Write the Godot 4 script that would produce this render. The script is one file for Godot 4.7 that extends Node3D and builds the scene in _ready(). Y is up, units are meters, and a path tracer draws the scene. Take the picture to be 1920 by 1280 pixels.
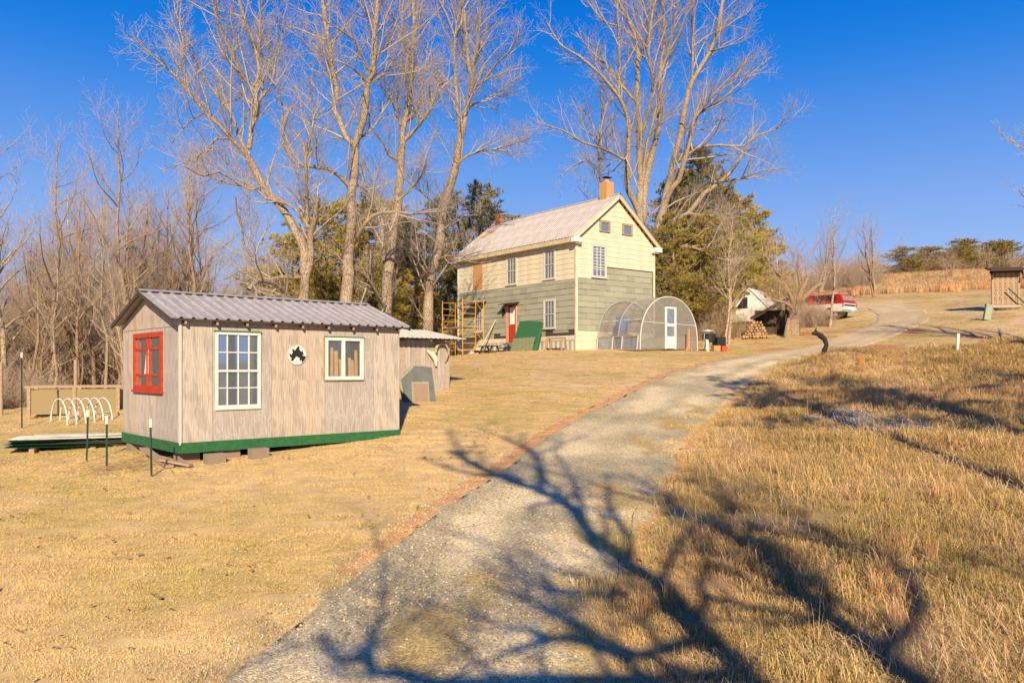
extends Node3D
# A weathered garden shed, a two-storey farmhouse and a gravel drive on a winter hillside.
const TP := [0,0,-0.24895,-10,0,-0.12658,10,0,-0.73958,0,-30,0.2986,25,-20,0.016293,-30,-20,0.81573,0,8,0.49394,-4,8,-1.4904,5,8,-0.066195,0,14,-0.13672,6,14,0.15375,12,16,0.21129,-6.3,15.1,5.8742,-2.6,18.45,-3.6248,-8.7,17.7,-7.4059,-9.1,14.2,2.8004,-16.7,26,2.3977,-12.2,22,0.092641,-22,33,0.43203,-30,45,0.67092,-2.6,22.7,4.2875,0,25,-2.7378,5,25,0.65486,-1.3,31.3,1.1302,3,33,-1.1309,10,31.2,0.0089981,6,36,1.4871,3.24,40,0.31157,-3.3,48.5,1.1578,7.7,43.5,7.3152,-4.2,46,0.96469,-12,42,-0.76886,-20,60,-2.3454,14.8,48,2.8539,10,44,-11.287,17.5,58,1.5982,22.5,55,-3.2507,16.9,42,-1.2408,25,52,-1.0097,30.7,62,0.67094,30.4,49,0.70174,26.2,44,1.6412,19.4,34,4.5088,14.3,22.2,0.68305,19,29.6,-6.1066,8,20,-0.15797,22,24,0.60376,35,75,1.8581,45,75,-2.1366,40,100,1.0976,60,130,0.25211,100,150,-0.22869,110,100,0.017775,45,40,0.41176,50,10,-0.31332,0,70,1.444,20,90,-1.1808,0,110,0.34746,-40,60,-1.3049,-60,90,-0.22185,-90,150,-0.12026,-120,200,0.3007,-40,130,0.22823,-30,95,-0.70691,-60,30,-0.016427,-60,-30,-1.1416,60,-40,-0.037513,-150,60,0.30761,120,30,0.15034,0,200,-0.062027,120,220,0.04361,-250,300,0.025997,250,300,-0.0064039,0,350,-0.1289,0,-120,0.17816,150,-120,-0.0507,-150,-120,0.031406]
const TA := [-9.36036,0.00821306,1.74194]
const TREE_A := {"at": [-8.88,3.26,-34], "limbs": [
[0,-0.4,0,0.371,-0.01,0.35,-0,0.287,-0.02,3.15,-0,0.239,-0.02,3.68,-0.02,0.227,-0.01,4.22,-0.04,0.219,0.01,4.81,-0.07,0.210,-0.04,5.38,-0.15,0.203,-0.22,5.84,-0.28,0.197,-0.48,6.29,-0.43,0.191,-0.79,6.8,-0.6,0.184,-1.16,7.33,-0.77,0.178,-1.63,7.83,-0.93,0.171,-2.1,8.37,-1.05,0.163,-2.47,9.03,-1.11,0.156,-2.79,9.71,-1.12,0.148],
[-2.79,9.71,-1.12,0.114,-3.01,9.95,-0.94,0.105,-3.25,10.21,-0.75,0.098,-3.51,10.53,-0.56,0.091,-3.8,10.86,-0.41,0.084,-4.07,11.1,-0.32,0.079,-4.35,11.35,-0.24,0.074,-4.65,11.72,-0.14,0.068,-4.93,12.08,-0.02,0.062,-5.13,12.35,0.09,0.058,-5.31,12.59,0.22,0.054,-5.51,12.81,0.36,0.050,-5.71,13.01,0.53,0.045,-5.95,13.19,0.73,0.041,-6.17,13.38,0.95,0.037,-6.33,13.63,1.19,0.032,-6.47,13.89,1.44,0.027],
[-4.93,12.08,-0.02,0.055,-5.03,12.24,-0.03,0.053,-5.12,12.45,-0.04,0.052,-5.13,12.76,-0.06,0.050,-5.15,13.21,-0.11,0.048,-5.24,13.92,-0.26,0.045,-5.4,14.69,-0.5,0.042,-5.61,15.3,-0.67,0.039,-5.8,15.8,-0.8,0.038,-5.91,16.14,-0.87,0.036,-5.97,16.48,-0.92,0.035,-6.03,16.99,-0.98,0.033,-6.03,17.56,-1,0.031,-5.92,18.12,-0.99,0.029,-5.77,18.69,-0.96,0.027],
[-2.79,9.71,-1.12,0.100,-2.79,9.82,-1.16,0.097,-2.84,9.99,-1.21,0.094,-3.05,10.29,-1.33,0.088,-3.32,10.7,-1.52,0.082,-3.54,11.22,-1.78,0.076,-3.83,11.82,-2.07,0.068,-4.31,12.44,-2.3,0.060,-4.82,13.05,-2.46,0.052,-5.2,13.61,-2.56,0.045,-5.52,14.16,-2.64,0.039,-5.81,14.72,-2.74,0.033,-6.09,15.29,-2.88,0.027],
[-2.77,10.04,-1.21,0.118,-2.72,10.52,-1.23,0.112,-2.67,11,-1.27,0.106,-2.58,11.51,-1.34,0.102,-2.5,11.99,-1.42,0.097,-2.53,12.32,-1.47,0.095,-2.56,12.65,-1.53,0.092,-2.53,13.13,-1.61,0.088,-2.48,13.65,-1.65,0.085,-2.51,14.11,-1.67,0.081,-2.61,14.61,-1.67,0.077,-2.82,15.23,-1.65,0.072,-3.04,15.85,-1.6,0.068,-3.17,16.32,-1.56,0.064,-3.32,16.76,-1.52,0.061,-3.62,17.24,-1.48,0.057,-3.9,17.75,-1.45,0.053,-4,18.3,-1.44,0.049,-4.05,18.88,-1.46,0.046],
[-2.56,12.65,-1.53,0.077,-2.79,12.92,-1.45,0.074,-3.01,13.23,-1.38,0.071,-3.23,13.64,-1.28,0.068,-3.43,14.1,-1.15,0.064,-3.64,14.54,-0.93,0.061,-3.8,15,-0.63,0.058,-3.88,15.53,-0.28,0.054,-3.93,16.05,0.02,0.051,-3.98,16.46,0.23,0.048,-3.99,16.86,0.38,0.046,-3.88,17.33,0.51,0.044,-3.74,17.83,0.61,0.041],
[-2.53,12.32,-1.47,0.068,-2.59,12.22,-1.54,0.066,-2.55,12.21,-1.57,0.065,-2.31,12.55,-1.74,0.060,-2.04,13.05,-1.91,0.055,-1.96,13.66,-2.13,0.049,-1.97,14.35,-2.5,0.045,-1.93,14.93,-2.85,0.041,-1.92,15.56,-3.24,0.037,-1.98,16.4,-3.71,0.032,-2.05,17.27,-4.12,0.027],
[-2.53,13.13,-1.61,0.046,-2.51,13.09,-1.84,0.043,-2.45,13.12,-2,0.041,-2.37,13.54,-2.4,0.037,-2.29,14.05,-2.74,0.032,-2.33,14.58,-3.08,0.028,-2.49,15.16,-3.57,0.024,-2.74,15.73,-4.1,0.021,-3.03,16.3,-4.68,0.018],
[-2.61,14.61,-1.67,0.050,-2.57,14.46,-1.65,0.049,-2.53,14.48,-1.64,0.049,-2.46,14.91,-1.6,0.046,-2.4,15.53,-1.6,0.044,-2.32,16.12,-1.5,0.041,-2.19,16.63,-1.25,0.039,-2.06,17.05,-1,0.037,-1.93,17.45,-0.76,0.036,-1.79,17.92,-0.56,0.034,-1.67,18.45,-0.44,0.032],
[-4.35,11.35,-0.24,0.046,-4.54,11.14,-0.05,0.039,-4.67,10.85,0.28,0.034,-4.72,10.4,0.87,0.028,-4.78,9.97,1.36,0.022,-4.88,9.62,1.6,0.018,-4.99,9.31,1.74,0.014],
[-3.25,10.31,-0.75,0.059,-3.57,10.31,-0.53,0.052,-3.85,10.21,-0.25,0.046,-4,9.85,0.12,0.042,-4.12,9.42,0.54,0.037,-4.33,9.08,0.92,0.032,-4.62,8.8,1.21,0.027,-5.01,8.59,1.44,0.021,-5.43,8.41,1.63,0.016],
[0.06,4.22,-0.04,0.182,0.2,4.8,0.06,0.163,0.27,5.35,0,0.150,0.29,5.77,0.07,0.140,0.33,6.12,0.21,0.133,0.45,6.4,0.37,0.126,0.59,6.68,0.56,0.120,0.72,7.06,0.81,0.111,0.84,7.48,1,0.102],
[0.45,6.4,0.37,0.091,0.37,6.32,0.33,0.088,0.26,6.33,0.3,0.086,0.02,6.65,0.18,0.080,-0.3,7.04,0,0.074,-0.65,7.3,-0.18,0.069,-1.05,7.51,-0.39,0.065,-1.44,7.63,-0.61,0.061,-1.85,7.76,-0.82,0.057,-2.25,8.07,-1.05,0.053,-2.7,8.38,-1.28,0.048,-3.22,8.49,-1.47,0.044,-3.77,8.58,-1.64,0.039,-4.31,8.79,-1.78,0.034,-4.82,9,-1.89,0.029,-5.23,9.12,-1.97,0.026,-5.6,9.23,-2.04,0.023],
[0.02,6.65,0.18,0.091,0.12,6.52,0.21,0.089,0.2,6.56,0.23,0.087,0.23,7.07,0.36,0.082,0.32,7.69,0.79,0.075,0.41,8.26,1.3,0.069,0.44,8.8,1.62,0.065,0.44,9.16,1.71,0.062,0.41,9.46,1.75,0.059],
[0.47,8.8,1.62,0.059,0.68,9.45,1.86,0.049,0.81,10.06,1.85,0.042,0.87,10.29,1.86,0.040,0.88,10.45,1.89,0.038,0.86,10.81,1.99,0.034,0.85,11.18,2.21,0.030,0.88,11.51,2.48,0.026,0.91,11.83,2.75,0.023],
[0.85,10.29,1.86,0.041,0.9,10.58,1.49,0.033,1.05,10.74,1.53,0.028,1.18,10.91,1.5,0.023,1.23,11.19,1.16,0.018],
[-0.03,4.22,-0.04,0.096,-0.3,4.21,0.18,0.088,-0.57,4.19,0.42,0.082,-0.85,4.12,0.67,0.076,-1.1,4.05,0.88,0.072,-1.23,4.03,0.97,0.069,-1.32,4.05,1.04,0.068,-1.44,4.15,1.13,0.065,-1.57,4.34,1.23,0.062,-1.71,4.69,1.37,0.056,-1.85,5.04,1.51,0.051,-1.96,5.22,1.6,0.048,-2.03,5.39,1.68,0.045,-2.02,5.68,1.81,0.042,-1.99,5.99,1.98,0.037,-2.02,6.26,2.17,0.034,-2.05,6.53,2.38,0.030,-2.01,6.78,2.6,0.026,-1.95,7.03,2.83,0.023],
[-0.02,3.15,-0,0.102,-0.16,3.05,0.19,0.101,-0.31,3.05,0.38,0.100,-0.44,3.3,0.78,0.098,-0.52,3.57,1.42,0.097,-0.66,3.7,2.05,0.095,-0.8,3.75,2.58,0.094,-0.92,3.76,2.9,0.093,-1.02,3.69,3.14,0.093,-1.09,3.51,3.38,0.092,-1.15,3.3,3.62,0.091],
[-1.32,4.01,1.04,0.046,-1.69,4.25,1.22,0.036,-2.04,4.38,1.4,0.030,-2.25,4.22,1.76,0.026,-2.41,3.97,2.2,0.021,-2.6,3.81,2.55,0.017,-2.83,3.69,2.78,0.014],
[-2.1,8.37,-1.05,0.068,-2.27,8.19,-0.8,0.062,-2.47,8.09,-0.6,0.058,-2.74,8.19,-0.39,0.052,-3.03,8.36,-0.19,0.047,-3.27,8.53,0.1,0.041,-3.48,8.62,0.44,0.036,-3.68,8.44,0.79,0.032,-3.86,8.26,1.19,0.028,-4.05,8.3,1.67,0.023,-4.23,8.4,2.17,0.018]]}
const TREE_B := {"at": [-7.52,3.46,-36], "limbs": [
[0,-0.4,0,0.467,-0.01,0.35,-0,0.362,-0.02,2.55,-0,0.301,0.04,3.39,-0.03,0.280,0.08,4.13,-0.07,0.266,0.08,4.51,-0.1,0.259,0.07,4.81,-0.12,0.254,0.09,5.28,-0.16,0.246,0.13,5.79,-0.21,0.238,0.16,6.26,-0.25,0.231,0.18,6.75,-0.3,0.224,0.17,7.32,-0.35,0.216,0.16,7.87,-0.39,0.208,0.2,8.26,-0.42,0.203,0.25,8.63,-0.43,0.198,0.29,9.14,-0.44,0.191,0.32,9.66,-0.44,0.184,0.33,10.1,-0.44,0.178,0.35,10.49,-0.43,0.173,0.43,10.75,-0.43,0.169,0.55,11.02,-0.42,0.166,0.69,11.43,-0.41,0.160,0.82,11.91,-0.39,0.154,0.89,12.51,-0.36,0.146,0.95,13.06,-0.34,0.139,1.05,13.39,-0.32,0.135,1.15,13.69,-0.31,0.131,1.22,14.08,-0.29,0.126,1.28,14.64,-0.27,0.119,1.32,15.64,-0.23,0.107,1.36,16.56,-0.22,0.096,1.41,16.78,-0.21,0.094,1.48,16.88,-0.21,0.092,1.59,17.33,-0.21,0.087,1.71,17.9,-0.22,0.080,1.8,18.46,-0.23,0.074,1.89,19.05,-0.25,0.068],
[0.35,10.49,-0.43,0.145,0.34,10.42,-0.44,0.143,0.3,10.39,-0.45,0.142,0.14,10.48,-0.47,0.139,-0.06,10.71,-0.52,0.135,-0.29,11.2,-0.63,0.130,-0.5,11.71,-0.75,0.124,-0.65,11.96,-0.82,0.121,-0.73,12.19,-0.88,0.119,-0.67,12.58,-0.98,0.116,-0.63,13.06,-1.09,0.112,-0.73,13.61,-1.21,0.107,-0.87,14.2,-1.29,0.102,-0.98,14.75,-1.35,0.098,-1.09,15.42,-1.4,0.092,-1.26,16.44,-1.44,0.084,-1.38,17.45,-1.46,0.076,-1.33,18.07,-1.49,0.072,-1.33,18.6,-1.52,0.068,-1.65,19.25,-1.58,0.063,-2.08,19.93,-1.68,0.058],
[0.2,8.26,-0.42,0.121,0.17,8.28,-0.4,0.119,0.12,8.35,-0.35,0.117,0,8.53,-0.23,0.111,-0.18,8.74,-0.05,0.106,-0.44,8.91,0.16,0.099,-0.75,9.03,0.4,0.093,-1.1,9.06,0.63,0.087,-1.45,9.07,0.83,0.082,-1.75,9.09,0.95,0.078,-2,9.2,1.05,0.073,-2.25,9.51,1.18,0.068,-2.42,9.99,1.33,0.061,-2.4,10.68,1.54,0.052,-2.35,11.39,1.81,0.042,-2.41,11.89,2.07,0.035,-2.48,12.33,2.36,0.029],
[0.95,13.11,-0.34,0.084,1.21,13.4,-0.59,0.072,1.44,13.72,-0.92,0.063,1.62,14.04,-1.33,0.056,1.78,14.37,-1.74,0.049,1.98,14.74,-2.17,0.042,2.21,15.04,-2.49,0.036,2.49,15.19,-2.71,0.030,2.78,15.27,-2.88,0.024],
[0.95,13.04,-0.34,0.063,0.85,13.21,-0.17,0.054,0.72,13.33,0.12,0.047,0.52,13.35,0.78,0.038,0.28,13.38,1.32,0.030,0.05,13.41,1.54,0.024,-0.18,13.43,1.66,0.019],
[1.15,13.69,-0.31,0.063,1.03,13.7,-0.2,0.059,0.9,13.79,-0.08,0.056,0.73,14.14,0.14,0.050,0.57,14.52,0.34,0.044,0.55,14.66,0.49,0.041,0.45,14.77,0.66,0.039,0.03,14.86,1.29,0.032,-0.38,14.91,1.97,0.025,-0.56,14.97,2.26,0.021,-0.68,15.04,2.44,0.019],
[0.13,5.79,-0.21,0.130,0.22,5.82,-0.15,0.126,0.35,5.89,-0.06,0.122,0.55,6.11,0.13,0.114,0.79,6.37,0.35,0.105,1.04,6.62,0.53,0.097,1.3,6.84,0.67,0.090,1.54,6.98,0.74,0.085,1.8,7.05,0.81,0.079,2.09,7.04,0.88,0.074,2.41,6.99,0.97,0.068,2.72,6.93,1.08,0.063,3.05,6.87,1.21,0.057,3.41,6.87,1.39,0.051,3.82,6.87,1.62,0.044,4.28,6.83,1.92,0.037,4.77,6.78,2.27,0.029],
[0.2,8.56,-0.43,0.060,0.33,8.58,-0.73,0.053,0.44,8.6,-1.13,0.048,0.56,8.56,-1.5,0.042,0.7,8.42,-1.7,0.037,0.81,8.18,-1.86,0.031,0.87,7.94,-2.18,0.024],
[1.2,14.04,-0.29,0.063,1.51,14.84,-0.78,0.050,1.78,15.62,-1.27,0.041,1.97,16.17,-1.41,0.035,2.13,16.57,-1.45,0.030,2.31,16.81,-1.49,0.027,2.49,17,-1.56,0.024],
[0.35,10.51,-0.43,0.072,0.69,10.94,-0.92,0.059,1.05,11.35,-1.19,0.049,1.27,11.95,-1.53,0.040,1.41,12.63,-2.06,0.031,1.52,13.21,-2.58,0.025,1.64,13.75,-3.07,0.019],
[1.32,15.64,-0.23,0.048,1.36,15.5,-0.3,0.046,1.34,15.46,-0.31,0.046,1.16,15.83,-0.45,0.043,0.9,16.33,-0.62,0.040,0.66,16.72,-0.7,0.038,0.4,17.09,-0.68,0.035,0.09,17.52,-0.66,0.032,-0.3,18.01,-0.68,0.029,-0.85,18.59,-0.83,0.025,-1.5,19.27,-1.14,0.022],
[-0.87,14.2,-1.29,0.043,-1.11,14.47,-1.02,0.035,-1.31,14.61,-0.62,0.029,-1.47,14.52,-0.24,0.026,-1.61,14.44,0.13,0.023,-1.71,14.52,0.58,0.019,-1.83,14.72,0.9,0.014],
[-0.63,13.06,-1.09,0.043,-0.99,13.62,-1.52,0.036,-1.31,14.03,-1.7,0.030,-1.67,14.22,-1.87,0.027,-2.06,14.45,-2.15,0.023,-2.48,14.96,-2.65,0.019,-2.94,15.57,-3.24,0.014]]}
const TREE_C := {"at": [-6.11,3.69,-38.5], "limbs": [
[0,-0.4,0,0.440,0,0.35,-0,0.340,0,2.23,-0,0.284,0.04,3.25,0.01,0.261,0.08,4.16,0.02,0.246,0.13,4.71,0.02,0.238,0.21,5.24,0.02,0.230,0.32,6.16,0,0.217,0.43,7.08,-0.03,0.205,0.54,7.68,-0.07,0.197,0.63,8.18,-0.1,0.191,0.67,8.76,-0.16,0.184,0.69,9.29,-0.21,0.178,0.7,9.68,-0.25,0.173,0.71,10.04,-0.28,0.169,0.73,10.47,-0.32,0.164,0.75,10.94,-0.37,0.159,0.76,11.41,-0.41,0.154,0.81,11.96,-0.46,0.148,0.98,12.72,-0.52,0.139,1.14,13.52,-0.58,0.131,1.17,14.15,-0.62,0.124,1.18,14.85,-0.65,0.117,1.24,15.93,-0.69,0.106,1.28,16.98,-0.71,0.095,1.26,17.56,-0.71,0.089,1.23,18.03,-0.71,0.084,1.28,18.6,-0.7,0.079,1.24,19.2,-0.69,0.072,0.84,19.83,-0.67,0.065,0.33,20.48,-0.64,0.057],
[0.8,10.94,-0.37,0.116,1.26,11.3,-0.16,0.099,1.7,11.6,0.2,0.086,2,11.9,0.5,0.077,2.24,12.26,0.71,0.068,2.5,12.78,0.85,0.057,2.66,13.28,0.89,0.047,2.6,13.54,0.91,0.043,2.46,13.71,0.95,0.039],
[0.81,11.96,-0.46,0.077,0.73,11.85,-0.62,0.072,0.62,11.88,-0.7,0.069,0.39,12.49,-0.99,0.058,0.11,13.21,-1.29,0.046,-0.16,13.7,-1.67,0.039,-0.43,14.11,-2.05,0.033,-0.67,14.41,-2.35,0.029,-0.88,14.67,-2.61,0.026],
[0.66,10.04,-0.28,0.090,0.43,10.02,0.05,0.077,0.22,10.11,0.23,0.067,0.07,10.37,0.43,0.055,-0.01,10.59,0.86,0.043,-0.13,10.7,1.37,0.034,-0.24,10.77,1.88,0.026],
[0.13,4.71,0.02,0.129,0.04,4.73,-0.01,0.125,-0.03,4.81,-0.04,0.121,-0.07,5.01,-0.09,0.116,-0.1,5.34,-0.14,0.107,-0.15,5.88,-0.19,0.095,-0.21,6.54,-0.34,0.082,-0.28,7.29,-0.67,0.069,-0.4,8.01,-1.03,0.057,-0.64,8.51,-1.29,0.049,-0.93,8.85,-1.48,0.042,-1.28,9,-1.62,0.037,-1.65,9.07,-1.73,0.031],
[0.04,3.25,0.01,0.090,0.06,2.93,0.27,0.081,-0.01,2.84,0.4,0.078,-0.18,3.33,1.3,0.063,-0.41,3.92,2.19,0.048,-0.66,4.25,2.55,0.039,-0.91,4.51,2.85,0.031],
[0.81,11.96,-0.46,0.077,1.2,12.33,-0.59,0.068,1.52,12.76,-0.65,0.061,1.64,13.42,-0.74,0.054,1.66,14.2,-1.03,0.046,1.74,14.84,-1.33,0.041,1.81,15.5,-1.63,0.036,1.82,16.28,-1.96,0.029,1.83,17.08,-2.21,0.023],
[2.66,13.28,0.89,0.041,2.9,13.3,1.25,0.033,3.12,13.38,1.24,0.027,3.35,13.24,1.37,0.021,3.61,12.9,1.89,0.015],
[1.7,11.6,0.2,0.052,1.7,12.12,-0.13,0.042,1.68,12.67,-0.38,0.034,1.6,13.28,-0.34,0.025,1.45,14.05,-0.6,0.015],
[0.63,8.13,-0.1,0.077,1.04,8.35,0.18,0.063,1.39,8.58,0.41,0.052,1.65,8.74,0.78,0.045,1.86,8.9,1.2,0.039,2.05,9.13,1.72,0.031,2.22,9.4,2.15,0.023],
[1.18,14.85,-0.65,0.057,1,15.4,-0.75,0.052,0.83,16.01,-0.92,0.049,0.66,16.81,-1.21,0.045,0.54,17.58,-1.48,0.042,0.58,18.05,-1.61,0.040,0.64,18.49,-1.71,0.038,0.53,19.1,-1.81,0.035,0.51,19.76,-1.86,0.033,0.91,20.44,-1.9,0.029,1.44,21.14,-1.96,0.026],
[2.24,12.26,0.71,0.041,2.2,12.61,0.5,0.036,2.21,12.84,0.64,0.032,2.22,12.98,0.9,0.029,2.21,13.19,0.94,0.026]]}
const TREE_D := {"at": [-4.76,4.02,-45], "limbs": [
[0,-0.4,0,0.491,-0.01,0.15,-0,0.380,-0.03,0.48,-0,0.316,-0.03,1.04,0.03,0.307,-0.02,1.69,0.05,0.298,0.01,2.69,0.06,0.286,0.06,3.71,0.01,0.276,0.13,4.4,-0.05,0.269,0.23,4.99,-0.11,0.263,0.39,5.63,-0.16,0.257,0.55,6.27,-0.21,0.251,0.66,6.93,-0.24,0.246,0.73,7.55,-0.25,0.240,0.76,8.06,-0.25,0.236,0.82,8.58,-0.24,0.231,1.02,9.22,-0.21,0.226,1.25,9.92,-0.16,0.220,1.47,10.68,-0.09,0.213,1.66,11.43,-0.01,0.207,1.79,12.13,0.06,0.201,1.91,12.81,0.12,0.196],
[1.85,12.81,0.12,0.121,1.81,13.06,0.17,0.116,1.76,13.43,0.23,0.112,1.7,14.14,0.33,0.105,1.63,15.02,0.41,0.097,1.58,16.01,0.53,0.089,1.56,16.89,0.74,0.082,1.6,17.42,0.9,0.078,1.58,17.86,1.04,0.074,1.39,18.41,1.25,0.070,1.15,18.92,1.46,0.065,0.98,19.25,1.59,0.062,0.79,19.58,1.73,0.059,0.48,20.05,1.91,0.055,0.17,20.58,2.09,0.051,-0.03,21.14,2.24,0.046,-0.19,21.73,2.36,0.042],
[1.58,17.86,1.04,0.072,1.8,18.24,1.12,0.068,1.97,18.67,1.15,0.064,2.05,19.24,1.13,0.061,2.07,19.81,1.23,0.057,1.98,20.34,1.46,0.053,1.88,20.86,1.76,0.050,1.83,21.42,2.07,0.046,1.79,22.03,2.29,0.042],
[1.91,12.81,0.12,0.151,1.95,12.8,0.12,0.150,2,12.9,0.11,0.148,2.03,13.28,0.08,0.143,2.08,13.8,0.03,0.137,2.23,14.38,-0.06,0.131,2.37,14.98,-0.17,0.125,2.43,15.46,-0.26,0.121,2.42,16.02,-0.36,0.116,2.32,16.85,-0.49,0.110,2.2,17.8,-0.57,0.102,2.12,18.88,-0.61,0.094,2.04,19.83,-0.61,0.087,1.98,20.28,-0.6,0.084,1.86,20.65,-0.59,0.081,1.57,21.27,-0.58,0.076,1.34,21.98,-0.57,0.071,1.47,22.73,-0.59,0.066,1.7,23.5,-0.63,0.060],
[2.43,15.34,-0.26,0.090,2.67,15.45,-0.1,0.084,2.96,15.63,0.05,0.078,3.35,16.01,0.24,0.069,3.78,16.42,0.5,0.060,4.18,16.69,0.86,0.053,4.56,16.92,1.27,0.046,4.91,17.21,1.75,0.039,5.16,17.49,2.15,0.033,5.24,17.69,2.35,0.030,5.25,17.86,2.49,0.027],
[2.08,13.8,0.03,0.084,2.08,13.93,-0.05,0.081,2.13,14.1,-0.16,0.078,2.32,14.41,-0.35,0.072,2.6,14.7,-0.52,0.066,2.9,14.86,-0.63,0.061,3.26,15.03,-0.77,0.055,3.67,15.38,-1.04,0.048,4.14,15.85,-1.45,0.041,4.7,16.46,-2.05,0.033,5.3,17.11,-2.67,0.024],
[2.42,16.02,-0.36,0.090,2.58,16.85,-0.83,0.074,2.76,17.61,-1.1,0.062,2.93,18.44,-1.52,0.051,3.12,19.26,-2.09,0.041,3.4,19.92,-2.61,0.034,3.7,20.51,-3.07,0.027],
[2.32,16.85,-0.49,0.066,2.31,16.63,-0.47,0.065,2.36,16.63,-0.46,0.064,2.6,17.23,-0.4,0.061,2.85,18.08,-0.29,0.056,2.93,19.05,0,0.052,2.97,19.83,0.35,0.048,2.99,20.02,0.44,0.047,3.03,20.15,0.5,0.047,3.11,20.64,0.7,0.044,3.27,21.27,0.91,0.042,3.59,21.91,1.06,0.039,3.97,22.6,1.15,0.036],
[1.47,10.68,-0.09,0.102,1.54,10.81,0.02,0.097,1.67,10.96,0.17,0.092,1.94,11.22,0.41,0.084,2.36,11.47,0.63,0.075,3.06,11.6,0.84,0.063,3.79,11.66,1.1,0.052,4.27,11.71,1.36,0.045,4.7,11.75,1.64,0.039,5.2,11.81,2.04,0.032,5.7,11.88,2.48,0.024],
[0.23,4.99,-0.11,0.090,0.13,4.87,0.09,0.083,-0,4.85,0.27,0.078,-0.2,5.12,0.58,0.067,-0.41,5.46,0.87,0.055,-0.55,5.68,1.21,0.047,-0.67,5.86,1.6,0.040,-0.81,6,2.07,0.034,-0.96,6.12,2.53,0.027],
[0.73,7.55,-0.25,0.078,0.73,7.4,-0.1,0.073,0.81,7.36,-0.03,0.070,1.18,7.61,0.23,0.057,1.65,7.89,0.69,0.043,2.06,8,1.33,0.033,2.46,8.09,1.96,0.024],
[0.38,5.63,-0.16,0.072,0.78,5.75,0.2,0.062,1.19,5.84,0.52,0.054,1.67,5.75,1.11,0.046,2.16,5.65,1.84,0.038,2.63,5.68,2.52,0.031,3.08,5.76,3.05,0.024],
[0.82,8.58,-0.24,0.072,0.3,9.03,-0.73,0.059,-0.2,9.5,-1.26,0.050,-0.57,9.84,-1.49,0.043,-0.86,10.2,-1.62,0.037,-1.05,10.68,-1.75,0.031,-1.22,11.23,-1.99,0.024],
[3.79,11.66,1.1,0.054,4.13,11.59,1.16,0.044,4.47,11.4,1.42,0.036,4.83,10.98,2.01,0.027,5.19,10.6,2.27,0.018]]}
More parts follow.
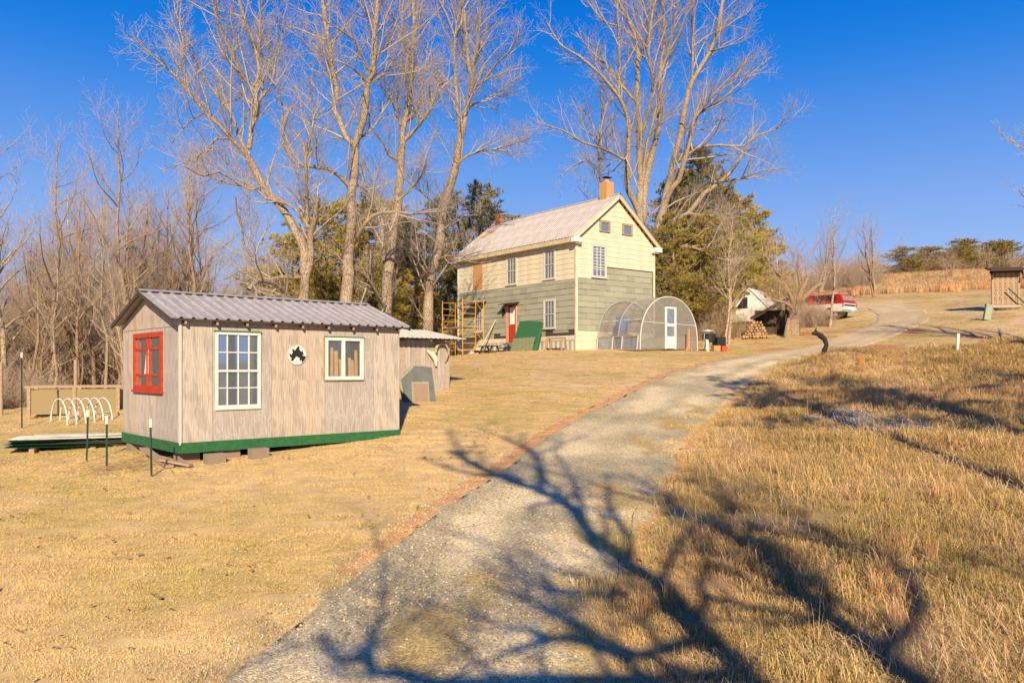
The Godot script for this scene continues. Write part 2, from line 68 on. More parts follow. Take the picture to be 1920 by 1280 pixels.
const TREE_E := {"at": [8.53,5.53,-52], "limbs": [
[0,-0.4,0,0.486,-0.02,0.35,-0,0.376,-0.07,4.69,-0,0.313,-0.05,5.78,-0.04,0.291,-0.05,6.8,-0.1,0.275,-0.12,7.54,-0.15,0.264,-0.18,8.29,-0.21,0.254,-0.13,9.28,-0.3,0.242,-0.07,10.36,-0.41,0.229,-0.07,11.46,-0.53,0.216,-0.08,12.48,-0.61,0.205,-0.08,13.24,-0.65,0.196,-0.1,13.99,-0.68,0.188,-0.19,14.92,-0.72,0.178,-0.27,15.98,-0.74,0.167,-0.22,17.29,-0.75,0.154,-0.16,18.5,-0.75,0.142,-0.18,19.21,-0.74,0.134,-0.27,19.76,-0.74,0.129,-0.48,20.35,-0.73,0.123,-0.76,20.96,-0.72,0.116,-1.1,21.68,-0.72,0.108,-1.47,22.43,-0.71,0.100,-1.9,23.15,-0.71,0.093,-2.29,23.87,-0.72,0.085,-2.51,24.67,-0.73,0.077,-2.67,25.49,-0.76,0.070],
[-0.18,8.29,-0.21,0.226,-0.56,8.95,-0.08,0.208,-0.88,9.56,0.05,0.196,-0.99,9.82,0.11,0.191,-1.01,10.31,0.23,0.183,-1.02,11.85,0.65,0.160,-1.04,13.34,1.12,0.138,-1.04,13.76,1.23,0.133,-1.13,13.97,1.29,0.130,-1.39,14.58,1.46,0.121,-1.79,15.28,1.64,0.110,-2.37,15.94,1.81,0.100,-3.04,16.57,1.96,0.088,-3.73,17.14,2.09,0.078,-4.4,17.62,2.2,0.068,-4.98,17.9,2.28,0.061,-5.51,18.22,2.36,0.054,-5.96,18.87,2.47,0.045,-6.38,19.61,2.6,0.035],
[-0.27,15.98,-0.74,0.118,-0.35,15.88,-0.81,0.114,-0.52,15.97,-0.91,0.110,-0.94,16.82,-1.39,0.096,-1.4,17.87,-2.03,0.082,-1.77,18.48,-2.34,0.074,-2.14,18.98,-2.56,0.067,-2.62,19.43,-2.76,0.060,-3.12,19.93,-2.95,0.053,-3.6,20.66,-3.18,0.044,-4.07,21.49,-3.5,0.035],
[-1.79,15.28,1.64,0.091,-1.75,15.95,1.67,0.085,-1.74,16.75,1.76,0.079,-1.8,17.95,2.02,0.072,-1.88,19.18,2.31,0.065,-1.93,20.12,2.44,0.060,-1.97,20.95,2.5,0.056,-1.95,21.7,2.52,0.053,-1.99,22.44,2.51,0.049,-2.19,23.27,2.49,0.046,-2.45,24.11,2.48,0.042],
[-0.12,7.54,-0.15,0.261,-0.03,7.56,-0.16,0.258,0.07,7.86,-0.21,0.252,0.17,9.08,-0.38,0.235,0.31,10.51,-0.59,0.217,0.56,11.54,-0.73,0.205,0.85,12.55,-0.84,0.194,1.15,13.85,-0.95,0.181,1.37,15.08,-1.01,0.169,1.35,15.9,-1.04,0.161,1.28,16.59,-1.07,0.154,1.32,17.34,-1.1,0.147,1.4,18.11,-1.13,0.140,1.52,18.96,-1.18,0.133,1.63,19.86,-1.24,0.125,1.67,20.85,-1.32,0.116,1.66,21.75,-1.4,0.109,1.6,22.29,-1.46,0.105,1.47,22.81,-1.52,0.100,1.23,23.6,-1.62,0.094,0.89,24.5,-1.75,0.086,0.44,25.44,-1.9,0.078,-0.07,26.42,-2.07,0.070],
[1.4,18.11,-1.13,0.104,1.39,17.86,-1.1,0.102,1.46,17.91,-1.09,0.101,1.74,18.85,-0.94,0.094,2.02,19.95,-0.68,0.086,2.13,20.65,-0.41,0.082,2.19,21.2,-0.16,0.078,2.25,21.61,0.02,0.076,2.33,22.02,0.19,0.073,2.46,22.63,0.42,0.069,2.72,23.33,0.63,0.065,3.24,24.07,0.81,0.061,3.87,24.85,0.93,0.056],
[0.07,10.36,-0.41,0.139,0.17,11.42,-0.36,0.119,0.27,12.36,-0.17,0.105,0.38,13.03,0.16,0.095,0.51,13.61,0.46,0.086,0.64,14.23,0.69,0.078,0.8,14.88,0.8,0.070],
[-0.07,13.24,-0.65,0.125,0.18,13.94,-0.51,0.117,0.4,14.72,-0.32,0.110,0.58,15.72,-0.02,0.103,0.64,16.76,0.32,0.095,0.42,17.69,0.58,0.089,0.21,18.65,0.79,0.083,0.32,19.85,0.99,0.076,0.5,20.9,1.12,0.070,0.55,21.28,1.17,0.067,0.65,21.55,1.2,0.066,1.03,22.2,1.28,0.062,1.39,22.95,1.38,0.057,1.45,23.71,1.48,0.053,1.42,24.47,1.61,0.049],
[-1.02,11.85,0.65,0.104,-1.12,11.62,0.73,0.099,-1.37,11.51,0.82,0.095,-2.07,11.77,1.12,0.085,-2.9,12.05,1.6,0.074,-3.52,12.09,1.99,0.067,-4.11,12.14,2.35,0.060,-4.72,12.38,2.72,0.053,-5.39,12.66,3.06,0.045,-6.19,12.86,3.35,0.037,-7.04,13.05,3.6,0.028],
[-1.12,11.62,0.73,0.063,-1.1,11.54,0.68,0.060,-1.1,11.49,0.65,0.058,-1.18,11.57,0.6,0.056,-1.33,11.59,0.52,0.053,-1.56,11.31,0.22,0.045,-1.86,11.08,-0.47,0.036,-2.29,11.02,-1.06,0.029,-2.81,10.96,-1.43,0.021],
[-0.16,18.5,-0.75,0.084,-0.19,18.25,-0.82,0.081,-0.15,18.25,-0.84,0.080,0.21,19.07,-1.01,0.075,0.54,20.14,-1.14,0.069,0.53,21.16,-1.27,0.064,0.42,22.08,-1.49,0.060,0.35,22.51,-1.61,0.058,0.28,22.91,-1.74,0.057,0.31,23.76,-2,0.053,0.27,24.77,-2.34,0.050,-0.04,25.82,-2.68,0.046,-0.46,26.88,-2.99,0.042],
[-0.27,19.76,-0.74,0.077,-0.75,20.31,-0.87,0.070,-1.25,20.81,-1.04,0.065,-1.85,21.02,-1.19,0.061,-2.46,21.29,-1.32,0.057,-2.99,21.96,-1.35,0.053,-3.53,22.72,-1.33,0.048,-4.29,23.35,-1.3,0.043,-4.88,24,-1.33,0.038,-4.87,24.74,-1.39,0.035,-4.66,25.53,-1.52,0.031]]}
const TREE_F := {"at": [9.49,5.65,-52.5], "limbs": [
[0,-0.4,0,0.491,-0.02,0.35,-0,0.380,-0.07,4.64,-0,0.316,0.02,5.81,-0.09,0.293,0.14,6.92,-0.18,0.277,0.35,7.76,-0.25,0.265,0.59,8.57,-0.31,0.254,0.79,9.5,-0.38,0.243,1,10.47,-0.43,0.231,1.26,11.51,-0.47,0.219,1.51,12.47,-0.48,0.208,1.66,13.11,-0.48,0.201,1.79,13.74,-0.48,0.194,1.94,14.69,-0.46,0.184,2.1,15.65,-0.45,0.174,2.24,16.34,-0.45,0.167,2.49,17.03,-0.44,0.159,3.09,18.02,-0.44,0.148,3.7,19.02,-0.46,0.136,4.01,19.74,-0.48,0.129,4.21,20.46,-0.5,0.122,4.41,21.46,-0.54,0.113,4.59,22.49,-0.6,0.103,4.7,23.32,-0.65,0.096,4.9,24.12,-0.71,0.089,5.39,25.03,-0.79,0.080,5.99,25.97,-0.89,0.070],
[0.59,8.57,-0.31,0.211,0.61,8.69,-0.27,0.206,0.67,8.9,-0.2,0.200,0.87,9.38,-0.02,0.188,1.09,9.87,0.15,0.177,1.26,9.98,0.22,0.173,1.44,10.29,0.32,0.167,1.77,11.52,0.62,0.145,2.1,12.87,0.84,0.124,2.2,13.6,0.97,0.113,2.35,14.17,1.09,0.104,2.82,14.79,1.27,0.093,3.38,15.37,1.51,0.081,3.93,15.95,1.78,0.069,4.49,16.49,2.09,0.057,5.02,17,2.4,0.046,5.54,17.49,2.73,0.035],
[2.35,14.17,1.09,0.105,2.34,14.2,1.08,0.105,2.55,14.38,0.99,0.099,3.46,15.04,0.52,0.085,4.6,15.92,-0.1,0.070,5.51,16.73,-0.44,0.058,6.35,17.5,-0.65,0.047,7.17,18.2,-0.86,0.037,8.01,18.91,-1.16,0.028],
[1.26,11.51,-0.47,0.127,1.26,11.46,-0.46,0.125,1.41,11.52,-0.38,0.121,1.98,11.97,-0.03,0.109,2.69,12.41,0.37,0.098,3.36,12.46,0.62,0.089,4.05,12.4,0.79,0.082,4.78,12.32,0.95,0.074,5.45,12.31,1.09,0.067,5.89,12.59,1.22,0.061,6.32,12.92,1.38,0.056,6.97,13.08,1.63,0.048,7.58,13.24,1.91,0.042,7.96,13.52,2.16,0.037,8.25,13.82,2.41,0.032],
[0.14,6.92,-0.18,0.246,0.04,6.78,-0.23,0.239,0.08,6.78,-0.24,0.238,0.6,7.28,-0.43,0.220,1.27,7.86,-0.71,0.203,1.82,8.1,-0.93,0.192,2.37,8.38,-1.19,0.182,2.99,9.1,-1.58,0.167,3.63,9.88,-1.95,0.152,4.29,10.38,-2.2,0.140,4.92,10.83,-2.42,0.129,5.52,11.35,-2.6,0.118,6.05,11.94,-2.75,0.107,6.46,12.65,-2.9,0.096,6.84,13.4,-3.05,0.084],
[-0.07,4.64,-0,0.176,-0.04,4.8,0.1,0.168,0.06,5.02,0.25,0.160,0.33,5.47,0.56,0.145,0.76,5.83,0.94,0.130,1.46,5.73,1.58,0.113,2.13,5.45,2.34,0.096,2.55,5.13,2.84,0.085,2.93,4.81,3.29,0.074,3.47,4.6,3.74,0.062,4.04,4.43,4.14,0.049],
[2.49,17.03,-0.44,0.084,2.48,17.85,-0.21,0.078,2.47,18.72,-0.04,0.072,2.41,19.76,0.06,0.067,2.34,20.72,0.21,0.062,2.34,21.38,0.37,0.059,2.34,21.96,0.55,0.056,2.33,22.6,0.8,0.053,2.24,23.26,1.09,0.049,1.91,23.94,1.42,0.046,1.51,24.63,1.75,0.042],
[1.79,13.74,-0.48,0.084,2.49,14.17,-1.07,0.069,3.15,14.5,-1.42,0.058,3.78,14.76,-1.78,0.049,4.45,15.01,-2.27,0.041,5.2,15.21,-2.91,0.033,5.99,15.39,-3.61,0.025],
[3.7,19.02,-0.46,0.070,4.19,18.91,0.3,0.054,4.7,18.9,0.81,0.042,5.18,19,0.99,0.033,5.6,19.05,1.29,0.025],
[4.92,10.83,-2.42,0.091,5.55,10.84,-2.18,0.076,6.21,10.92,-2.02,0.065,6.8,11.09,-1.59,0.054,7.36,11.22,-1.03,0.043,7.91,11.19,-0.53,0.034,8.5,11.15,-0.17,0.025],
[2.37,8.38,-1.19,0.105,2.98,8.17,-0.63,0.085,3.59,8.03,-0.3,0.071,4.03,8.02,0.05,0.061,4.43,7.98,0.51,0.052,4.91,7.73,1.23,0.040,5.39,7.42,2.01,0.028],
[0.35,7.76,-0.25,0.091,0.26,7.67,-0.34,0.088,0.4,7.53,-0.46,0.084,1.36,7.25,-1.13,0.071,2.51,7.05,-1.8,0.058,3.33,7.25,-2.1,0.050,4.1,7.5,-2.34,0.043,4.9,7.48,-2.62,0.035,5.75,7.4,-3,0.028],
[4.01,19.74,-0.48,0.063,3.93,19.82,-0.53,0.061,4.03,20.01,-0.62,0.058,4.65,20.63,-0.85,0.048,5.47,21.4,-1.35,0.038,6.12,21.92,-1.85,0.032,6.64,22.34,-2.25,0.028,6.97,22.74,-2.52,0.024,7.22,23.11,-2.73,0.021]]}
const TREE_G := {"at": [6.26,5.63,-56], "limbs": [
[0,-0.4,0,0.244,0,0.35,-0,0.189,0,7.35,-0,0.158,0,9.34,0.08,0.130,-0.03,11.16,0.23,0.110,-0.16,12.58,0.22,0.097,-0.24,13.8,0.14,0.086,-0.09,14.91,0.04,0.077,0.08,15.96,-0.06,0.068,0.07,17.07,-0.16,0.059,0.02,18.12,-0.22,0.051,0.02,19,-0.25,0.044,0.03,19.82,-0.24,0.038],
[-0.24,13.8,0.14,0.075,-0.46,14.4,0.48,0.058,-0.68,15.08,0.46,0.046,-1.06,15.58,0.68,0.036,-1.49,15.96,1.18,0.026],
[0.08,15.96,-0.06,0.075,0.28,16.4,-0.14,0.058,0.54,16.86,-0.42,0.046,0.96,17.25,-0.93,0.036,1.41,17.55,-1.31,0.026],
[-0.03,11.16,0.23,0.075,-0.02,11.44,0.34,0.069,-0.13,11.73,0.49,0.064,-0.58,12.06,0.9,0.056,-1.14,12.25,1.35,0.049,-1.62,12.08,1.63,0.044,-2.09,11.75,1.84,0.038,-2.56,11.38,1.98,0.032,-3.01,10.97,2.1,0.026],
[-0.14,12.54,0.22,0.060,0.34,13.21,-0.19,0.046,0.76,13.91,-0.66,0.037,0.98,14.68,-1.36,0.029,1.12,15.46,-2.02,0.023]]}
const TREE_S := {"at": [3.9,-0.42,6], "limbs": [
[0,-0.4,0,0.260,0.15,3.89,-0.01,0.254,0.42,8.18,-0.03,0.189,0.34,8.46,-0.06,0.180,0.28,8.76,-0.09,0.172,0.21,8.97,-0.12,0.164,0.18,9.18,-0.15,0.155,0.17,9.4,-0.19,0.147,0.18,9.63,-0.23,0.139,0.15,9.91,-0.26,0.131,0.11,10.19,-0.29,0.122,0.08,10.35,-0.33,0.114,0.01,10.5,-0.36,0.106,-0.11,10.81,-0.39,0.097,-0.27,11.09,-0.41,0.089,-0.43,11.17,-0.44,0.081,-0.6,11.15,-0.47,0.072],
[0,1.5,0,0.170,-0.38,4.88,0.03,0.215,-1.09,8.25,0.07,0.160,-1.13,8.52,0.11,0.156,-1.17,8.81,0.16,0.153,-1.18,9.14,0.21,0.150,-1.22,9.49,0.26,0.146,-1.3,9.79,0.31,0.143,-1.4,10.05,0.36,0.140,-1.5,10.3,0.41,0.136,-1.59,10.52,0.46,0.133,-1.65,10.71,0.51,0.130,-1.71,10.9,0.56,0.127,-1.78,11.26,0.61,0.123,-1.84,11.66,0.66,0.120,-1.87,11.92,0.7,0.117,-1.9,12.16,0.75,0.113,-2.01,12.39,0.8,0.110,-2.17,12.61,0.86,0.107,-2.39,12.84,0.92,0.103,-2.65,13.12,0.98,0.100,-2.96,13.58,1.04,0.097,-3.27,14.09,1.11,0.094,-3.53,14.5,1.17,0.090,-3.77,14.91,1.23,0.087],
[-2.17,12.61,0.86,0.072,-2.12,13.26,0.69,0.068,-2.09,13.94,0.52,0.063,-2.17,14.39,0.36,0.058,-2.32,14.69,0.2,0.053,-2.5,14.95,0.04,0.048,-2.71,15.18,-0.11,0.043],
[-1.9,12.16,0.75,0.058,-2.12,12.25,1.02,0.051,-2.3,12.35,1.28,0.043,-2.41,12.43,1.53,0.036,-2.49,12.52,1.79,0.029],
[-1.17,8.81,0.16,0.087,-1.42,8.63,-0.02,0.083,-1.66,8.47,-0.21,0.078,-1.84,8.29,-0.4,0.074,-2.02,8.16,-0.59,0.070,-2.24,8.18,-0.78,0.065,-2.47,8.21,-0.96,0.061,-2.69,8.12,-1.15,0.057,-2.89,7.97,-1.34,0.052,-3.05,7.8,-1.53,0.048,-3.19,7.63,-1.72,0.043],
[-1.22,9.49,0.26,0.072,-1.2,9.53,0.5,0.069,-1.25,9.61,0.76,0.065,-1.46,9.84,1.02,0.062,-1.74,10.08,1.29,0.058,-1.95,10.26,1.55,0.054,-2.14,10.41,1.81,0.051,-2.33,10.57,2.08,0.047,-2.52,10.74,2.34,0.043],
[0.34,8.46,-0.06,0.087,0.93,8.91,0.08,0.083,1.45,9.41,0.21,0.080,1.63,10.01,0.37,0.076,1.57,10.56,0.54,0.072,1.35,10.81,0.72,0.069,1.03,10.95,0.9,0.065,0.81,11.24,1.08,0.062,0.64,11.66,1.26,0.058,0.54,12.37,1.43,0.054,0.49,13.13,1.6,0.051,0.41,13.41,1.78,0.047,0.34,13.54,1.95,0.043],
[0.21,8.97,-0.12,0.072,0.25,8.8,-0.37,0.068,0.23,8.63,-0.62,0.063,0.09,8.51,-0.86,0.059,-0.11,8.41,-1.1,0.054,-0.32,8.36,-1.34,0.050,-0.54,8.33,-1.58,0.045,-0.79,8.31,-1.81,0.041,-1.04,8.31,-2.05,0.036],
[-1.09,8.25,0.07,0.116,-1.53,8.34,0.27,0.111,-1.96,8.45,0.48,0.107,-2.42,8.56,0.68,0.102,-2.87,8.67,0.89,0.097,-3.33,8.79,1.09,0.093,-3.73,8.91,1.3,0.088,-4.02,9.04,1.49,0.083,-4.21,9.18,1.68,0.079,-4.28,9.38,1.87,0.074,-4.32,9.57,2.05,0.069,-4.43,9.64,2.23,0.065,-4.54,9.73,2.42,0.060,-4.67,9.98,2.61,0.055,-4.79,10.29,2.79,0.051],
[-4.21,9.18,1.68,0.058,-4.33,9.19,1.44,0.051,-4.44,9.18,1.2,0.043,-4.49,9.1,0.95,0.036,-4.52,8.99,0.7,0.029],
[0.11,10.19,-0.29,0.072,0.32,10.7,-0.05,0.065,0.51,11.24,0.18,0.058,0.61,11.83,0.43,0.051,0.68,12.41,0.67,0.044,0.77,12.9,0.92,0.036,0.85,13.35,1.17,0.029],
[0.18,9.18,-0.15,0.072,0.16,9.09,-0.34,0.067,0.12,9.02,-0.53,0.062,-0.03,8.96,-0.7,0.056,-0.2,8.93,-0.88,0.051,-0.28,9.03,-1.07,0.045,-0.36,9.15,-1.25,0.040,-0.5,9.12,-1.43,0.034,-0.65,9.06,-1.61,0.029]]}

const EYE := 3.6
const ROAD := [[-15.0, -30.0], [-9.0, -16.0], [-5.0, -6.0], [-3.2, 0.0], [-2.0, 4.0], [-1.0, 7.1], [-0.4, 9.0], [0.3, 11.4], [1.25, 14.2], [2.4, 17.9], [4.4, 22.5], [6.9, 28.0], [10.0, 33.0], [12.6, 36.5], [16.0, 39.8], [20.0, 44.0], [23.6, 48.5], [26.0, 53.0], [27.6, 57.0], [28.4, 61.0], [27.0, 66.0], [23.5, 71.0]]
var M := {}
var used := {}
var rng := RandomNumberGenerator.new()
var nz := FastNoiseLite.new()
var nf := FastNoiseLite.new()
var road_pts := PackedVector2Array()
# height and road-distance cache
const GX0 := -30.0
const GZ0 := -8.0
const GS := 0.5
const GNX := 151
const GNZ := 177
var gh := PackedFloat32Array()
var gr := PackedFloat32Array()


class MB:
	var v := PackedVector3Array()
	var n := PackedVector3Array()
	var c := PackedColorArray()
	var ix := PackedInt32Array()
	var col := Color.WHITE

	func tri(a: Vector3, b: Vector3, d: Vector3) -> void:
		var m := (b - a).cross(d - a).normalized()
		var s := v.size()
		v.append(a); v.append(b); v.append(d)
		n.append(m); n.append(m); n.append(m)
		c.append(col); c.append(col); c.append(col)
		ix.append(s); ix.append(s + 2); ix.append(s + 1)

	func quad(a: Vector3, b: Vector3, d: Vector3, e: Vector3) -> void:
		var m := (b - a).cross(d - a).normalized()
		var s := v.size()
		v.append(a); v.append(b); v.append(d); v.append(e)
		for i in 4:
			n.append(m); c.append(col)
		ix.append(s); ix.append(s + 2); ix.append(s + 1)
		ix.append(s); ix.append(s + 3); ix.append(s + 2)

	func box(t: Transform3D, s: Vector3) -> void:
		var h := s * 0.5
		var p: Array[Vector3] = []
		for i in 8:
			p.append(t * Vector3(h.x if i & 1 else -h.x, h.y if i & 2 else -h.y, h.z if i & 4 else -h.z))
		quad(p[4], p[5], p[7], p[6]); quad(p[1], p[0], p[2], p[3])
		quad(p[5], p[1], p[3], p[7]); quad(p[0], p[4], p[6], p[2])
		quad(p[6], p[7], p[3], p[2]); quad(p[0], p[1], p[5], p[4])

	func bar(a: Vector3, b: Vector3, w: float, h: float) -> void:
		var z := (b - a).normalized()
		var up := Vector3.UP if absf(z.y) < 0.95 else Vector3.RIGHT
		var x := up.cross(z).normalized()
		box(Transform3D(Basis(x, z.cross(x), z), (a + b) * 0.5), Vector3(w, h, a.distance_to(b)))

	func tube(p: PackedVector3Array, r: PackedFloat32Array, k: int, cap := false) -> void:
		var s := v.size()
		var m := p.size()
		for i in m:
			var t := (p[mini(i + 1, m - 1)] - p[maxi(i - 1, 0)]).normalized()
			var u := t.cross(Vector3(0.31, 0.2, 0.93) if absf(t.y) > 0.5 else Vector3.UP).normalized()
			var w := t.cross(u)
			for j in k:
				var a := TAU * j / k
				var d := u * cos(a) + w * sin(a)
				v.append(p[i] + d * r[i]); n.append(d); c.append(col)
		for i in m - 1:
			for j in k:
				var a := s + i * k + j
				var b := s + i * k + (j + 1) % k
				ix.append(a); ix.append(b + k); ix.append(b)
				ix.append(a); ix.append(a + k); ix.append(b + k)
		if cap:
			for e in 2:
				var i := 0 if e == 0 else m - 1
				var t := (p[1] - p[0]).normalized() * -1.0 if e == 0 else (p[m - 1] - p[m - 2]).normalized()
				var o := v.size()
				v.append(p[i]); n.append(t); c.append(col)
				for j in k:
					v.append(v[s + i * k + j]); n.append(t); c.append(col)
				for j in k:
					var a := o + 1 + j
					var b := o + 1 + (j + 1) % k
					ix.append(o)
					if e == 0:
						ix.append(a); ix.append(b)
					else:
						ix.append(b); ix.append(a)

	func rod(a: Vector3, b: Vector3, r: float, k := 6, r2 := -1.0) -> void:
		tube(PackedVector3Array([a, b]), PackedFloat32Array([r, r if r2 < 0 else r2]), k, true)

	func prism(poly: PackedVector2Array, t: Transform3D, d: float) -> void:
		# outline in x, y (counter-clockwise from +z), extruded from z = 0 to z = d
		var id := Geometry2D.triangulate_polygon(poly)
		for i in range(0, id.size(), 3):
			var a := poly[id[i]]
			var b := poly[id[i + 1]]
			var e := poly[id[i + 2]]
			if (b - a).cross(e - a) < 0:
				var q := b
				b = e
				e = q
			tri(t * Vector3(a.x, a.y, d), t * Vector3(b.x, b.y, d), t * Vector3(e.x, e.y, d))
			tri(t * Vector3(a.x, a.y, 0), t * Vector3(e.x, e.y, 0), t * Vector3(b.x, b.y, 0))
		for i in poly.size():
			var a := poly[i]
			var b := poly[(i + 1) % poly.size()]
			quad(t * Vector3(a.x, a.y, 0), t * Vector3(b.x, b.y, 0), t * Vector3(b.x, b.y, d), t * Vector3(a.x, a.y, d))

	func mesh() -> ArrayMesh:
		var a := []
		a.resize(Mesh.ARRAY_MAX)
		a[Mesh.ARRAY_VERTEX] = v
		a[Mesh.ARRAY_NORMAL] = n
		a[Mesh.ARRAY_COLOR] = c
		a[Mesh.ARRAY_INDEX] = ix
		var o := ArrayMesh.new()
		o.add_surface_from_arrays(Mesh.PRIMITIVE_TRIANGLES, a)
		return o


# ---------------------------------------------------------------- naming and placing
func numbered(called: String) -> String:
	used[called] = used.get(called, 0) + 1
	return called if used[called] == 1 else "%s_%03d" % [called, used[called] - 1]


func tag(o: Node, label: String, category: String, group := "", kind := "") -> Node:
	if label: o.set_meta("label", label)
	if category: o.set_meta("category", category)
	if group: o.set_meta("group", group)
	if kind: o.set_meta("kind", kind)
	return o


func thing(called: String, label: String, category: String, at := Vector3.ZERO, turn := 0.0, group := "") -> Node3D:
	var o := Node3D.new()
	o.name = numbered(called)
	add_child(o)
	o.position = at
	o.rotation.y = turn
	tag(o, label, category, group)
	return o


func group_node(called: String, parent: Node, at := Vector3.ZERO, turn := 0.0) -> Node3D:
	var o := Node3D.new()
	o.name = called
	parent.add_child(o, true)
	o.position = at
	o.rotation.y = turn
	return o


func put(called: String, mesh: Mesh, mat: Material, parent: Node = self, t := Transform3D()) -> MeshInstance3D:
	var o := MeshInstance3D.new()
	o.mesh = mesh
	o.material_override = mat
	if parent == self:
		o.name = numbered(called)
		add_child(o)
	else:
		o.name = called
		parent.add_child(o, true)
	o.transform = t
	return o


var box_cache := {}
func bx(called: String, parent: Node, c: Vector3, s: Vector3, mat: Material, rot := Vector3.ZERO) -> MeshInstance3D:
	var key := s.snapped(Vector3(0.001, 0.001, 0.001))
	if not box_cache.has(key):
		var b := MB.new()
		b.box(Transform3D(), s)
		box_cache[key] = b.mesh()
	return put(called, box_cache[key], mat, parent, Transform3D(Basis.from_euler(rot), c))


func rod(called: String, parent: Node, a: Vector3, b: Vector3, r: float, mat: Material, k := 8) -> MeshInstance3D:
	var m := MB.new()
	m.rod(a, b, r, k)
	return put(called, m.mesh(), mat, parent)


func beam(called: String, parent: Node, a: Vector3, b: Vector3, w: float, h: float, mat: Material) -> MeshInstance3D:
	var m := MB.new()
	m.bar(a, b, w, h)
	return put(called, m.mesh(), mat, parent)


# ---------------------------------------------------------------- terrain
func tps(x: float, z: float) -> float:
	x /= 30.0
	z /= 30.0
	var s: float = TA[0] + TA[1] * x + TA[2] * z
	for i in range(0, TP.size(), 3):
		var dx: float = x - TP[i] / 30.0
		var dz: float = z - TP[i + 1] / 30.0
		var r := dx * dx + dz * dz
		s += TP[i + 2] * 0.5 * r * log(r + 1e-6)
	return s


func raw_h(x: float, z: float) -> float:
	var s := tps(x, z) + EYE
	s += 0.75 * exp(-pow((x - 12.3) / 1.5, 2) - pow((z - 30.2) / 1.1, 2)) + 0.5 * exp(-pow((x - 14.3) / 1.9, 2) - pow((z - 30.6) / 1.2, 2))
	return s + nz.get_noise_2d(x * 6.0, z * 6.0) * 0.06


func grid(a: PackedFloat32Array, x: float, z: float) -> float:
	var fx := (x - GX0) / GS
	var fz := (z - GZ0) / GS
	var i := int(fx)
	var j := int(fz)
	fx -= i
	fz -= j
	var o := j * GNX + i
	return lerpf(lerpf(a[o], a[o + 1], fx), lerpf(a[o + GNX], a[o + GNX + 1], fx), fz)


func inside(x: float, z: float) -> bool:
	return x >= GX0 and z >= GZ0 and x < GX0 + GS * (GNX - 1) and z < GZ0 + GS * (GNZ - 1)


func ht(x: float, z: float) -> float:
	return grid(gh, x, z) if inside(x, z) else raw_h(x, z)


func rd(x: float, z: float) -> float:   # signed distance from the drive's centre line, right positive
	return grid(gr, x, z) if inside(x, z) else 99.0


func P(x: float, z: float, up := 0.0) -> Vector3:   # x to the right, z metres ahead, up above the ground
	return Vector3(x, ht(x, z) + up, -z)


func catmull(p: Array, k: int) -> PackedVector2Array:
	var o := PackedVector2Array()
	for i in range(p.size() - 1):
		var a := Vector2(p[maxi(i - 1, 0)][0], p[maxi(i - 1, 0)][1])
		var b := Vector2(p[i][0], p[i][1])
		var c := Vector2(p[i + 1][0], p[i + 1][1])
		var d := Vector2(p[mini(i + 2, p.size() - 1)][0], p[mini(i + 2, p.size() - 1)][1])
		for j in k:
			o.append(b.cubic_interpolate(c, a, d, float(j) / k))
	o.append(Vector2(p[-1][0], p[-1][1]))
	return o


func road_dist(x: float, z: float) -> float:
	var best := 1e9
	var q := Vector2(x, z)
	var sg := 1.0
	for i in road_pts.size() - 1:
		var a := road_pts[i]
		var ab := road_pts[i + 1] - a
		var t := clampf((q - a).dot(ab) / ab.length_squared(), 0, 1)
		var d := q - a - ab * t
		var l := d.length_squared()
		if l < best:
			best = l
			sg = -1.0 if ab.cross(d) > 0 else 1.0
	return sqrt(best) * sg


# ---------------------------------------------------------------- materials
func lin(r: float, g: float, b: float) -> Color:
	return Color(r, g, b).linear_to_srgb()


func noise_tex(freq: float, cols: Array, stops: Array, size := 512, type := FastNoiseLite.TYPE_SIMPLEX_SMOOTH, oct := 4, sd := 1, normal := 0.0) -> NoiseTexture2D:
	var f := FastNoiseLite.new()
	f.noise_type = type
	f.frequency = freq
	f.fractal_octaves = oct
	f.seed = sd
	if type == FastNoiseLite.TYPE_CELLULAR:
		f.cellular_return_type = FastNoiseLite.RETURN_CELL_VALUE
	var t := NoiseTexture2D.new()
	t.width = size
	t.height = size
	t.seamless = true
	t.noise = f
	if normal > 0.0:
		t.as_normal_map = true
		t.bump_strength = normal
	elif cols:
		var g := Gradient.new()
		g.offsets = PackedFloat32Array(stops)
		g.colors = PackedColorArray(cols)
		t.color_ramp = g
	return t


func g1(v: float) -> Color:
	return Color(v, v, v).linear_to_srgb()


func mat(key: String, color: Color, rough := 0.9, tex: Texture2D = null, scale := Vector3.ONE, world := false) -> StandardMaterial3D:
	var m := StandardMaterial3D.new()
	m.albedo_color = color
	m.roughness = rough
	m.metallic_specular = 0.3
	if tex:
		m.albedo_texture = tex
		m.uv1_triplanar = true
		m.uv1_world_triplanar = world
		m.uv1_scale = scale
	M[key] = m
	return m


func detail(m: StandardMaterial3D, tex: Texture2D, scale: Vector3, world := false) -> void:
	m.detail_enabled = true
	m.detail_blend_mode = BaseMaterial3D.BLEND_MODE_MUL
	m.detail_uv_layer = BaseMaterial3D.DETAIL_UV_2
	m.detail_albedo = tex
	m.uv2_triplanar = true
	m.uv2_world_triplanar = world
	m.uv2_scale = scale


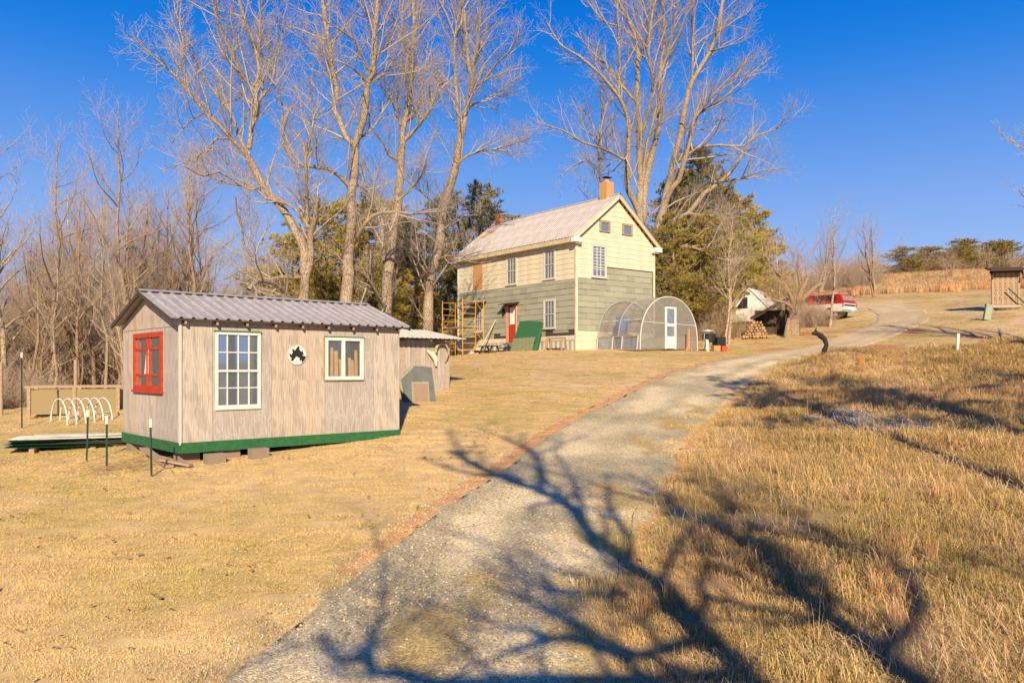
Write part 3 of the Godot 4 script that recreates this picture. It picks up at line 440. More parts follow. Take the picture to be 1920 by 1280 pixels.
func make_materials() -> void:
	var soft := noise_tex(0.012, [g1(0.78), g1(1.0)], [0.25, 0.75], 512, FastNoiseLite.TYPE_SIMPLEX_SMOOTH, 5, 3)
	var fine := noise_tex(0.09, [g1(0.68), g1(1.0)], [0.25, 0.75], 512, FastNoiseLite.TYPE_SIMPLEX_SMOOTH, 3, 4)
	var speck := noise_tex(0.16, [g1(0.5), g1(0.85), g1(1.0)], [0.0, 0.5, 1.0], 512, FastNoiseLite.TYPE_CELLULAR, 1, 5)
	var grain := noise_tex(0.022, [Color(0.77, 0.74, 0.71), Color(0.85, 0.825, 0.80), Color(0.94, 0.92, 0.90), Color(0.85, 0.815, 0.775)], [0.2, 0.42, 0.62, 0.85], 512, FastNoiseLite.TYPE_SIMPLEX_SMOOTH, 5, 6)
	var stain := noise_tex(0.008, [Color(0.91, 0.9, 0.885), Color(1, 1, 1), Color(1.0, 0.965, 0.925)], [0.25, 0.5, 0.8], 512, FastNoiseLite.TYPE_SIMPLEX_SMOOTH, 4, 7)
	var ring := noise_tex(0.006, [Color(0.93, 0.92, 0.9), Color(1, 1, 1), Color(0.92, 0.9, 0.88), Color(1, 1, 1), Color(0.93, 0.91, 0.89), Color(1, 1, 1), Color(0.92, 0.9, 0.89)], [0.3, 0.36, 0.42, 0.48, 0.54, 0.6, 0.66], 512, FastNoiseLite.TYPE_SIMPLEX_SMOOTH, 2, 8)
	var m: StandardMaterial3D
	# ground
	m = mat("ground", Color.WHITE, 1.0, fine, Vector3.ONE * 0.9, true)
	m.vertex_color_use_as_albedo = true
	detail(m, soft, Vector3.ONE * 0.23, true)
	m = mat("road", Color.WHITE, 0.95, speck, Vector3.ONE * 0.55, true)
	m.vertex_color_use_as_albedo = true
	detail(m, fine, Vector3.ONE * 0.31, true)
	m.normal_enabled = true
	m.normal_texture = noise_tex(0.14, [], [], 512, FastNoiseLite.TYPE_SIMPLEX, 3, 9, 6.0)
	m.normal_scale = 0.7
	m = mat("clay", lin(0.66, 0.37, 0.18), 1.0, fine, Vector3.ONE * 0.8, true)
	detail(m, soft, Vector3.ONE * 0.3, true)
	m = mat("blade", Color.WHITE, 0.85)
	m.vertex_color_use_as_albedo = true
	m.backlight = Color(0.25, 0.22, 0.12)
	m = mat("stone", Color.WHITE, 0.9)
	m.vertex_color_use_as_albedo = true
	# bark
	var barkt := noise_tex(0.03, [Color(0.55, 0.5, 0.44), Color(0.85, 0.8, 0.74), Color(1, 0.97, 0.93)], [0.25, 0.5, 0.8], 512, FastNoiseLite.TYPE_SIMPLEX_SMOOTH, 4, 11)
	m = mat("bark", lin(0.47, 0.425, 0.36), 0.95, barkt, Vector3(1.2, 0.35, 1.2))
	detail(m, soft, Vector3.ONE * 0.16)
	mat("twig", lin(0.39, 0.335, 0.28), 0.95)
	m = mat("bark_brown", lin(0.40, 0.325, 0.25), 0.95, barkt, Vector3(1.2, 0.35, 1.2))
	mat("twig_brown", lin(0.40, 0.305, 0.225), 0.95)
	mat("bark_pale", lin(0.54, 0.48, 0.40), 0.95, barkt, Vector3(1.0, 0.4, 1.0))
	mat("bark_dark", lin(0.05, 0.045, 0.045), 0.95, barkt, Vector3(2, 0.8, 2))
	m = mat("needle", Color.WHITE, 0.7)
	m.vertex_color_use_as_albedo = true
	m.backlight = Color(0.35, 0.36, 0.12)
	mat("weed", lin(0.36, 0.26, 0.15), 0.95)
	# shed
	for i in 3:
		m = mat("ply%d" % i, [Color(0.78, 0.775, 0.77), Color(0.775, 0.755, 0.73), Color(0.755, 0.755, 0.76)][i], 0.9, grain, Vector3(4.5, 0.16, 4.5))
		m.uv1_offset = Vector3(0.37 * i, 0.21 * i, 0.53 * i)
		detail(m, stain if i != 2 else ring, Vector3(0.9, 0.28, 0.9))
		m.uv2_offset = Vector3(0.3 * i, 0.1 * i, 0.2 * i)
	mat("ply_raw", Color(0.80, 0.62, 0.45), 0.9, grain, Vector3(5.5, 0.6, 5.5))
	m = mat("roof_metal", lin(0.37, 0.355, 0.355), 0.5, soft, Vector3.ONE * 0.5)
	m.metallic = 0.1
	m = mat("roof_house", lin(0.46, 0.43, 0.405), 0.55, soft, Vector3.ONE * 0.2)
	m.metallic = 0.1
	m = mat("rust_metal", lin(0.42, 0.25, 0.14), 0.8, soft, Vector3.ONE)
	mat("green_trim", lin(0.03, 0.13, 0.05), 0.6, soft, Vector3.ONE)
	mat("red_paint", lin(0.42, 0.05, 0.02), 0.6, soft, Vector3.ONE)
	mat("white_paint", lin(0.66, 0.64, 0.60), 0.5)
	mat("white_worn", lin(0.60, 0.56, 0.49), 0.8, fine, Vector3.ONE)
	mat("dark_in", lin(0.05, 0.045, 0.04), 0.95)
	mat("dark_wood", lin(0.09, 0.07, 0.055), 0.95, grain, Vector3(3, 1, 3))
	m = mat("lumber", lin(0.50, 0.32, 0.14), 0.8, grain, Vector3(4, 0.5, 4))
	mat("old_wood", lin(0.44, 0.35, 0.26), 0.9, grain, Vector3(3, 0.6, 3))
	mat("grey_wood", lin(0.50, 0.44, 0.38), 0.9, grain, Vector3(4, 0.6, 4))
	mat("concrete", lin(0.28, 0.22, 0.17), 0.95, fine, Vector3.ONE)
	m = mat("glass", Color(0.55, 0.62, 0.70, 0.28), 0.03)
	m.transparency = BaseMaterial3D.TRANSPARENCY_ALPHA
	m.metallic = 0.2
	m.metallic_specular = 0.7
	m = mat("glass_shine", Color(0.60, 0.66, 0.74, 0.34), 0.03)
	m.transparency = BaseMaterial3D.TRANSPARENCY_ALPHA
	m.metallic = 0.7
	m.metallic_specular = 0.8
	m = mat("glass_clear", Color(0.8, 0.85, 0.85, 0.07), 0.03)
	m.transparency = BaseMaterial3D.TRANSPARENCY_ALPHA
	m.metallic_specular = 0.5
	# house
	mat("cream", lin(0.60, 0.55, 0.42), 0.7, noise_tex(0.01, [g1(0.88), g1(1.0)], [0.3, 0.7], 256, FastNoiseLite.TYPE_SIMPLEX_SMOOTH, 4, 12), Vector3.ONE * 0.6)
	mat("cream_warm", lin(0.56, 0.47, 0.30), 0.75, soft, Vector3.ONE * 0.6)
	for i in 3:
		mat("shingle%d" % i, [lin(0.33, 0.335, 0.26), lin(0.36, 0.365, 0.285), lin(0.30, 0.31, 0.24)][i], 0.9, fine, Vector3(2, 0.6, 2))
	mat("tar", lin(0.06, 0.055, 0.05), 0.95)
	mat("board", lin(0.62, 0.36, 0.18), 0.85, grain, Vector3(0.6, 2, 2))
	mat("brick", lin(0.50, 0.22, 0.10), 0.9, fine, Vector3.ONE * 2)
	mat("brick_tan", lin(0.62, 0.36, 0.16), 0.9, fine, Vector3.ONE * 2)
	mat("mortar", lin(0.45, 0.38, 0.30), 0.95)
	mat("red_door", lin(0.36, 0.05, 0.03), 0.55)
	mat("red_frame", lin(0.58, 0.27, 0.17), 0.7)
	mat("skirt_a", lin(0.60, 0.55, 0.44), 0.7)
	mat("skirt_b", lin(0.30, 0.31, 0.31), 0.7)
	mat("scaffold", lin(0.62, 0.33, 0.06), 0.6, soft, Vector3.ONE * 3)
	mat("plank", lin(0.48, 0.36, 0.22), 0.9, grain, Vector3(1, 3, 3))
	mat("green_sheet", lin(0.04, 0.14, 0.06), 0.5, soft, Vector3.ONE)
	mat("olive_sheet", lin(0.22, 0.24, 0.14), 0.6, soft, Vector3.ONE)
	m = mat("film", Color(0.58, 0.57, 0.55, 0.40), 0.25)
	m.transparency = BaseMaterial3D.TRANSPARENCY_ALPHA
	mat("pvc", lin(0.64, 0.62, 0.57), 0.5)
	mat("steel", lin(0.45, 0.45, 0.46), 0.5).metallic = 0.6
	mat("post_green", lin(0.03, 0.06, 0.045), 0.7)
	mat("blue_plastic", lin(0.03, 0.16, 0.50), 0.5)
	mat("black", lin(0.02, 0.02, 0.022), 0.6)
	mat("red_plastic", lin(0.60, 0.07, 0.04), 0.5)
	mat("orange", lin(0.85, 0.16, 0.02), 0.6)
	mat("lid", lin(0.11, 0.125, 0.13), 0.6, soft, Vector3.ONE * 0.4)
	mat("lid_edge", lin(0.27, 0.27, 0.20), 0.8, soft, Vector3.ONE)
	mat("mat_brown", lin(0.30, 0.22, 0.17), 1.0, speck, Vector3.ONE * 2)
	mat("bone", lin(0.66, 0.58, 0.45), 0.8)
	mat("horn", lin(0.34, 0.27, 0.19), 0.8)
	mat("mesh_panel", lin(0.30, 0.24, 0.13), 0.9, fine, Vector3.ONE * 2)
	mat("sheet_pale", lin(0.52, 0.50, 0.44), 0.6, soft, Vector3.ONE)
	mat("sheet_green", lin(0.06, 0.17, 0.09), 0.6, soft, Vector3.ONE)
	mat("camper", lin(0.62, 0.62, 0.63), 0.45)
	mat("truck_white", lin(0.60, 0.58, 0.55), 0.3)
	mat("truck_red", lin(0.33, 0.02, 0.03), 0.3)
	m = mat("dark_glass", lin(0.03, 0.03, 0.035), 0.08)
	m.metallic_specular = 0.6
	mat("rubber", lin(0.025, 0.025, 0.025), 0.9)
	mat("tail_light", lin(0.5, 0.02, 0.02), 0.3)
	mat("log_end", lin(0.40, 0.22, 0.11), 0.9)
	mat("pedestal", lin(0.25, 0.31, 0.21), 0.6)
	mat("cloth", lin(0.78, 0.74, 0.68), 0.9)
	mat("wire", lin(0.18, 0.16, 0.14), 0.6)
	mat("insul", lin(0.50, 0.55, 0.62), 0.7)


# ---------------------------------------------------------------- trees
func limb(a: Array) -> Array:
	var p := PackedVector3Array()
	var r := PackedFloat32Array()
	for i in range(0, a.size(), 4):
		p.append(Vector3(a[i], a[i + 1], a[i + 2]))
		r.append(a[i + 3])
	return [p, r]


func side_dir(t: Vector3, ang: float, up: float) -> Vector3:
	var u := t.cross(Vector3(0.31, 0.2, 0.93) if absf(t.y) > 0.5 else Vector3.UP).normalized()
	var w := t.cross(u)
	var a := rng.randf() * TAU
	return (t * cos(ang) + (u * cos(a) + w * sin(a)) * sin(ang) + Vector3(0, up, 0)).normalized()


var twig_thick := 1.0
const SPACE := [0.38, 0.20, 0.12]
const LMIN := [0.9, 0.45, 0.22]
const LMAX := [3.3, 1.4, 0.66]
func grow(b: MB, p: PackedVector3Array, r: PackedFloat32Array, lv: int, dens: float, size: float, last := 2) -> void:
	var total := 0.0
	for i in p.size() - 1:
		total += p[i].distance_to(p[i + 1])
	var at := 0.0
	var next: float = total * (0.12 if lv > 0 else 0.04) + SPACE[lv] * rng.randf() * size / dens
	for i in p.size() - 1:
		var seg := p[i].distance_to(p[i + 1])
		if seg < 1e-4:
			continue
		var t := (p[i + 1] - p[i]) / seg
		while next < at + seg:
			var f := (next - at) / seg
			var q := p[i].lerp(p[i + 1], f)
			var pr := lerpf(r[i], r[i + 1], f)
			var along := next / total
			next += SPACE[lv] * rng.randf_range(0.55, 1.45) * size / dens
			if lv == 0 and pr > 0.15 and rng.randf() < 0.72:
				continue
			var l: float = rng.randf_range(LMIN[lv], LMAX[lv]) * size * (1.15 - 0.55 * along)
			if lv == 0:
				l *= clampf(0.45 + pr * 9.0, 0.5, 1.25)
			var d := side_dir(t, rng.randf_range(0.5, 1.2), rng.randf_range(0.0, 0.5))
			var n: int = [5, 4, 3][lv]
			var cp := PackedVector3Array([q])
			var cr := PackedFloat32Array()
			var r0: float = minf(pr * 0.6, [0.0115 + l * 0.011, 0.0105, 0.0078][lv] * twig_thick)
			cr.append(r0)
			var x := q
			for k in range(1, n):
				d = (d + Vector3(rng.randf_range(-0.28, 0.28), rng.randf_range(-0.12, 0.3), rng.randf_range(-0.28, 0.28))).normalized()
				x += d * l / (n - 1)
				cp.append(x)
				cr.append(maxf(r0 * (1.0 - 0.75 * k / (n - 1)), 0.0038))
			b.tube(cp, cr, 4 if lv == 0 else 3)
			if lv < last:
				grow(b, cp, cr, lv + 1, dens, size, last)
		at += seg


func traced_tree(d: Dictionary, called: String, label: String, dens: float, group := "", size := 1.0, bark := "bark", twig := "twig") -> Node3D:
	var o := thing(called, label, "tree", Vector3(d.at[0], d.at[1], d.at[2]), 0, group)
	var tr := MB.new()
	var cr := MB.new()
	for a in d.limbs:
		var l := limb(a)
		var p: PackedVector3Array = l[0]
		var r: PackedFloat32Array = l[1]
		for i in range(1, p.size()):
			p[i] += Vector3(rng.randf_range(-1, 1), rng.randf_range(-1, 1), rng.randf_range(-1, 1)) * minf(0.035, r[i] * 0.4)
			r[i] *= rng.randf_range(0.92, 1.1)
		tr.tube(p, r, 8 if r[0] > 0.08 else 6)
		grow(cr, p, r, 0, dens, size)
	put("trunk", tr.mesh(), M[bark], o)
	put("crown", cr.mesh(), M[twig], o)
	return o


func bare_tree_meshes(height: float, spread: float, r0: float, dens: float, low: float, sd: int, stems := 1, last := 2) -> Array:
	rng.seed = sd
	var tr := MB.new()
	var cr := MB.new()
	for s in stems:
		var p := PackedVector3Array()
		var r := PackedFloat32Array()
		var n := 9
		var hh := height * (1.0 if s == 0 else rng.randf_range(0.75, 0.95))
		var lean := Vector3(rng.randf_range(-1, 1), 0, rng.randf_range(-1, 1)) * (0.05 if stems == 1 else 0.22) * hh
		for i in n:
			var t := float(i) / (n - 1)
			p.append(Vector3(0, hh * t - 0.3, 0) + lean * t * (1.4 - 0.4 * t) + Vector3(rng.randf_range(-1, 1), 0, rng.randf_range(-1, 1)) * 0.018 * hh * minf(t * 4, 1))
			r.append(r0 * (0.75 if s > 0 else 1.0) * (1.0 - 0.9 * pow(t, 0.9)) * (1.35 if i == 0 else 1.0))
		tr.tube(p, r, 7)
		grow(cr, p, r, 1, dens * 0.4, 1.5, last)
		var k := int(15 / stems) + 3
		for j in k:
			var t := lerpf(low, 0.95, (j + rng.randf()) / k)
			var f := t * (n - 1)
			var i := mini(int(f), n - 2)
			var q := p[i].lerp(p[i + 1], f - i)
			var pr := lerpf(r[i], r[i + 1], f - i)
			var l := spread * (1.2 - t) * rng.randf_range(0.7, 1.3) + 0.6
			var a := rng.randf() * TAU
			var d := Vector3(cos(a), rng.randf_range(0.5, 1.5), sin(a)).normalized()
			var lp := PackedVector3Array([q])
			var lr := PackedFloat32Array([minf(pr * 0.62, 0.02 + l * 0.014)])
			for m in range(1, 7):
				d = (d + Vector3(rng.randf_range(-0.25, 0.25), rng.randf_range(-0.1, 0.3), rng.randf_range(-0.25, 0.25))).normalized()
				q += d * l / 6
				lp.append(q)
				lr.append(lr[0] * (1.0 - 0.82 * m / 6.0))
			tr.tube(lp, lr, 5)
			grow(cr, lp, lr, 1, dens, 1.25, last)
	return [tr.mesh(), cr.mesh()]


func pine_meshes(height: float, spread: float, sd: int, col: Color, low := 0.08, dens := 15.0) -> Array:
	rng.seed = sd
	var tr := MB.new()
	var b := MB.new()
	tr.tube(PackedVector3Array([Vector3(0, -0.3, 0), Vector3(0.1, height * 0.5, 0), Vector3(0, height, 0.1)]), PackedFloat32Array([height * 0.016, height * 0.011, 0.02]), 6)
	var k := int(height * dens)
	for j in k:
		var t := low + (0.99 - low) * pow((j + rng.randf()) / k, 0.9)
		var a := rng.randf() * TAU
		var l := spread * pow(1.0 - t, 0.5) * rng.randf_range(0.45, 1.15) * minf(1.0, 0.75 + t * 1.2) + 0.35
		var d := Vector3(cos(a), rng.randf_range(0.05, 0.5), sin(a)).normalized()
		var q := Vector3(0, height * t, 0)
		var tip := q + d * l
		tr.tube(PackedVector3Array([q, q.lerp(tip, 0.5) + Vector3(0, -0.06 * l, 0), tip]), PackedFloat32Array([0.02 + l * 0.008, 0.02, 0.008]), 3)
		var nt := int(l * 11) + 5
		for m in nt:
			var f := rng.randf_range(0.25, 1.0)
			var c := q.lerp(tip, f) + Vector3(rng.randf_range(-1, 1), rng.randf_range(-0.5, 0.6), rng.randf_range(-1, 1)) * (0.12 + 0.22 * l * (1.05 - f))
			var cd := (d + Vector3(rng.randf_range(-0.8, 0.8), rng.randf_range(-0.2, 0.8), rng.randf_range(-0.8, 0.8))).normalized()
			var tone := rng.randf_range(0.65, 1.3)
			b.col = Color(col.r * tone * rng.randf_range(0.9, 1.15), col.g * tone, col.b * tone)
			for e in 11:
				var nd := side_dir(cd, rng.randf_range(0.15, 1.0), 0.1)
				var sl := rng.randf_range(0.16, 0.34)
				var w := nd.cross(Vector3(rng.randf_range(-1, 1), rng.randf_range(-1, 1), rng.randf_range(-1, 1))).normalized() * 0.017
				b.tri(c - w, c + w, c + nd * sl)
	return [tr.mesh(), b.mesh()]


func plant_tree(ms: Array, called: String, label: String, at: Vector3, s: float, turn: float, bark: String, leaf: String, group := "", category := "tree") -> Node3D:
	var o := thing(called, label, category, at, turn, group)
	o.scale = Vector3.ONE * s
	put("trunk", ms[0], M[bark], o)
	put("crown", ms[1], M[leaf], o)
	return o


func shrub_mesh(height: float, width: float, stems: int, sd: int, thick := 0.012) -> ArrayMesh:
	rng.seed = sd
	var b := MB.new()
	for i in stems:
		var a := rng.randf() * TAU
		var d := Vector3(cos(a) * width * rng.randf_range(0.1, 0.6), height, sin(a) * width * rng.randf_range(0.1, 0.6)).normalized()
		var q := Vector3(cos(a), 0, sin(a)) * width * 0.3 * rng.randf()
		var p := PackedVector3Array([q - Vector3(0, 0.1, 0)])
		var r := PackedFloat32Array([thick])
		var l := height * rng.randf_range(0.6, 1.15)
		for m in range(1, 5):
			d = (d + Vector3(rng.randf_range(-0.3, 0.3), rng.randf_range(-0.1, 0.1), rng.randf_range(-0.3, 0.3))).normalized()
			q += d * l / 4
			p.append(q)
			r.append(thick * (1.0 - 0.2 * m))
		b.tube(p, r, 3)
		grow(b, p, r, 1, 0.8, 0.8)
	return b.mesh()


# ---------------------------------------------------------------- ground
func ground_col(x: float, z: float) -> Color:
	var a := nz.get_noise_2d(x * 9.0, z * 9.0)
	var b := nz.get_noise_2d(x * 30.0 + 300.0, z * 30.0)
	var d := nz.get_noise_2d(x * 3.0 - 500.0, z * 3.0 + 90.0)
	var straw := Color(0.64, 0.475, 0.215)
	var dry := Color(0.71, 0.535, 0.285)
	var green := Color(0.52, 0.425, 0.15)
	var c := straw.lerp(dry, clampf(0.35 + a * 1.3 + b * 0.6, 0, 1)).lerp(green, clampf(-b * 0.9 - a * 0.7 + d * 0.3 - 0.05, 0, 0.75))
	var side := rd(x, z) if inside(x, z) else 30.0
	if side > 0 and z < 36:
		var rough := Color(0.44, 0.295, 0.14).lerp(Color(0.33, 0.25, 0.10), clampf(0.35 + b * 1.4, 0, 1)).lerp(Color(0.46, 0.275, 0.15), clampf(a * 2.0, 0, 0.8))
		c = c.lerp(rough, clampf((side - 1.2) * 0.8, 0, 0.85))
	var clay := Color(0.50, 0.23, 0.095)
	if x > 6 and z > 36 and z < 54 and x < 24:
		c = c.lerp(clay, clampf(b * 1.6 + a * 0.8 + 0.12, 0, 0.8))
	var wood := clampf((-x - 17.0 - 0.1 * z) * 0.25 + b, 0, 1) if z > 20 else 0.0
	if z > 46 and x < 12:
		wood = maxf(wood, clampf((z - 47.0 - maxf(x, 0.0)) * 0.4, 0, 1))
	c = c.lerp(Color(0.24, 0.155, 0.085), wood)
	if z > 72 and x > 15:
		c = c.lerp(Color(0.62, 0.34, 0.16), clampf((z - 72) * 0.2, 0, 1))
	return c


func axis(lo: float, a: float, b: float, hi: float) -> PackedFloat32Array:
	var o := PackedFloat32Array()
	var v := a
	while v <= b + 0.001:
		o.append(v)
		v += GS
	var s := GS
	v = b
	while v < hi:
		s *= 1.18
		v += s
		o.append(v)
	s = GS
	v = a
	while v > lo:
		s *= 1.18
		v -= s
		o.insert(0, v)
	return o


func build_ground() -> void:
	var xs := axis(-420, GX0, GX0 + GS * (GNX - 2), 420)
	var zs := axis(-200, GZ0, GZ0 + GS * (GNZ - 2), 460)
	var b := MB.new()
	for z in zs:
		for x in xs:
			b.v.append(Vector3(x, ht(x, z), -z))
			b.c.append(ground_col(x, z))
	var w := xs.size()
	for j in zs.size():
		for i in w:
			var l := b.v[j * w + maxi(i - 1, 0)]
			var r := b.v[j * w + mini(i + 1, w - 1)]
			var u := b.v[maxi(j - 1, 0) * w + i]
			var d := b.v[mini(j + 1, zs.size() - 1) * w + i]
			b.n.append((r - l).cross(d - u).normalized())
	for j in zs.size() - 1:
		for i in w - 1:
			var a := j * w + i
			b.ix.append(a); b.ix.append(a + w); b.ix.append(a + 1)
			b.ix.append(a + 1); b.ix.append(a + w); b.ix.append(a + w + 1)
	tag(put("ground", b.mesh(), M.ground), "", "", "", "structure")


func ribbon(inner: float, outer: float, lift: float, cols: int, zmin: float, zmax: float, painted: bool, rag: float) -> MB:
	var b := MB.new()
	var pts := road_pts
	var rows := 0
	for i in pts.size() - 1:
		if pts[i].y < zmin or pts[i].y > zmax:
			continue
		var t := (pts[mini(i + 1, pts.size() - 1)] - pts[maxi(i - 1, 0)]).normalized()
		var side := Vector2(t.y, -t.x)
		for j in cols:
			var u := lerpf(inner, outer, float(j) / (cols - 1))
			var q := pts[i] + side * u
			if j == 0 or j == cols - 1:
				q += side * rag * (1.2 * nf.get_noise_2d(q.x * 40.0 + 31.0, q.y * 40.0) + 1.1 * nf.get_noise_2d(q.x * 190.0 + 11.0, q.y * 190.0))
			var y := ht(q.x, q.y) + lift
			if j == 0 or j == cols - 1:
				y -= lift + 0.02
			b.v.append(Vector3(q.x, y - 0.02 * exp(-pow((absf(u) - 0.78) / 0.25, 2)) * (1.0 if cols > 10 else 0.0), -q.y))
			b.c.append(road_colour(u, q) if painted else Color.WHITE)
		rows += 1
	for j in rows:
		for i in cols:
			var l := b.v[j * cols + maxi(i - 1, 0)]
			var r := b.v[j * cols + mini(i + 1, cols - 1)]
			var u := b.v[maxi(j - 1, 0) * cols + i]
			var d := b.v[mini(j + 1, rows - 1) * cols + i]
			b.n.append((r - l).cross(d - u).normalized())
	for j in rows - 1:
		for i in cols - 1:
			var a := j * cols + i
			b.ix.append(a); b.ix.append(a + cols); b.ix.append(a + 1)
			b.ix.append(a + 1); b.ix.append(a + cols); b.ix.append(a + cols + 1)
	return b


const MUD := [[1.05, 8.3, 0.55, 1.1, 1.0], [1.35, 10.9, 0.5, 0.9, 0.9], [1.75, 12.8, 0.42, 0.8, 0.8], [-0.85, 7.8, 0.5, 0.7, 0.9], [-0.3, 8.9, 0.3, 0.8, 0.6], [2.9, 16.9, 0.32, 0.9, 0.7], [3.9, 19.4, 0.36, 1.0, 0.9], [5.0, 21.6, 0.3, 0.8, 0.8], [0.55, 14.5, 0.15, 1.2, 0.6], [7.4, 27.0, 0.3, 0.8, 0.5]]
func road_mix(u: float, q: Vector2) -> Vector2:   # how dusty and how muddy the drive is at a point
	var n := nf.get_noise_2d(q.x * 18.0, q.y * 18.0)
	var n2 := nf.get_noise_2d(q.x * 70.0 + 50.0, q.y * 70.0)
	var n3 := nf.get_noise_2d(q.x * 150.0 - 50.0, q.y * 150.0)
	u += 0.35 * nf.get_noise_2d(q.x * 12.0 + 7.0, q.y * 12.0) + 0.16 * n2
	var am := clampf(0.75 + 1.5 * nf.get_noise_2d(q.x * 9.0 + 200.0, q.y * 9.0), 0.15, 1.0)
	var track := maxf(am * exp(-pow((u + 0.55) / 0.50, 2)), 0.9 * am * exp(-pow((u - 0.80) / 0.42, 2)))
	var wet := 0.0
	for m in MUD:
		wet = maxf(wet, m[4] * exp(-pow((q.x - m[0] + 0.35 * n2) / m[2], 2) - pow((q.y - m[1] + 0.5 * n) / m[3], 2)))
	return Vector2(clampf(track * 1.3 + n * 0.7 + n2 * 0.4 + n3 * 0.25 - 0.05, 0, 1), clampf(wet * 2.0 - 0.2 + n2 * 0.7 + n3 * 0.4, 0, 1) if wet > 0.12 else 0.0)


func road_colour(u: float, q: Vector2) -> Color:
	var n2 := nf.get_noise_2d(q.x * 70.0 + 50.0, q.y * 70.0)
	var stone := Color(0.68, 0.57, 0.335).lerp(Color(0.52, 0.46, 0.29), clampf(0.5 + n2 * 1.4, 0, 1))
	var mix := road_mix(u, q)
	var c := stone.lerp(Color(1.0, 0.835, 0.50), mix.x).lerp(Color(0.62, 0.465, 0.19), mix.y * 0.95)
	if q.y > 37:
		c = c.lerp(Color(0.80, 0.60, 0.36), 0.65)
	return c


func scatter(called: String, mesh: Mesh, mt: Material, list: Array, label: String, category: String) -> void:
	# list of [Transform3D, Color]
	var mm := MultiMesh.new()
	mm.transform_format = MultiMesh.TRANSFORM_3D
	mm.use_colors = true
	mm.mesh = mesh
	mm.instance_count = list.size()
	for i in list.size():
		mm.set_instance_transform(i, list[i][0])
		mm.set_instance_color(i, list[i][1])
	var o := MultiMeshInstance3D.new()
	o.multimesh = mm
	o.material_override = mt
	o.name = numbered(called)
	add_child(o)
	tag(o, label, category, "", "stuff")


func patch(radius: float, count: int, hmin: float, hmax: float, wid: float, bend: float, sd: int) -> ArrayMesh:
	rng.seed = sd
	var b := MB.new()
	for i in count:
		var a := rng.randf() * TAU
		var r := radius * sqrt(rng.randf())
		var p := Vector3(cos(a) * r, -0.01, sin(a) * r)
		var h := rng.randf_range(hmin, hmax)
		var e := rng.randf() * TAU
		var lean := Vector3(cos(e), 0, sin(e)) * rng.randf_range(0.2, 1.0) * bend
		var w := Vector3(-sin(e + rng.randf()), 0, cos(e + rng.randf())) * wid * 0.5
		var m := p + Vector3(0, h * 0.6, 0) + lean * h * 0.35
		var t := p + Vector3(0, h * maxf(0.25, 1.0 - 0.4 * bend), 0) + lean * h
		var k := rng.randf_range(0.5, 1.4)
		b.col = Color(k, k * rng.randf_range(0.9, 1.05), k * rng.randf_range(0.75, 1.2))
		if hmax > 0.1:
			b.quad(p - w, p + w, m + w * 0.7, m - w * 0.7)
			b.tri(m - w * 0.7, m + w * 0.7, t)
		else:
			b.tri(p - w, p + w, t)
	return b.mesh()


func footprint(x: float, z: float) -> bool:   # under a building
	var q := Vector2(x - (-6.3), z - 15.1)
	var u := q.dot(Vector2(0.741, 0.672))
	var w := q.dot(Vector2(-0.672, 0.741))
	if u > 0.05 and u < 4.95 and w > 0.1 and w < 3.6:
		return true
	q = Vector2(x - 3.24, z - 40.0)
	u = q.dot(Vector2(0.79, 0.61))
	w = q.dot(Vector2(-0.61, 0.79))
	return u > -0.1 and u < 5.8 and w > -3.2 and w < 10.8


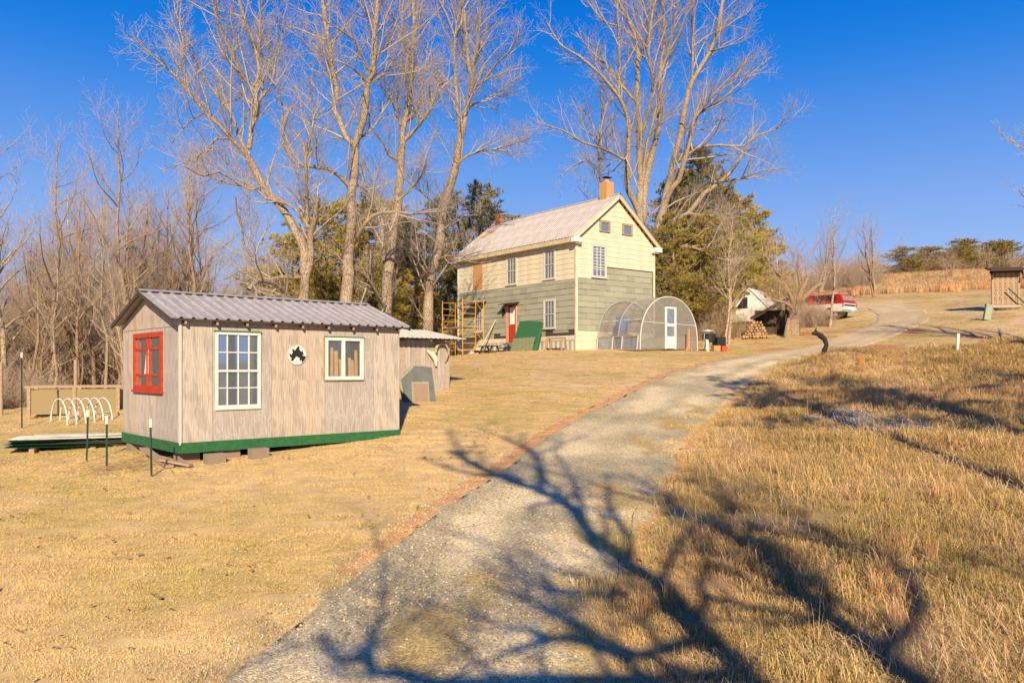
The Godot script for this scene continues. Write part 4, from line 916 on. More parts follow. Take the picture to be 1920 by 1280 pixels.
func build_grass() -> void:
	var lawn := [patch(0.36, 330, 0.03, 0.085, 0.0065, 1.3, 21), patch(0.36, 330, 0.025, 0.075, 0.007, 1.6, 22)]
	var rough := [patch(0.42, 190, 0.08, 0.20, 0.008, 1.75, 23), patch(0.36, 170, 0.12, 0.34, 0.008, 1.3, 24)]
	var L := [[], []]
	var R := [[], []]
	var S := []
	rng.seed = 77
	var z := 4.5
	while z < 72.0:
		var step := 0.20 if z < 11 else (0.26 if z < 16 else (0.36 if z < 26 else (0.55 if z < 45 else 0.95)))
		var half := 0.70 * z + 3.0
		var x := -half
		while x < half:
			var px := x + rng.randf_range(-0.5, 0.5) * step
			var pz := z + rng.randf_range(-0.5, 0.5) * step
			x += step
			var side := rd(px, pz)
			var edge := 1.42 + 0.45 * nf.get_noise_2d(px * 60.0 - 77.0, pz * 60.0) - 0.5 * pow(rng.randf(), 6.0)
			if absf(side) < edge or footprint(px, pz) or px < -17.0 - 0.1 * pz:
				continue
			var c := ground_col(px, pz)
			var k := rng.randf_range(0.88, 1.2)
			c = Color(c.r * k * 1.12, c.g * k * 1.12, c.b * k)
			var right := side > 0.0 and pz < 36.0
			if right:
				var n := nf.get_noise_2d(px * 22.0, pz * 22.0) + 0.5 * nz.get_noise_2d(px * 14, pz * 14)
				var far := clampf((side - 1.6) * 0.5, 0, 1)
				if Vector2((px - 8.9) / 1.5, (pz - 20.0) / 1.5).length() < 1.0 + 0.6 * n:
					continue
				if rng.randf() < 0.03 - 0.2 * n + (0.35 if pz < 16.0 else 0.0):
					continue
				var s := clampf(0.6 + 0.5 * far + 0.6 * n, 0.62, 1.6) * (maxf(step, 0.3) / 0.36)
				var v := 1 if rng.randf() < 0.2 + 0.9 * n else 0
				R[v].append([Transform3D(Basis(Vector3.UP, rng.randf() * TAU).scaled(Vector3(s, s * rng.randf_range(0.7, 1.25) * 0.36 / maxf(step, 0.3), s)), P(px, pz)), c])
			else:
				if pz > 36.0 and px > 6.0 and rng.randf() < 0.45:
					continue
				var verge := absf(side) - edge
				if verge < 0.45 and rng.randf() < 0.75 - verge * 1.6 and pz > 10.0:
					continue
				var s := maxf(step / 0.34, 0.8)
				L[rng.randi() % 2].append([Transform3D(Basis(Vector3.UP, rng.randf() * TAU).scaled(Vector3(s, rng.randf_range(0.7, 1.3), s)), P(px, pz)), c])
		z += step
	for i in 2:
		scatter("lawn_grass", lawn[i], M.blade, L[i], "short straw coloured winter lawn left of the drive" if i == 0 else "dry mown turf blades across the sloping lawn", "grass")
		scatter("rough_grass", rough[i], M.blade, R[i], "matted dry grass right of the gravel drive" if i == 0 else "taller tan grass clumps right of the gravel drive", "grass")
	# long pale straw lying over the rough grass, and fallen leaves on the lawn
	rng.seed = 79
	var lay := patch(0.5, 26, 0.25, 0.5, 0.007, 2.0, 28)
	for i in 2600:
		var px := rng.randf_range(1.5, 20.0)
		var pz := 5.5 + 24.0 * pow(rng.randf(), 1.4)
		if rd(px, pz) < 2.0 or px > 0.7 * pz + 2.0 or nf.get_noise_2d(px * 20.0 + 40.0, pz * 20.0) < -0.1:
			continue
		S.append([Transform3D(Basis(Vector3.UP, rng.randf() * TAU).scaled(Vector3.ONE * rng.randf_range(0.5, 1.1)), P(px, pz, 0.03)), Color(0.68, 0.50, 0.28) * rng.randf_range(0.7, 1.15)])
	scatter("lying_straw", lay, M.blade, S, "long pale straw lying over the rough grass", "grass")
	var leaf := MB.new()
	leaf.quad(Vector3(-0.02, 0, -0.03), Vector3(-0.018, 0.012, 0.03), Vector3(0.018, 0.004, 0.03), Vector3(0.022, 0.012, -0.028))
	S = []
	for i in 1200:
		var pz := 5.0 + 30.0 * pow(rng.randf(), 1.3)
		var px := rng.randf_range(-0.75, 0.5) * pz
		if absf(rd(px, pz)) < 1.3 or footprint(px, pz) or nf.get_noise_2d(px * 8.0, pz * 8.0) < -0.05:
			continue
		S.append([Transform3D(Basis.from_euler(Vector3(rng.randf_range(-0.5, 0.5), rng.randf() * TAU, rng.randf_range(-0.5, 0.5))).scaled(Vector3.ONE * rng.randf_range(0.5, 1.2)), P(px, pz, 0.045)), Color(0.30, 0.17, 0.08) * rng.randf_range(0.6, 1.4)])
	scatter("fallen_leaves", leaf.mesh(), M.blade, S, "small brown fallen leaves scattered on the lawn", "leaves")
	# weeds that stay green in the lawn
	var weed := patch(0.16, 60, 0.03, 0.09, 0.011, 1.3, 29)
	S = []
	for i in 900:
		var pz := 5.0 + 33.0 * pow(rng.randf(), 1.2)
		var px := rng.randf_range(-0.72, 0.3) * pz
		if rd(px, pz) > -1.9 or footprint(px, pz) or nz.get_noise_2d(px * 16.0, pz * 16.0 + 70.0) < 0.12:
			continue
		S.append([Transform3D(Basis(Vector3.UP, rng.randf() * TAU).scaled(Vector3.ONE * rng.randf_range(0.6, 1.3)), P(px, pz)), Color(0.34, 0.34, 0.09) * rng.randf_range(0.8, 1.2)])
	scatter("green_weeds", weed, M.blade, S, "small green weed tufts scattered in the straw lawn", "weeds")
	S = []
	# tall stalks
	rng.seed = 78
	var st := patch(0.12, 7, 0.5, 1.0, 0.007, 0.28, 25)
	for i in 420:
		var px := rng.randf_range(2.5, 22.0)
		var pz := rng.randf_range(6.5, 33.0)
		if rd(px, pz) < 2.3 or nf.get_noise_2d(px * 16.0, pz * 16.0) < 0.05:
			continue
		var c := Color(0.62, 0.43, 0.22) * rng.randf_range(0.85, 1.2)
		S.append([Transform3D(Basis(Vector3.UP, rng.randf() * TAU).scaled(Vector3.ONE * rng.randf_range(0.5, 1.0)), P(px, pz)), c])
	scatter("grass_stalks", st, M.blade, S, "thin upright dead stalks in the rough grass", "grass")
	# reddish bunch grass tufts
	var tuft := patch(0.10, 90, 0.25, 0.6, 0.006, 0.45, 26)
	S = []
	for a in [[1150.0, 8.6, 1.55], [0, 9.3, 4.4], [0, 8.9, 4.15], [0, 10.2, 4.9], [0, 8.0, 3.9], [0, 8.2, 1.3], [0, 29.0, 11.2], [0, 28.6, 11.8], [0, 28.8, 12.6], [0, 9.9, 5.3], [0, 12.5, 6.9]]:
		for k in 3:
			S.append([Transform3D(Basis(Vector3.UP, rng.randf() * TAU).scaled(Vector3.ONE * rng.randf_range(0.6, 1.15)), P(a[2] + rng.randf_range(-0.2, 0.2), a[1] + rng.randf_range(-0.2, 0.2))), Color(0.58, 0.36, 0.17) * rng.randf_range(0.9, 1.2)])
	scatter("bunch_grass", tuft, M.blade, S, "reddish upright bunch grass tufts beside the drive", "grass")
	# broom sedge on the hill
	var sedge := patch(0.7, 170, 0.45, 1.0, 0.016, 0.6, 27)
	S = []
	for i in 5200:
		var pz := rng.randf_range(70.0, 132.0)
		var px := pz * rng.randf_range(0.36, 0.80)
		var lim := 75.0 + 7.0 * nf.get_noise_2d(px * 4, pz)
		if pz < lim:
			continue
		S.append([Transform3D(Basis(Vector3.UP, rng.randf() * TAU).scaled(Vector3.ONE * rng.randf_range(0.8, 1.3)), P(px, pz)), Color(0.72, 0.40, 0.19).lerp(Color(0.60, 0.44, 0.25), clampf(0.5 + 2.0 * nf.get_noise_2d(px * 3.0, pz * 3.0), 0, 1)) * rng.randf_range(0.75, 1.2)])
	scatter("broom_sedge", sedge, M.blade, S, "golden field of tall broom sedge on the far hill", "grass")


func build_stones() -> void:
	rng.seed = 91
	var b := MB.new()
	var s := SphereMesh.new()
	s.radius = 1.0
	s.height = 1.5
	s.radial_segments = 6
	s.rings = 3
	var list := []
	for i in 46000:
		var k := rng.randf()
		var seg := 24 + int(pow(k, 1.7) * 70.0)
		if seg >= road_pts.size() - 1:
			continue
		var a := road_pts[seg].lerp(road_pts[seg + 1], rng.randf())
		if a.y < 4.0 or a.y > 30.0:
			continue
		var t := (road_pts[seg + 1] - road_pts[seg]).normalized()
		var u := rng.randf_range(-1.95, 1.95)
		var q := a + Vector2(t.y, -t.x) * u
		var mix := road_mix(u, q)
		if rng.randf() < maxf(mix.x, mix.y) * 0.95:
			continue
		var r := 0.005 + 0.013 * pow(rng.randf(), 2.5)
		var g := 0.2 + 0.5 * pow(rng.randf(), 1.5)
		var c := Color(g, g * 0.86, g * 0.57) if rng.randf() < 0.75 else Color(g * 0.95, g * 0.88, g * 0.70)
		list.append([Transform3D(Basis.from_euler(Vector3(rng.randf() * TAU, rng.randf() * TAU, rng.randf() * TAU)).scaled(Vector3(r, r * 0.8, r * 1.2)), P(q.x, q.y, (0.030 if absf(u) < 1.45 else 0.004) + r * 0.2)), c])
	scatter("gravel", s, M.stone, list, "loose grey gravel along the drive", "gravel")
	list = []
	for i in 3600:
		var a := rng.randf() * TAU
		var l := sqrt(rng.randf()) * 1.35
		var q := Vector2(8.9 + cos(a) * l * 1.1, 20.0 + sin(a) * l * 1.25)
		if nf.get_noise_2d(q.x * 30, q.y * 30) < -0.12:
			continue
		var r := 0.010 + 0.022 * pow(rng.randf(), 2.0)
		var g := rng.randf_range(0.15, 0.42)
		list.append([Transform3D(Basis.from_euler(Vector3(rng.randf() * TAU, rng.randf() * TAU, 0)).scaled(Vector3(r, r * 0.7, r * 1.2)), P(q.x, q.y, 0.015 + rng.randf() * 0.02)), Color(g, g * 0.97, g * 0.96)])
	scatter("stone_patch", s, M.stone, list, "pale crushed stone patch in the rough grass right of the drive", "gravel")


# ---------------------------------------------------------------- building helpers
func gaps(x0: float, x1: float, y0: float, y1: float, holes: Array) -> Array:
	var spans := [[x0, x1]]
	for h in holes:
		if h[3] <= y0 + 0.02 or h[2] >= y1 - 0.02:
			continue
		var o := []
		for s in spans:
			if h[1] <= s[0] or h[0] >= s[1]:
				o.append(s)
				continue
			if h[0] - s[0] > 0.02: o.append([s[0], h[0]])
			if s[1] - h[1] > 0.02: o.append([h[1], s[1]])
		spans = o
	return spans


func sheet_wall(parent: Node, called: String, edges: Array, y0: float, y1: float, holes: Array, z: float, th: float, mats: Array) -> void:
	# upright sheets between the x edges, cut round the holes
	for i in edges.size() - 1:
		var a: float = edges[i] + 0.003
		var b: float = edges[i + 1] - 0.003
		var ys := [y0, y1]
		for h in holes:
			if h[1] > a and h[0] < b and h[2] < y1:
				ys.append_array([h[2], minf(h[3], y1)])
		ys.sort()
		for j in ys.size() - 1:
			if ys[j + 1] - ys[j] < 0.01:
				continue
			for s in gaps(a, b, ys[j], ys[j + 1], holes):
				bx(called, parent, Vector3((s[0] + s[1]) / 2, (ys[j] + ys[j + 1]) / 2, z), Vector3(s[1] - s[0], ys[j + 1] - ys[j], th), mats[i % mats.size()])


func boards(parent: Node, called: String, x0: float, x1: float, y0: float, y1: float, step: float, holes: Array, z: float, m: Material, roof := false) -> void:
	var y := y0
	while y < y1 - 0.02:
		var t := minf(y + step, y1)
		var a := x0
		var b := x1
		if roof:
			var r := gable_span(t)
			a = maxf(a, r.x)
			b = minf(b, r.y)
		if b - a > 0.1:
			for s in gaps(a, b, y, t, holes):
				bx(called, parent, Vector3((s[0] + s[1]) / 2, (y + t) / 2, z), Vector3(s[1] - s[0], t - y + 0.012, 0.016), m, Vector3(-0.055, 0, 0))
			for h in holes:
				for q in [[maxf(y, h[3]), t], [y, minf(t, h[2])]]:
					if h[3] > y + 0.02 and h[2] < t - 0.02 and q[1] - q[0] > 0.02 and q[1] - q[0] < t - y - 0.01 and h[0] > a and h[1] < b:
						bx(called, parent, Vector3((h[0] + h[1]) / 2, (q[0] + q[1]) / 2, z), Vector3(h[1] - h[0], q[1] - q[0], 0.016), m, Vector3(-0.055, 0, 0))
		y = t


func gable_span(y: float) -> Vector2:   # how wide the house gable is at height y
	var k := maxf(0.0, (y - 5.95) / 0.806)
	return Vector2(k, 5.7 - k)


func shingles(parent: Node, x0: float, x1: float, y0: float, y1: float, holes: Array, z: float, skip_low := false) -> void:
	var y := y0
	var row := 0
	while y < y1 - 0.05:
		var t := minf(y + 0.30, y1)
		for s in gaps(x0, x1, y, t, holes):
			var x: float = s[0]
			var first := true
			while x < s[1] - 0.03:
				var w := 0.61
				if first and row % 2 == 1:
					w = 0.3
				first = false
				var e: float = minf(x + w, s[1])
				if skip_low and row == 0 and int(x * 3.3) % 3 == 0:
					x = e
					continue
				var cut := 0.15 if skip_low and row == 0 and int(x * 7.0) % 2 == 0 else 0.0
				var d := rng.randf_range(0.0, 0.012)
				bx("shingle", parent, Vector3((x + e) / 2, (y + t + cut) / 2, z + d), Vector3(e - x - 0.008, t - y - 0.004 - cut, 0.012), M["shingle%d" % (rng.randi() % 3)], Vector3(-0.05 - rng.randf() * 0.05, 0, rng.randf_range(-0.008, 0.008)))
				x = e
		for h in holes:
			for q in [[maxf(y, h[3]), t], [y, minf(t, h[2])]]:
				if h[3] > y + 0.02 and h[2] < t - 0.02 and q[1] - q[0] > 0.02 and q[1] - q[0] < t - y - 0.01:
					bx("shingle", parent, Vector3((h[0] + h[1]) / 2, (q[0] + q[1]) / 2, z), Vector3(h[1] - h[0], q[1] - q[0], 0.012), M.shingle0, Vector3(-0.05, 0, 0))
		y = t
		row += 1


func window(parent: Node, at: Vector3, turn: float, w: float, h: float, fr: float, cols: Array, rows: Array, meet: float, mf: Material, mm: Material, glass: Material, casing := 0.0, sill := true) -> Node3D:
	# cols, rows: shares of the width and height where glazing bars run; meet: share where the two sashes meet (0 = none)
	var o := group_node("window", parent, at, turn)
	var d := 0.05
	if casing > 0.0:
		bx("casing", o, Vector3(w / 2, h + casing / 2, 0.012), Vector3(w + casing * 2, casing, 0.035), mf)
		bx("casing", o, Vector3(-casing / 2, h / 2, 0.012), Vector3(casing, h, 0.035), mf)
		bx("casing", o, Vector3(w + casing / 2, h / 2, 0.012), Vector3(casing, h, 0.035), mf)
		if sill:
			bx("sill", o, Vector3(w / 2, -0.03, 0.03), Vector3(w + casing * 2 + 0.06, 0.06, 0.08), mf)
	bx("frame", o, Vector3(w / 2, h - fr / 2, 0), Vector3(w, fr, d), mf)
	bx("frame", o, Vector3(w / 2, fr / 2, 0), Vector3(w, fr, d), mf)
	bx("frame", o, Vector3(fr / 2, h / 2, 0), Vector3(fr, h - 2 * fr, d), mf)
	bx("frame", o, Vector3(w - fr / 2, h / 2, 0), Vector3(fr, h - 2 * fr, d), mf)
	if meet > 0.0:
		bx("meeting_rail", o, Vector3(w / 2, h * meet, 0.004), Vector3(w - 2 * fr, fr * 0.8, 0.04), mf)
	var bw := fr * 0.38
	for c in cols:
		bx("glazing_bar", o, Vector3(w * c, h / 2, -0.002), Vector3(bw, h - 2 * fr, 0.024), mm)
	for r in rows:
		bx("glazing_bar", o, Vector3(w / 2, h * r, -0.004), Vector3(w - 2 * fr, bw, 0.02), mm)
	bx("pane", o, Vector3(w / 2, h / 2, -0.012), Vector3(w - 2 * fr, h - 2 * fr, 0.004), glass)
	return o


func ribbed(w: float, l: float, rib: float, hgt: float) -> ArrayMesh:
	# a metal roofing sheet lying in x (width) and z (length), ribs up
	var b := MB.new()
	var n := int(round(w / rib))
	var s := w / n
	for i in n:
		var x := i * s
		var pr := [[x, 0.0], [x + s * 0.62, 0.0], [x + s * 0.72, hgt], [x + s * 0.90, hgt], [x + s, 0.0]]
		for k in 4:
			var a: Array = pr[k]
			var e: Array = pr[k + 1]
			b.quad(Vector3(a[0], a[1], 0), Vector3(a[0], a[1], l), Vector3(e[0], e[1], l), Vector3(e[0], e[1], 0))
			b.quad(Vector3(a[0], a[1] - 0.004, 0), Vector3(e[0], e[1] - 0.004, 0), Vector3(e[0], e[1] - 0.004, l), Vector3(a[0], a[1] - 0.004, l))
	return b.mesh()


func metal_roof(parent: Node, x0: float, x1: float, ridge: Vector2, eave_f: Vector2, eave_b: Vector2, sheets: int, rib: float, hgt: float, mats: Array, along_z := false) -> Node3D:
	# ridge and eaves in (z, y); sheets run along x. along_z: the building's long side lies along its z axis
	var o := group_node("roof", parent, Vector3.ZERO, PI / 2 if along_z else 0.0)
	for side in 2:
		var e := eave_f if side == 0 else eave_b
		var l := ridge.distance_to(e)
		var w := (x1 - x0) / sheets
		var me := ribbed(w, l, rib, hgt)
		var dz := Vector3(0, e.y - ridge.y, e.x - ridge.x).normalized()
		for i in sheets:
			var xa := x0 + w * i if side == 0 else x0 + w * (i + 1)
			var bs := Basis(Vector3.RIGHT, dz.cross(Vector3.RIGHT), dz) if side == 0 else Basis(Vector3.LEFT, dz.cross(Vector3.LEFT), dz)
			put("roof_sheet", me, mats[(i * 7 + side) % mats.size()], o, Transform3D(bs, Vector3(xa, ridge.y + rng.randf_range(0, 0.004), ridge.x)))
	var c := MB.new()
	for side in 2:
		var e := eave_f if side == 0 else eave_b
		var d := Vector3(0, e.y - ridge.y, e.x - ridge.x).normalized()
		var a := Vector3(x0 - 0.01, ridge.y + hgt + 0.012, ridge.x)
		var b := Vector3(x1 + 0.01, ridge.y + hgt + 0.012, ridge.x)
		if side == 0:
			c.quad(a, a + d * 0.16, b + d * 0.16, b)
		else:
			c.quad(b, b + d * 0.16, a + d * 0.16, a)
	put("ridge_cap", c.mesh(), mats[0], o)
	return o


# ---------------------------------------------------------------- the shed
func build_shed() -> void:
	rng.seed = 101
	var turn := atan2(0.672, 0.741)
	var at := Vector3(-6.3, EYE - 1.62, -15.1)
	var s := thing("garden_shed", "small weathered plywood shed with grey metal roof and green skirt board", "shed", at, turn)
	var L := 4.98
	var D := 3.5
	var plys := [M.ply0, M.ply2, M.ply1, M.ply2, M.ply0]
	var front := group_node("front_wall", s)
	var holes := [[0.67, 1.59, 0.80, 2.33], [3.05, 4.0, 1.37, 2.29]]
	sheet_wall(front, "wall_panel", [0.03, 0.62, 1.84, 3.06, 4.28, L], 0.16, 2.56, holes, -0.012, 0.024, plys)
	var side := group_node("end_wall", s, Vector3(0, 0, -D), -PI / 2)
	var rw := [D - 2.68, D - 0.93, 1.16, 2.35]
	sheet_wall(side, "wall_panel", [0.0, 0.9, 2.12, D - 0.03], 0.16, 2.42, [rw], -0.012, 0.024, [M.ply1, M.ply0, M.ply2])
	var g := MB.new()
	g.prism(PackedVector2Array([Vector2(0, 2.43), Vector2(D, 2.43), Vector2(D, 2.54), Vector2(D / 2, 3.17), Vector2(0, 2.54)]), Transform3D(Basis(), Vector3(0, 0, -0.022)), 0.026)
	put("gable_panel", g.mesh(), M.ply1, side)
	var far := group_node("end_wall", s, Vector3(L, 0, 0), PI / 2)
	sheet_wall(far, "wall_panel", [0.03, 1.22, 2.44, D], 0.16, 2.42, [], -0.012, 0.024, [M.ply1, M.ply0, M.ply2])
	put("gable_panel", g.mesh(), M.ply2, far)
	var back := group_node("back_wall", s, Vector3(L, 0, -D), PI)
	sheet_wall(back, "wall_panel", [0.03, 1.22, 2.44, 3.66, L - 0.03], 0.16, 2.54, [], -0.012, 0.024, plys)
	bx("floor", s, Vector3(L / 2, 0.17, -D / 2), Vector3(L - 0.08, 0.04, D - 0.08), M.dark_wood)
	bx("corner_strip", s, Vector3(-0.004, 1.36, 0.004), Vector3(0.05, 2.4, 0.05), M.white_worn)
	for q in [[0.0, 2.5], [2.5, 4.2], [4.2, L]]:
		bx("skirt_board", s, Vector3((q[0] + q[1]) / 2, 0.10, 0.018), Vector3(q[1] - q[0] - 0.006, 0.20, 0.03), M.green_trim)
	for q in [[-D, -2.2], [-2.2, -0.75], [-0.75, 0.03]]:
		bx("skirt_board", s, Vector3(-0.018, 0.10, (q[0] + q[1]) / 2), Vector3(0.03, 0.20, q[1] - q[0] - 0.006), M.green_trim)
	bx("skirt_board", s, Vector3(L + 0.018, 0.10, -D / 2), Vector3(0.03, 0.20, D), M.green_trim)
	metal_roof(s, -0.22, L + 0.22, Vector2(-D / 2, 3.20), Vector2(0.17, 2.555), Vector2(-D - 0.17, 2.555), 6, 0.228, 0.032, [M.roof_metal])
	for i in 9:
		var x := 0.06 + i * 0.605
		beam("rafter", s, Vector3(x, 3.13, -D / 2), Vector3(x, 2.495, 0.11), 0.04, 0.07, M.dark_wood)
		bx("rafter_end", s, Vector3(x, 2.485, 0.125), Vector3(0.042, 0.06, 0.02), M.old_wood)
	bx("drip_edge", s, Vector3(L / 2, 2.54, 0.15), Vector3(L + 0.44, 0.03, 0.02), M.dark_wood)
	for e in [-0.20, L + 0.20]:
		beam("rake_board", s, Vector3(e, 3.155, -D / 2), Vector3(e, 2.52, 0.15), 0.03, 0.07, M.dark_wood)
		beam("rake_board", s, Vector3(e, 3.155, -D / 2), Vector3(e, 2.52, -D - 0.15), 0.03, 0.07, M.dark_wood)
	# windows
	var w := window(s, Vector3(0.67, 0.80, 0.012), 0, 0.92, 1.53, 0.05, [0.26, 0.5, 0.74], [0.28, 0.74], 0.5, M.white_paint, M.white_paint, M.glass_shine)
	tag(w, "white sash window with small panes", "")
	bx("rail", w, Vector3(0.46, 0.055, 0.006), Vector3(0.82, 0.07, 0.05), M.white_paint)
	bx("head_strip", w, Vector3(0.46, 1.545, 0.01), Vector3(0.96, 0.025, 0.05), M.green_trim)
	w = window(s, Vector3(3.05, 1.37, 0.012), 0, 0.95, 0.92, 0.07, [], [], 0.0, M.white_paint, M.white_paint, M.glass_clear)
	bx("mullion", w, Vector3(0.45, 0.46, 0.004), Vector3(0.07, 0.80, 0.045), M.white_paint)
	bx("head_strip", w, Vector3(0.475, 0.93, 0.01), Vector3(0.98, 0.02, 0.05), M.green_trim)
	bx("sill_strip", w, Vector3(0.475, -0.012, 0.01), Vector3(0.97, 0.02, 0.04), M.old_wood)
	bx("trim", w, Vector3(-0.018, 0.46, 0.004), Vector3(0.03, 0.94, 0.03), M.rust_metal)
	w = window(s, Vector3(-0.012, 1.16, -2.68), -PI / 2, 1.75, 1.19, 0.10, [0.47], [0.27, 0.72], 0.0, M.red_paint, M.red_paint, M.glass_clear)
	tag(w, "red framed window", "")
	bx("bar", w, Vector3(1.0, 0.6, 0.0), Vector3(0.06, 1.0, 0.03), M.red_paint)
	bx("reveal", w, Vector3(0.16, 0.6, -0.05), Vector3(0.10, 1.0, 0.06), M.red_paint)
	bx("sill", w, Vector3(0.875, -0.02, 0.02), Vector3(1.8, 0.05, 0.07), M.red_paint)
	# piers
	for q in [[0.25, -0.35], [1.0, -0.2], [0.2, -3.1], [2.6, -0.4], [3.9, -0.5], [2.4, -3.1], [4.6, -3.0]]:
		var gl := s.to_global(Vector3(q[0], 0, q[1]))
		var gy := ht(gl.x, -gl.z) - at.y
		bx("pier_block", s, Vector3(q[0], (gy - 0.1) / 2 + 0.0, q[1]), Vector3(0.4, maxf(0.1, -gy + 0.1), 0.3), M.concrete)
	bx("floor_joist", s, Vector3(L / 2, 0.07, -0.3), Vector3(L - 0.1, 0.15, 0.09), M.dark_wood)
	bx("floor_joist", s, Vector3(L / 2, 0.07, -D + 0.3), Vector3(L - 0.1, 0.15, 0.09), M.dark_wood)
	# on and in the shed
	var T := s.transform
	var sign := thing("bat_plaque", "round black and white bat plaque on the shed's front wall", "plaque", T * Vector3(2.40, 1.90, 0.002), turn)
	var m := MB.new()
	var disc := PackedVector2Array()
	for i in 28:
		disc.append(Vector2(cos(TAU * i / 28.0), sin(TAU * i / 28.0)) * 0.2)
	m.prism(disc, Transform3D(), 0.014)
	put("disc", m.mesh(), M.white_paint, sign)
	var bat := PackedVector2Array([Vector2(-0.02, -0.03), Vector2(-0.10, -0.13), Vector2(-0.155, -0.115), Vector2(-0.12, -0.08), Vector2(-0.16, -0.04), Vector2(-0.185, 0.03), Vector2(-0.13, 0.0), Vector2(-0.10, 0.05), Vector2(-0.12, 0.13), Vector2(-0.05, 0.09), Vector2(0.01, 0.17), Vector2(0.05, 0.18), Vector2(0.05, 0.11), Vector2(0.10, 0.06), Vector2(0.11, 0.10), Vector2(0.15, 0.02), Vector2(0.11, -0.01), Vector2(0.19, -0.03), Vector2(0.21, 0.0), Vector2(0.20, -0.06), Vector2(0.15, -0.13), Vector2(0.10, -0.17), Vector2(0.11, -0.11), Vector2(0.05, -0.12), Vector2(0.06, -0.07)])
	if Geometry2D.is_polygon_clockwise(bat):
		bat.reverse()
	m = MB.new()
	m.prism(bat, Transform3D(Basis(), Vector3(0, 0, 0.013)), 0.008)
	put("bat", m.mesh(), M.black, sign)
	m = MB.new()
	for i in 28:
		var a := disc[i]
		var b := disc[(i + 1) % 28]
		m.box(Transform3D(Basis(Vector3.BACK, (b - a).angle()), Vector3((a.x + b.x) / 2, (a.y + b.y) / 2, 0.011) * Vector3(1.04, 1.04, 1)), Vector3(a.distance_to(b) * 1.1, 0.014, 0.022))
	put("rim", m.mesh(), M.white_worn, sign)
	for i in 9:
		var x := 3.12 + i * 0.095 + (0.05 if i > 3 else 0.0)
		var hh: float = [0.62, 0.58, 0.80, 0.70, 0.52, 0.42, 0.55, 0.50, 0.72][i]
		var bd := bx("lumber_board", self, T * Vector3(x, 1.3 + hh / 2 - 0.25, -0.12 - 0.02 * (i % 3)), Vector3(0.07 + 0.02 * (i % 2), hh + 0.5, 0.025), M.lumber, Vector3(-0.06, turn, 0.04 * sin(i * 2.0)))
		bd.name = numbered("lumber_board")
		tag(bd, "upright yellow lumber board behind the shed's sliding window", "board", "lumber inside the shed window")
	tag(bx("shelf_unit", self, T * Vector3(3.5, 0.95, -0.35), Vector3(1.4, 0.06, 0.5), M.lumber, Vector3(0, turn, 0)), "wooden shelf inside the shed behind the sliding window", "shelf")
	m = MB.new()
	for i in 8:
		var a := Vector3(0.14, 0, 0) * (i / 7.0) + Vector3(0, 0, 0.02 * sin(i * 1.7))
		var b := Vector3(0.14, 0, 0) * ((i + 1) / 7.0) + Vector3(0, 0, 0.02 * sin((i + 1) * 1.7))
		m.quad(a * 2.4, b * 2.4, b * 1.2 + Vector3(0.1, 0.55, 0), a * 1.2 + Vector3(0.1, 0.55, 0))
	var cl := put("white_cloth", m.mesh(), M.cloth, self, Transform3D(Basis(Vector3.UP, turn - PI / 2), T * Vector3(0.12, 1.5, -2.35)))
	tag(cl, "white cloth hanging inside the red framed shed window", "cloth")
	tag(bx("insulation_board", self, T * Vector3(1.1, 1.05, -0.6), Vector3(1.2, 0.75, 0.04), M.insul, Vector3(-0.1, turn, 0)), "pale blue board leaning inside the white sash window", "board")


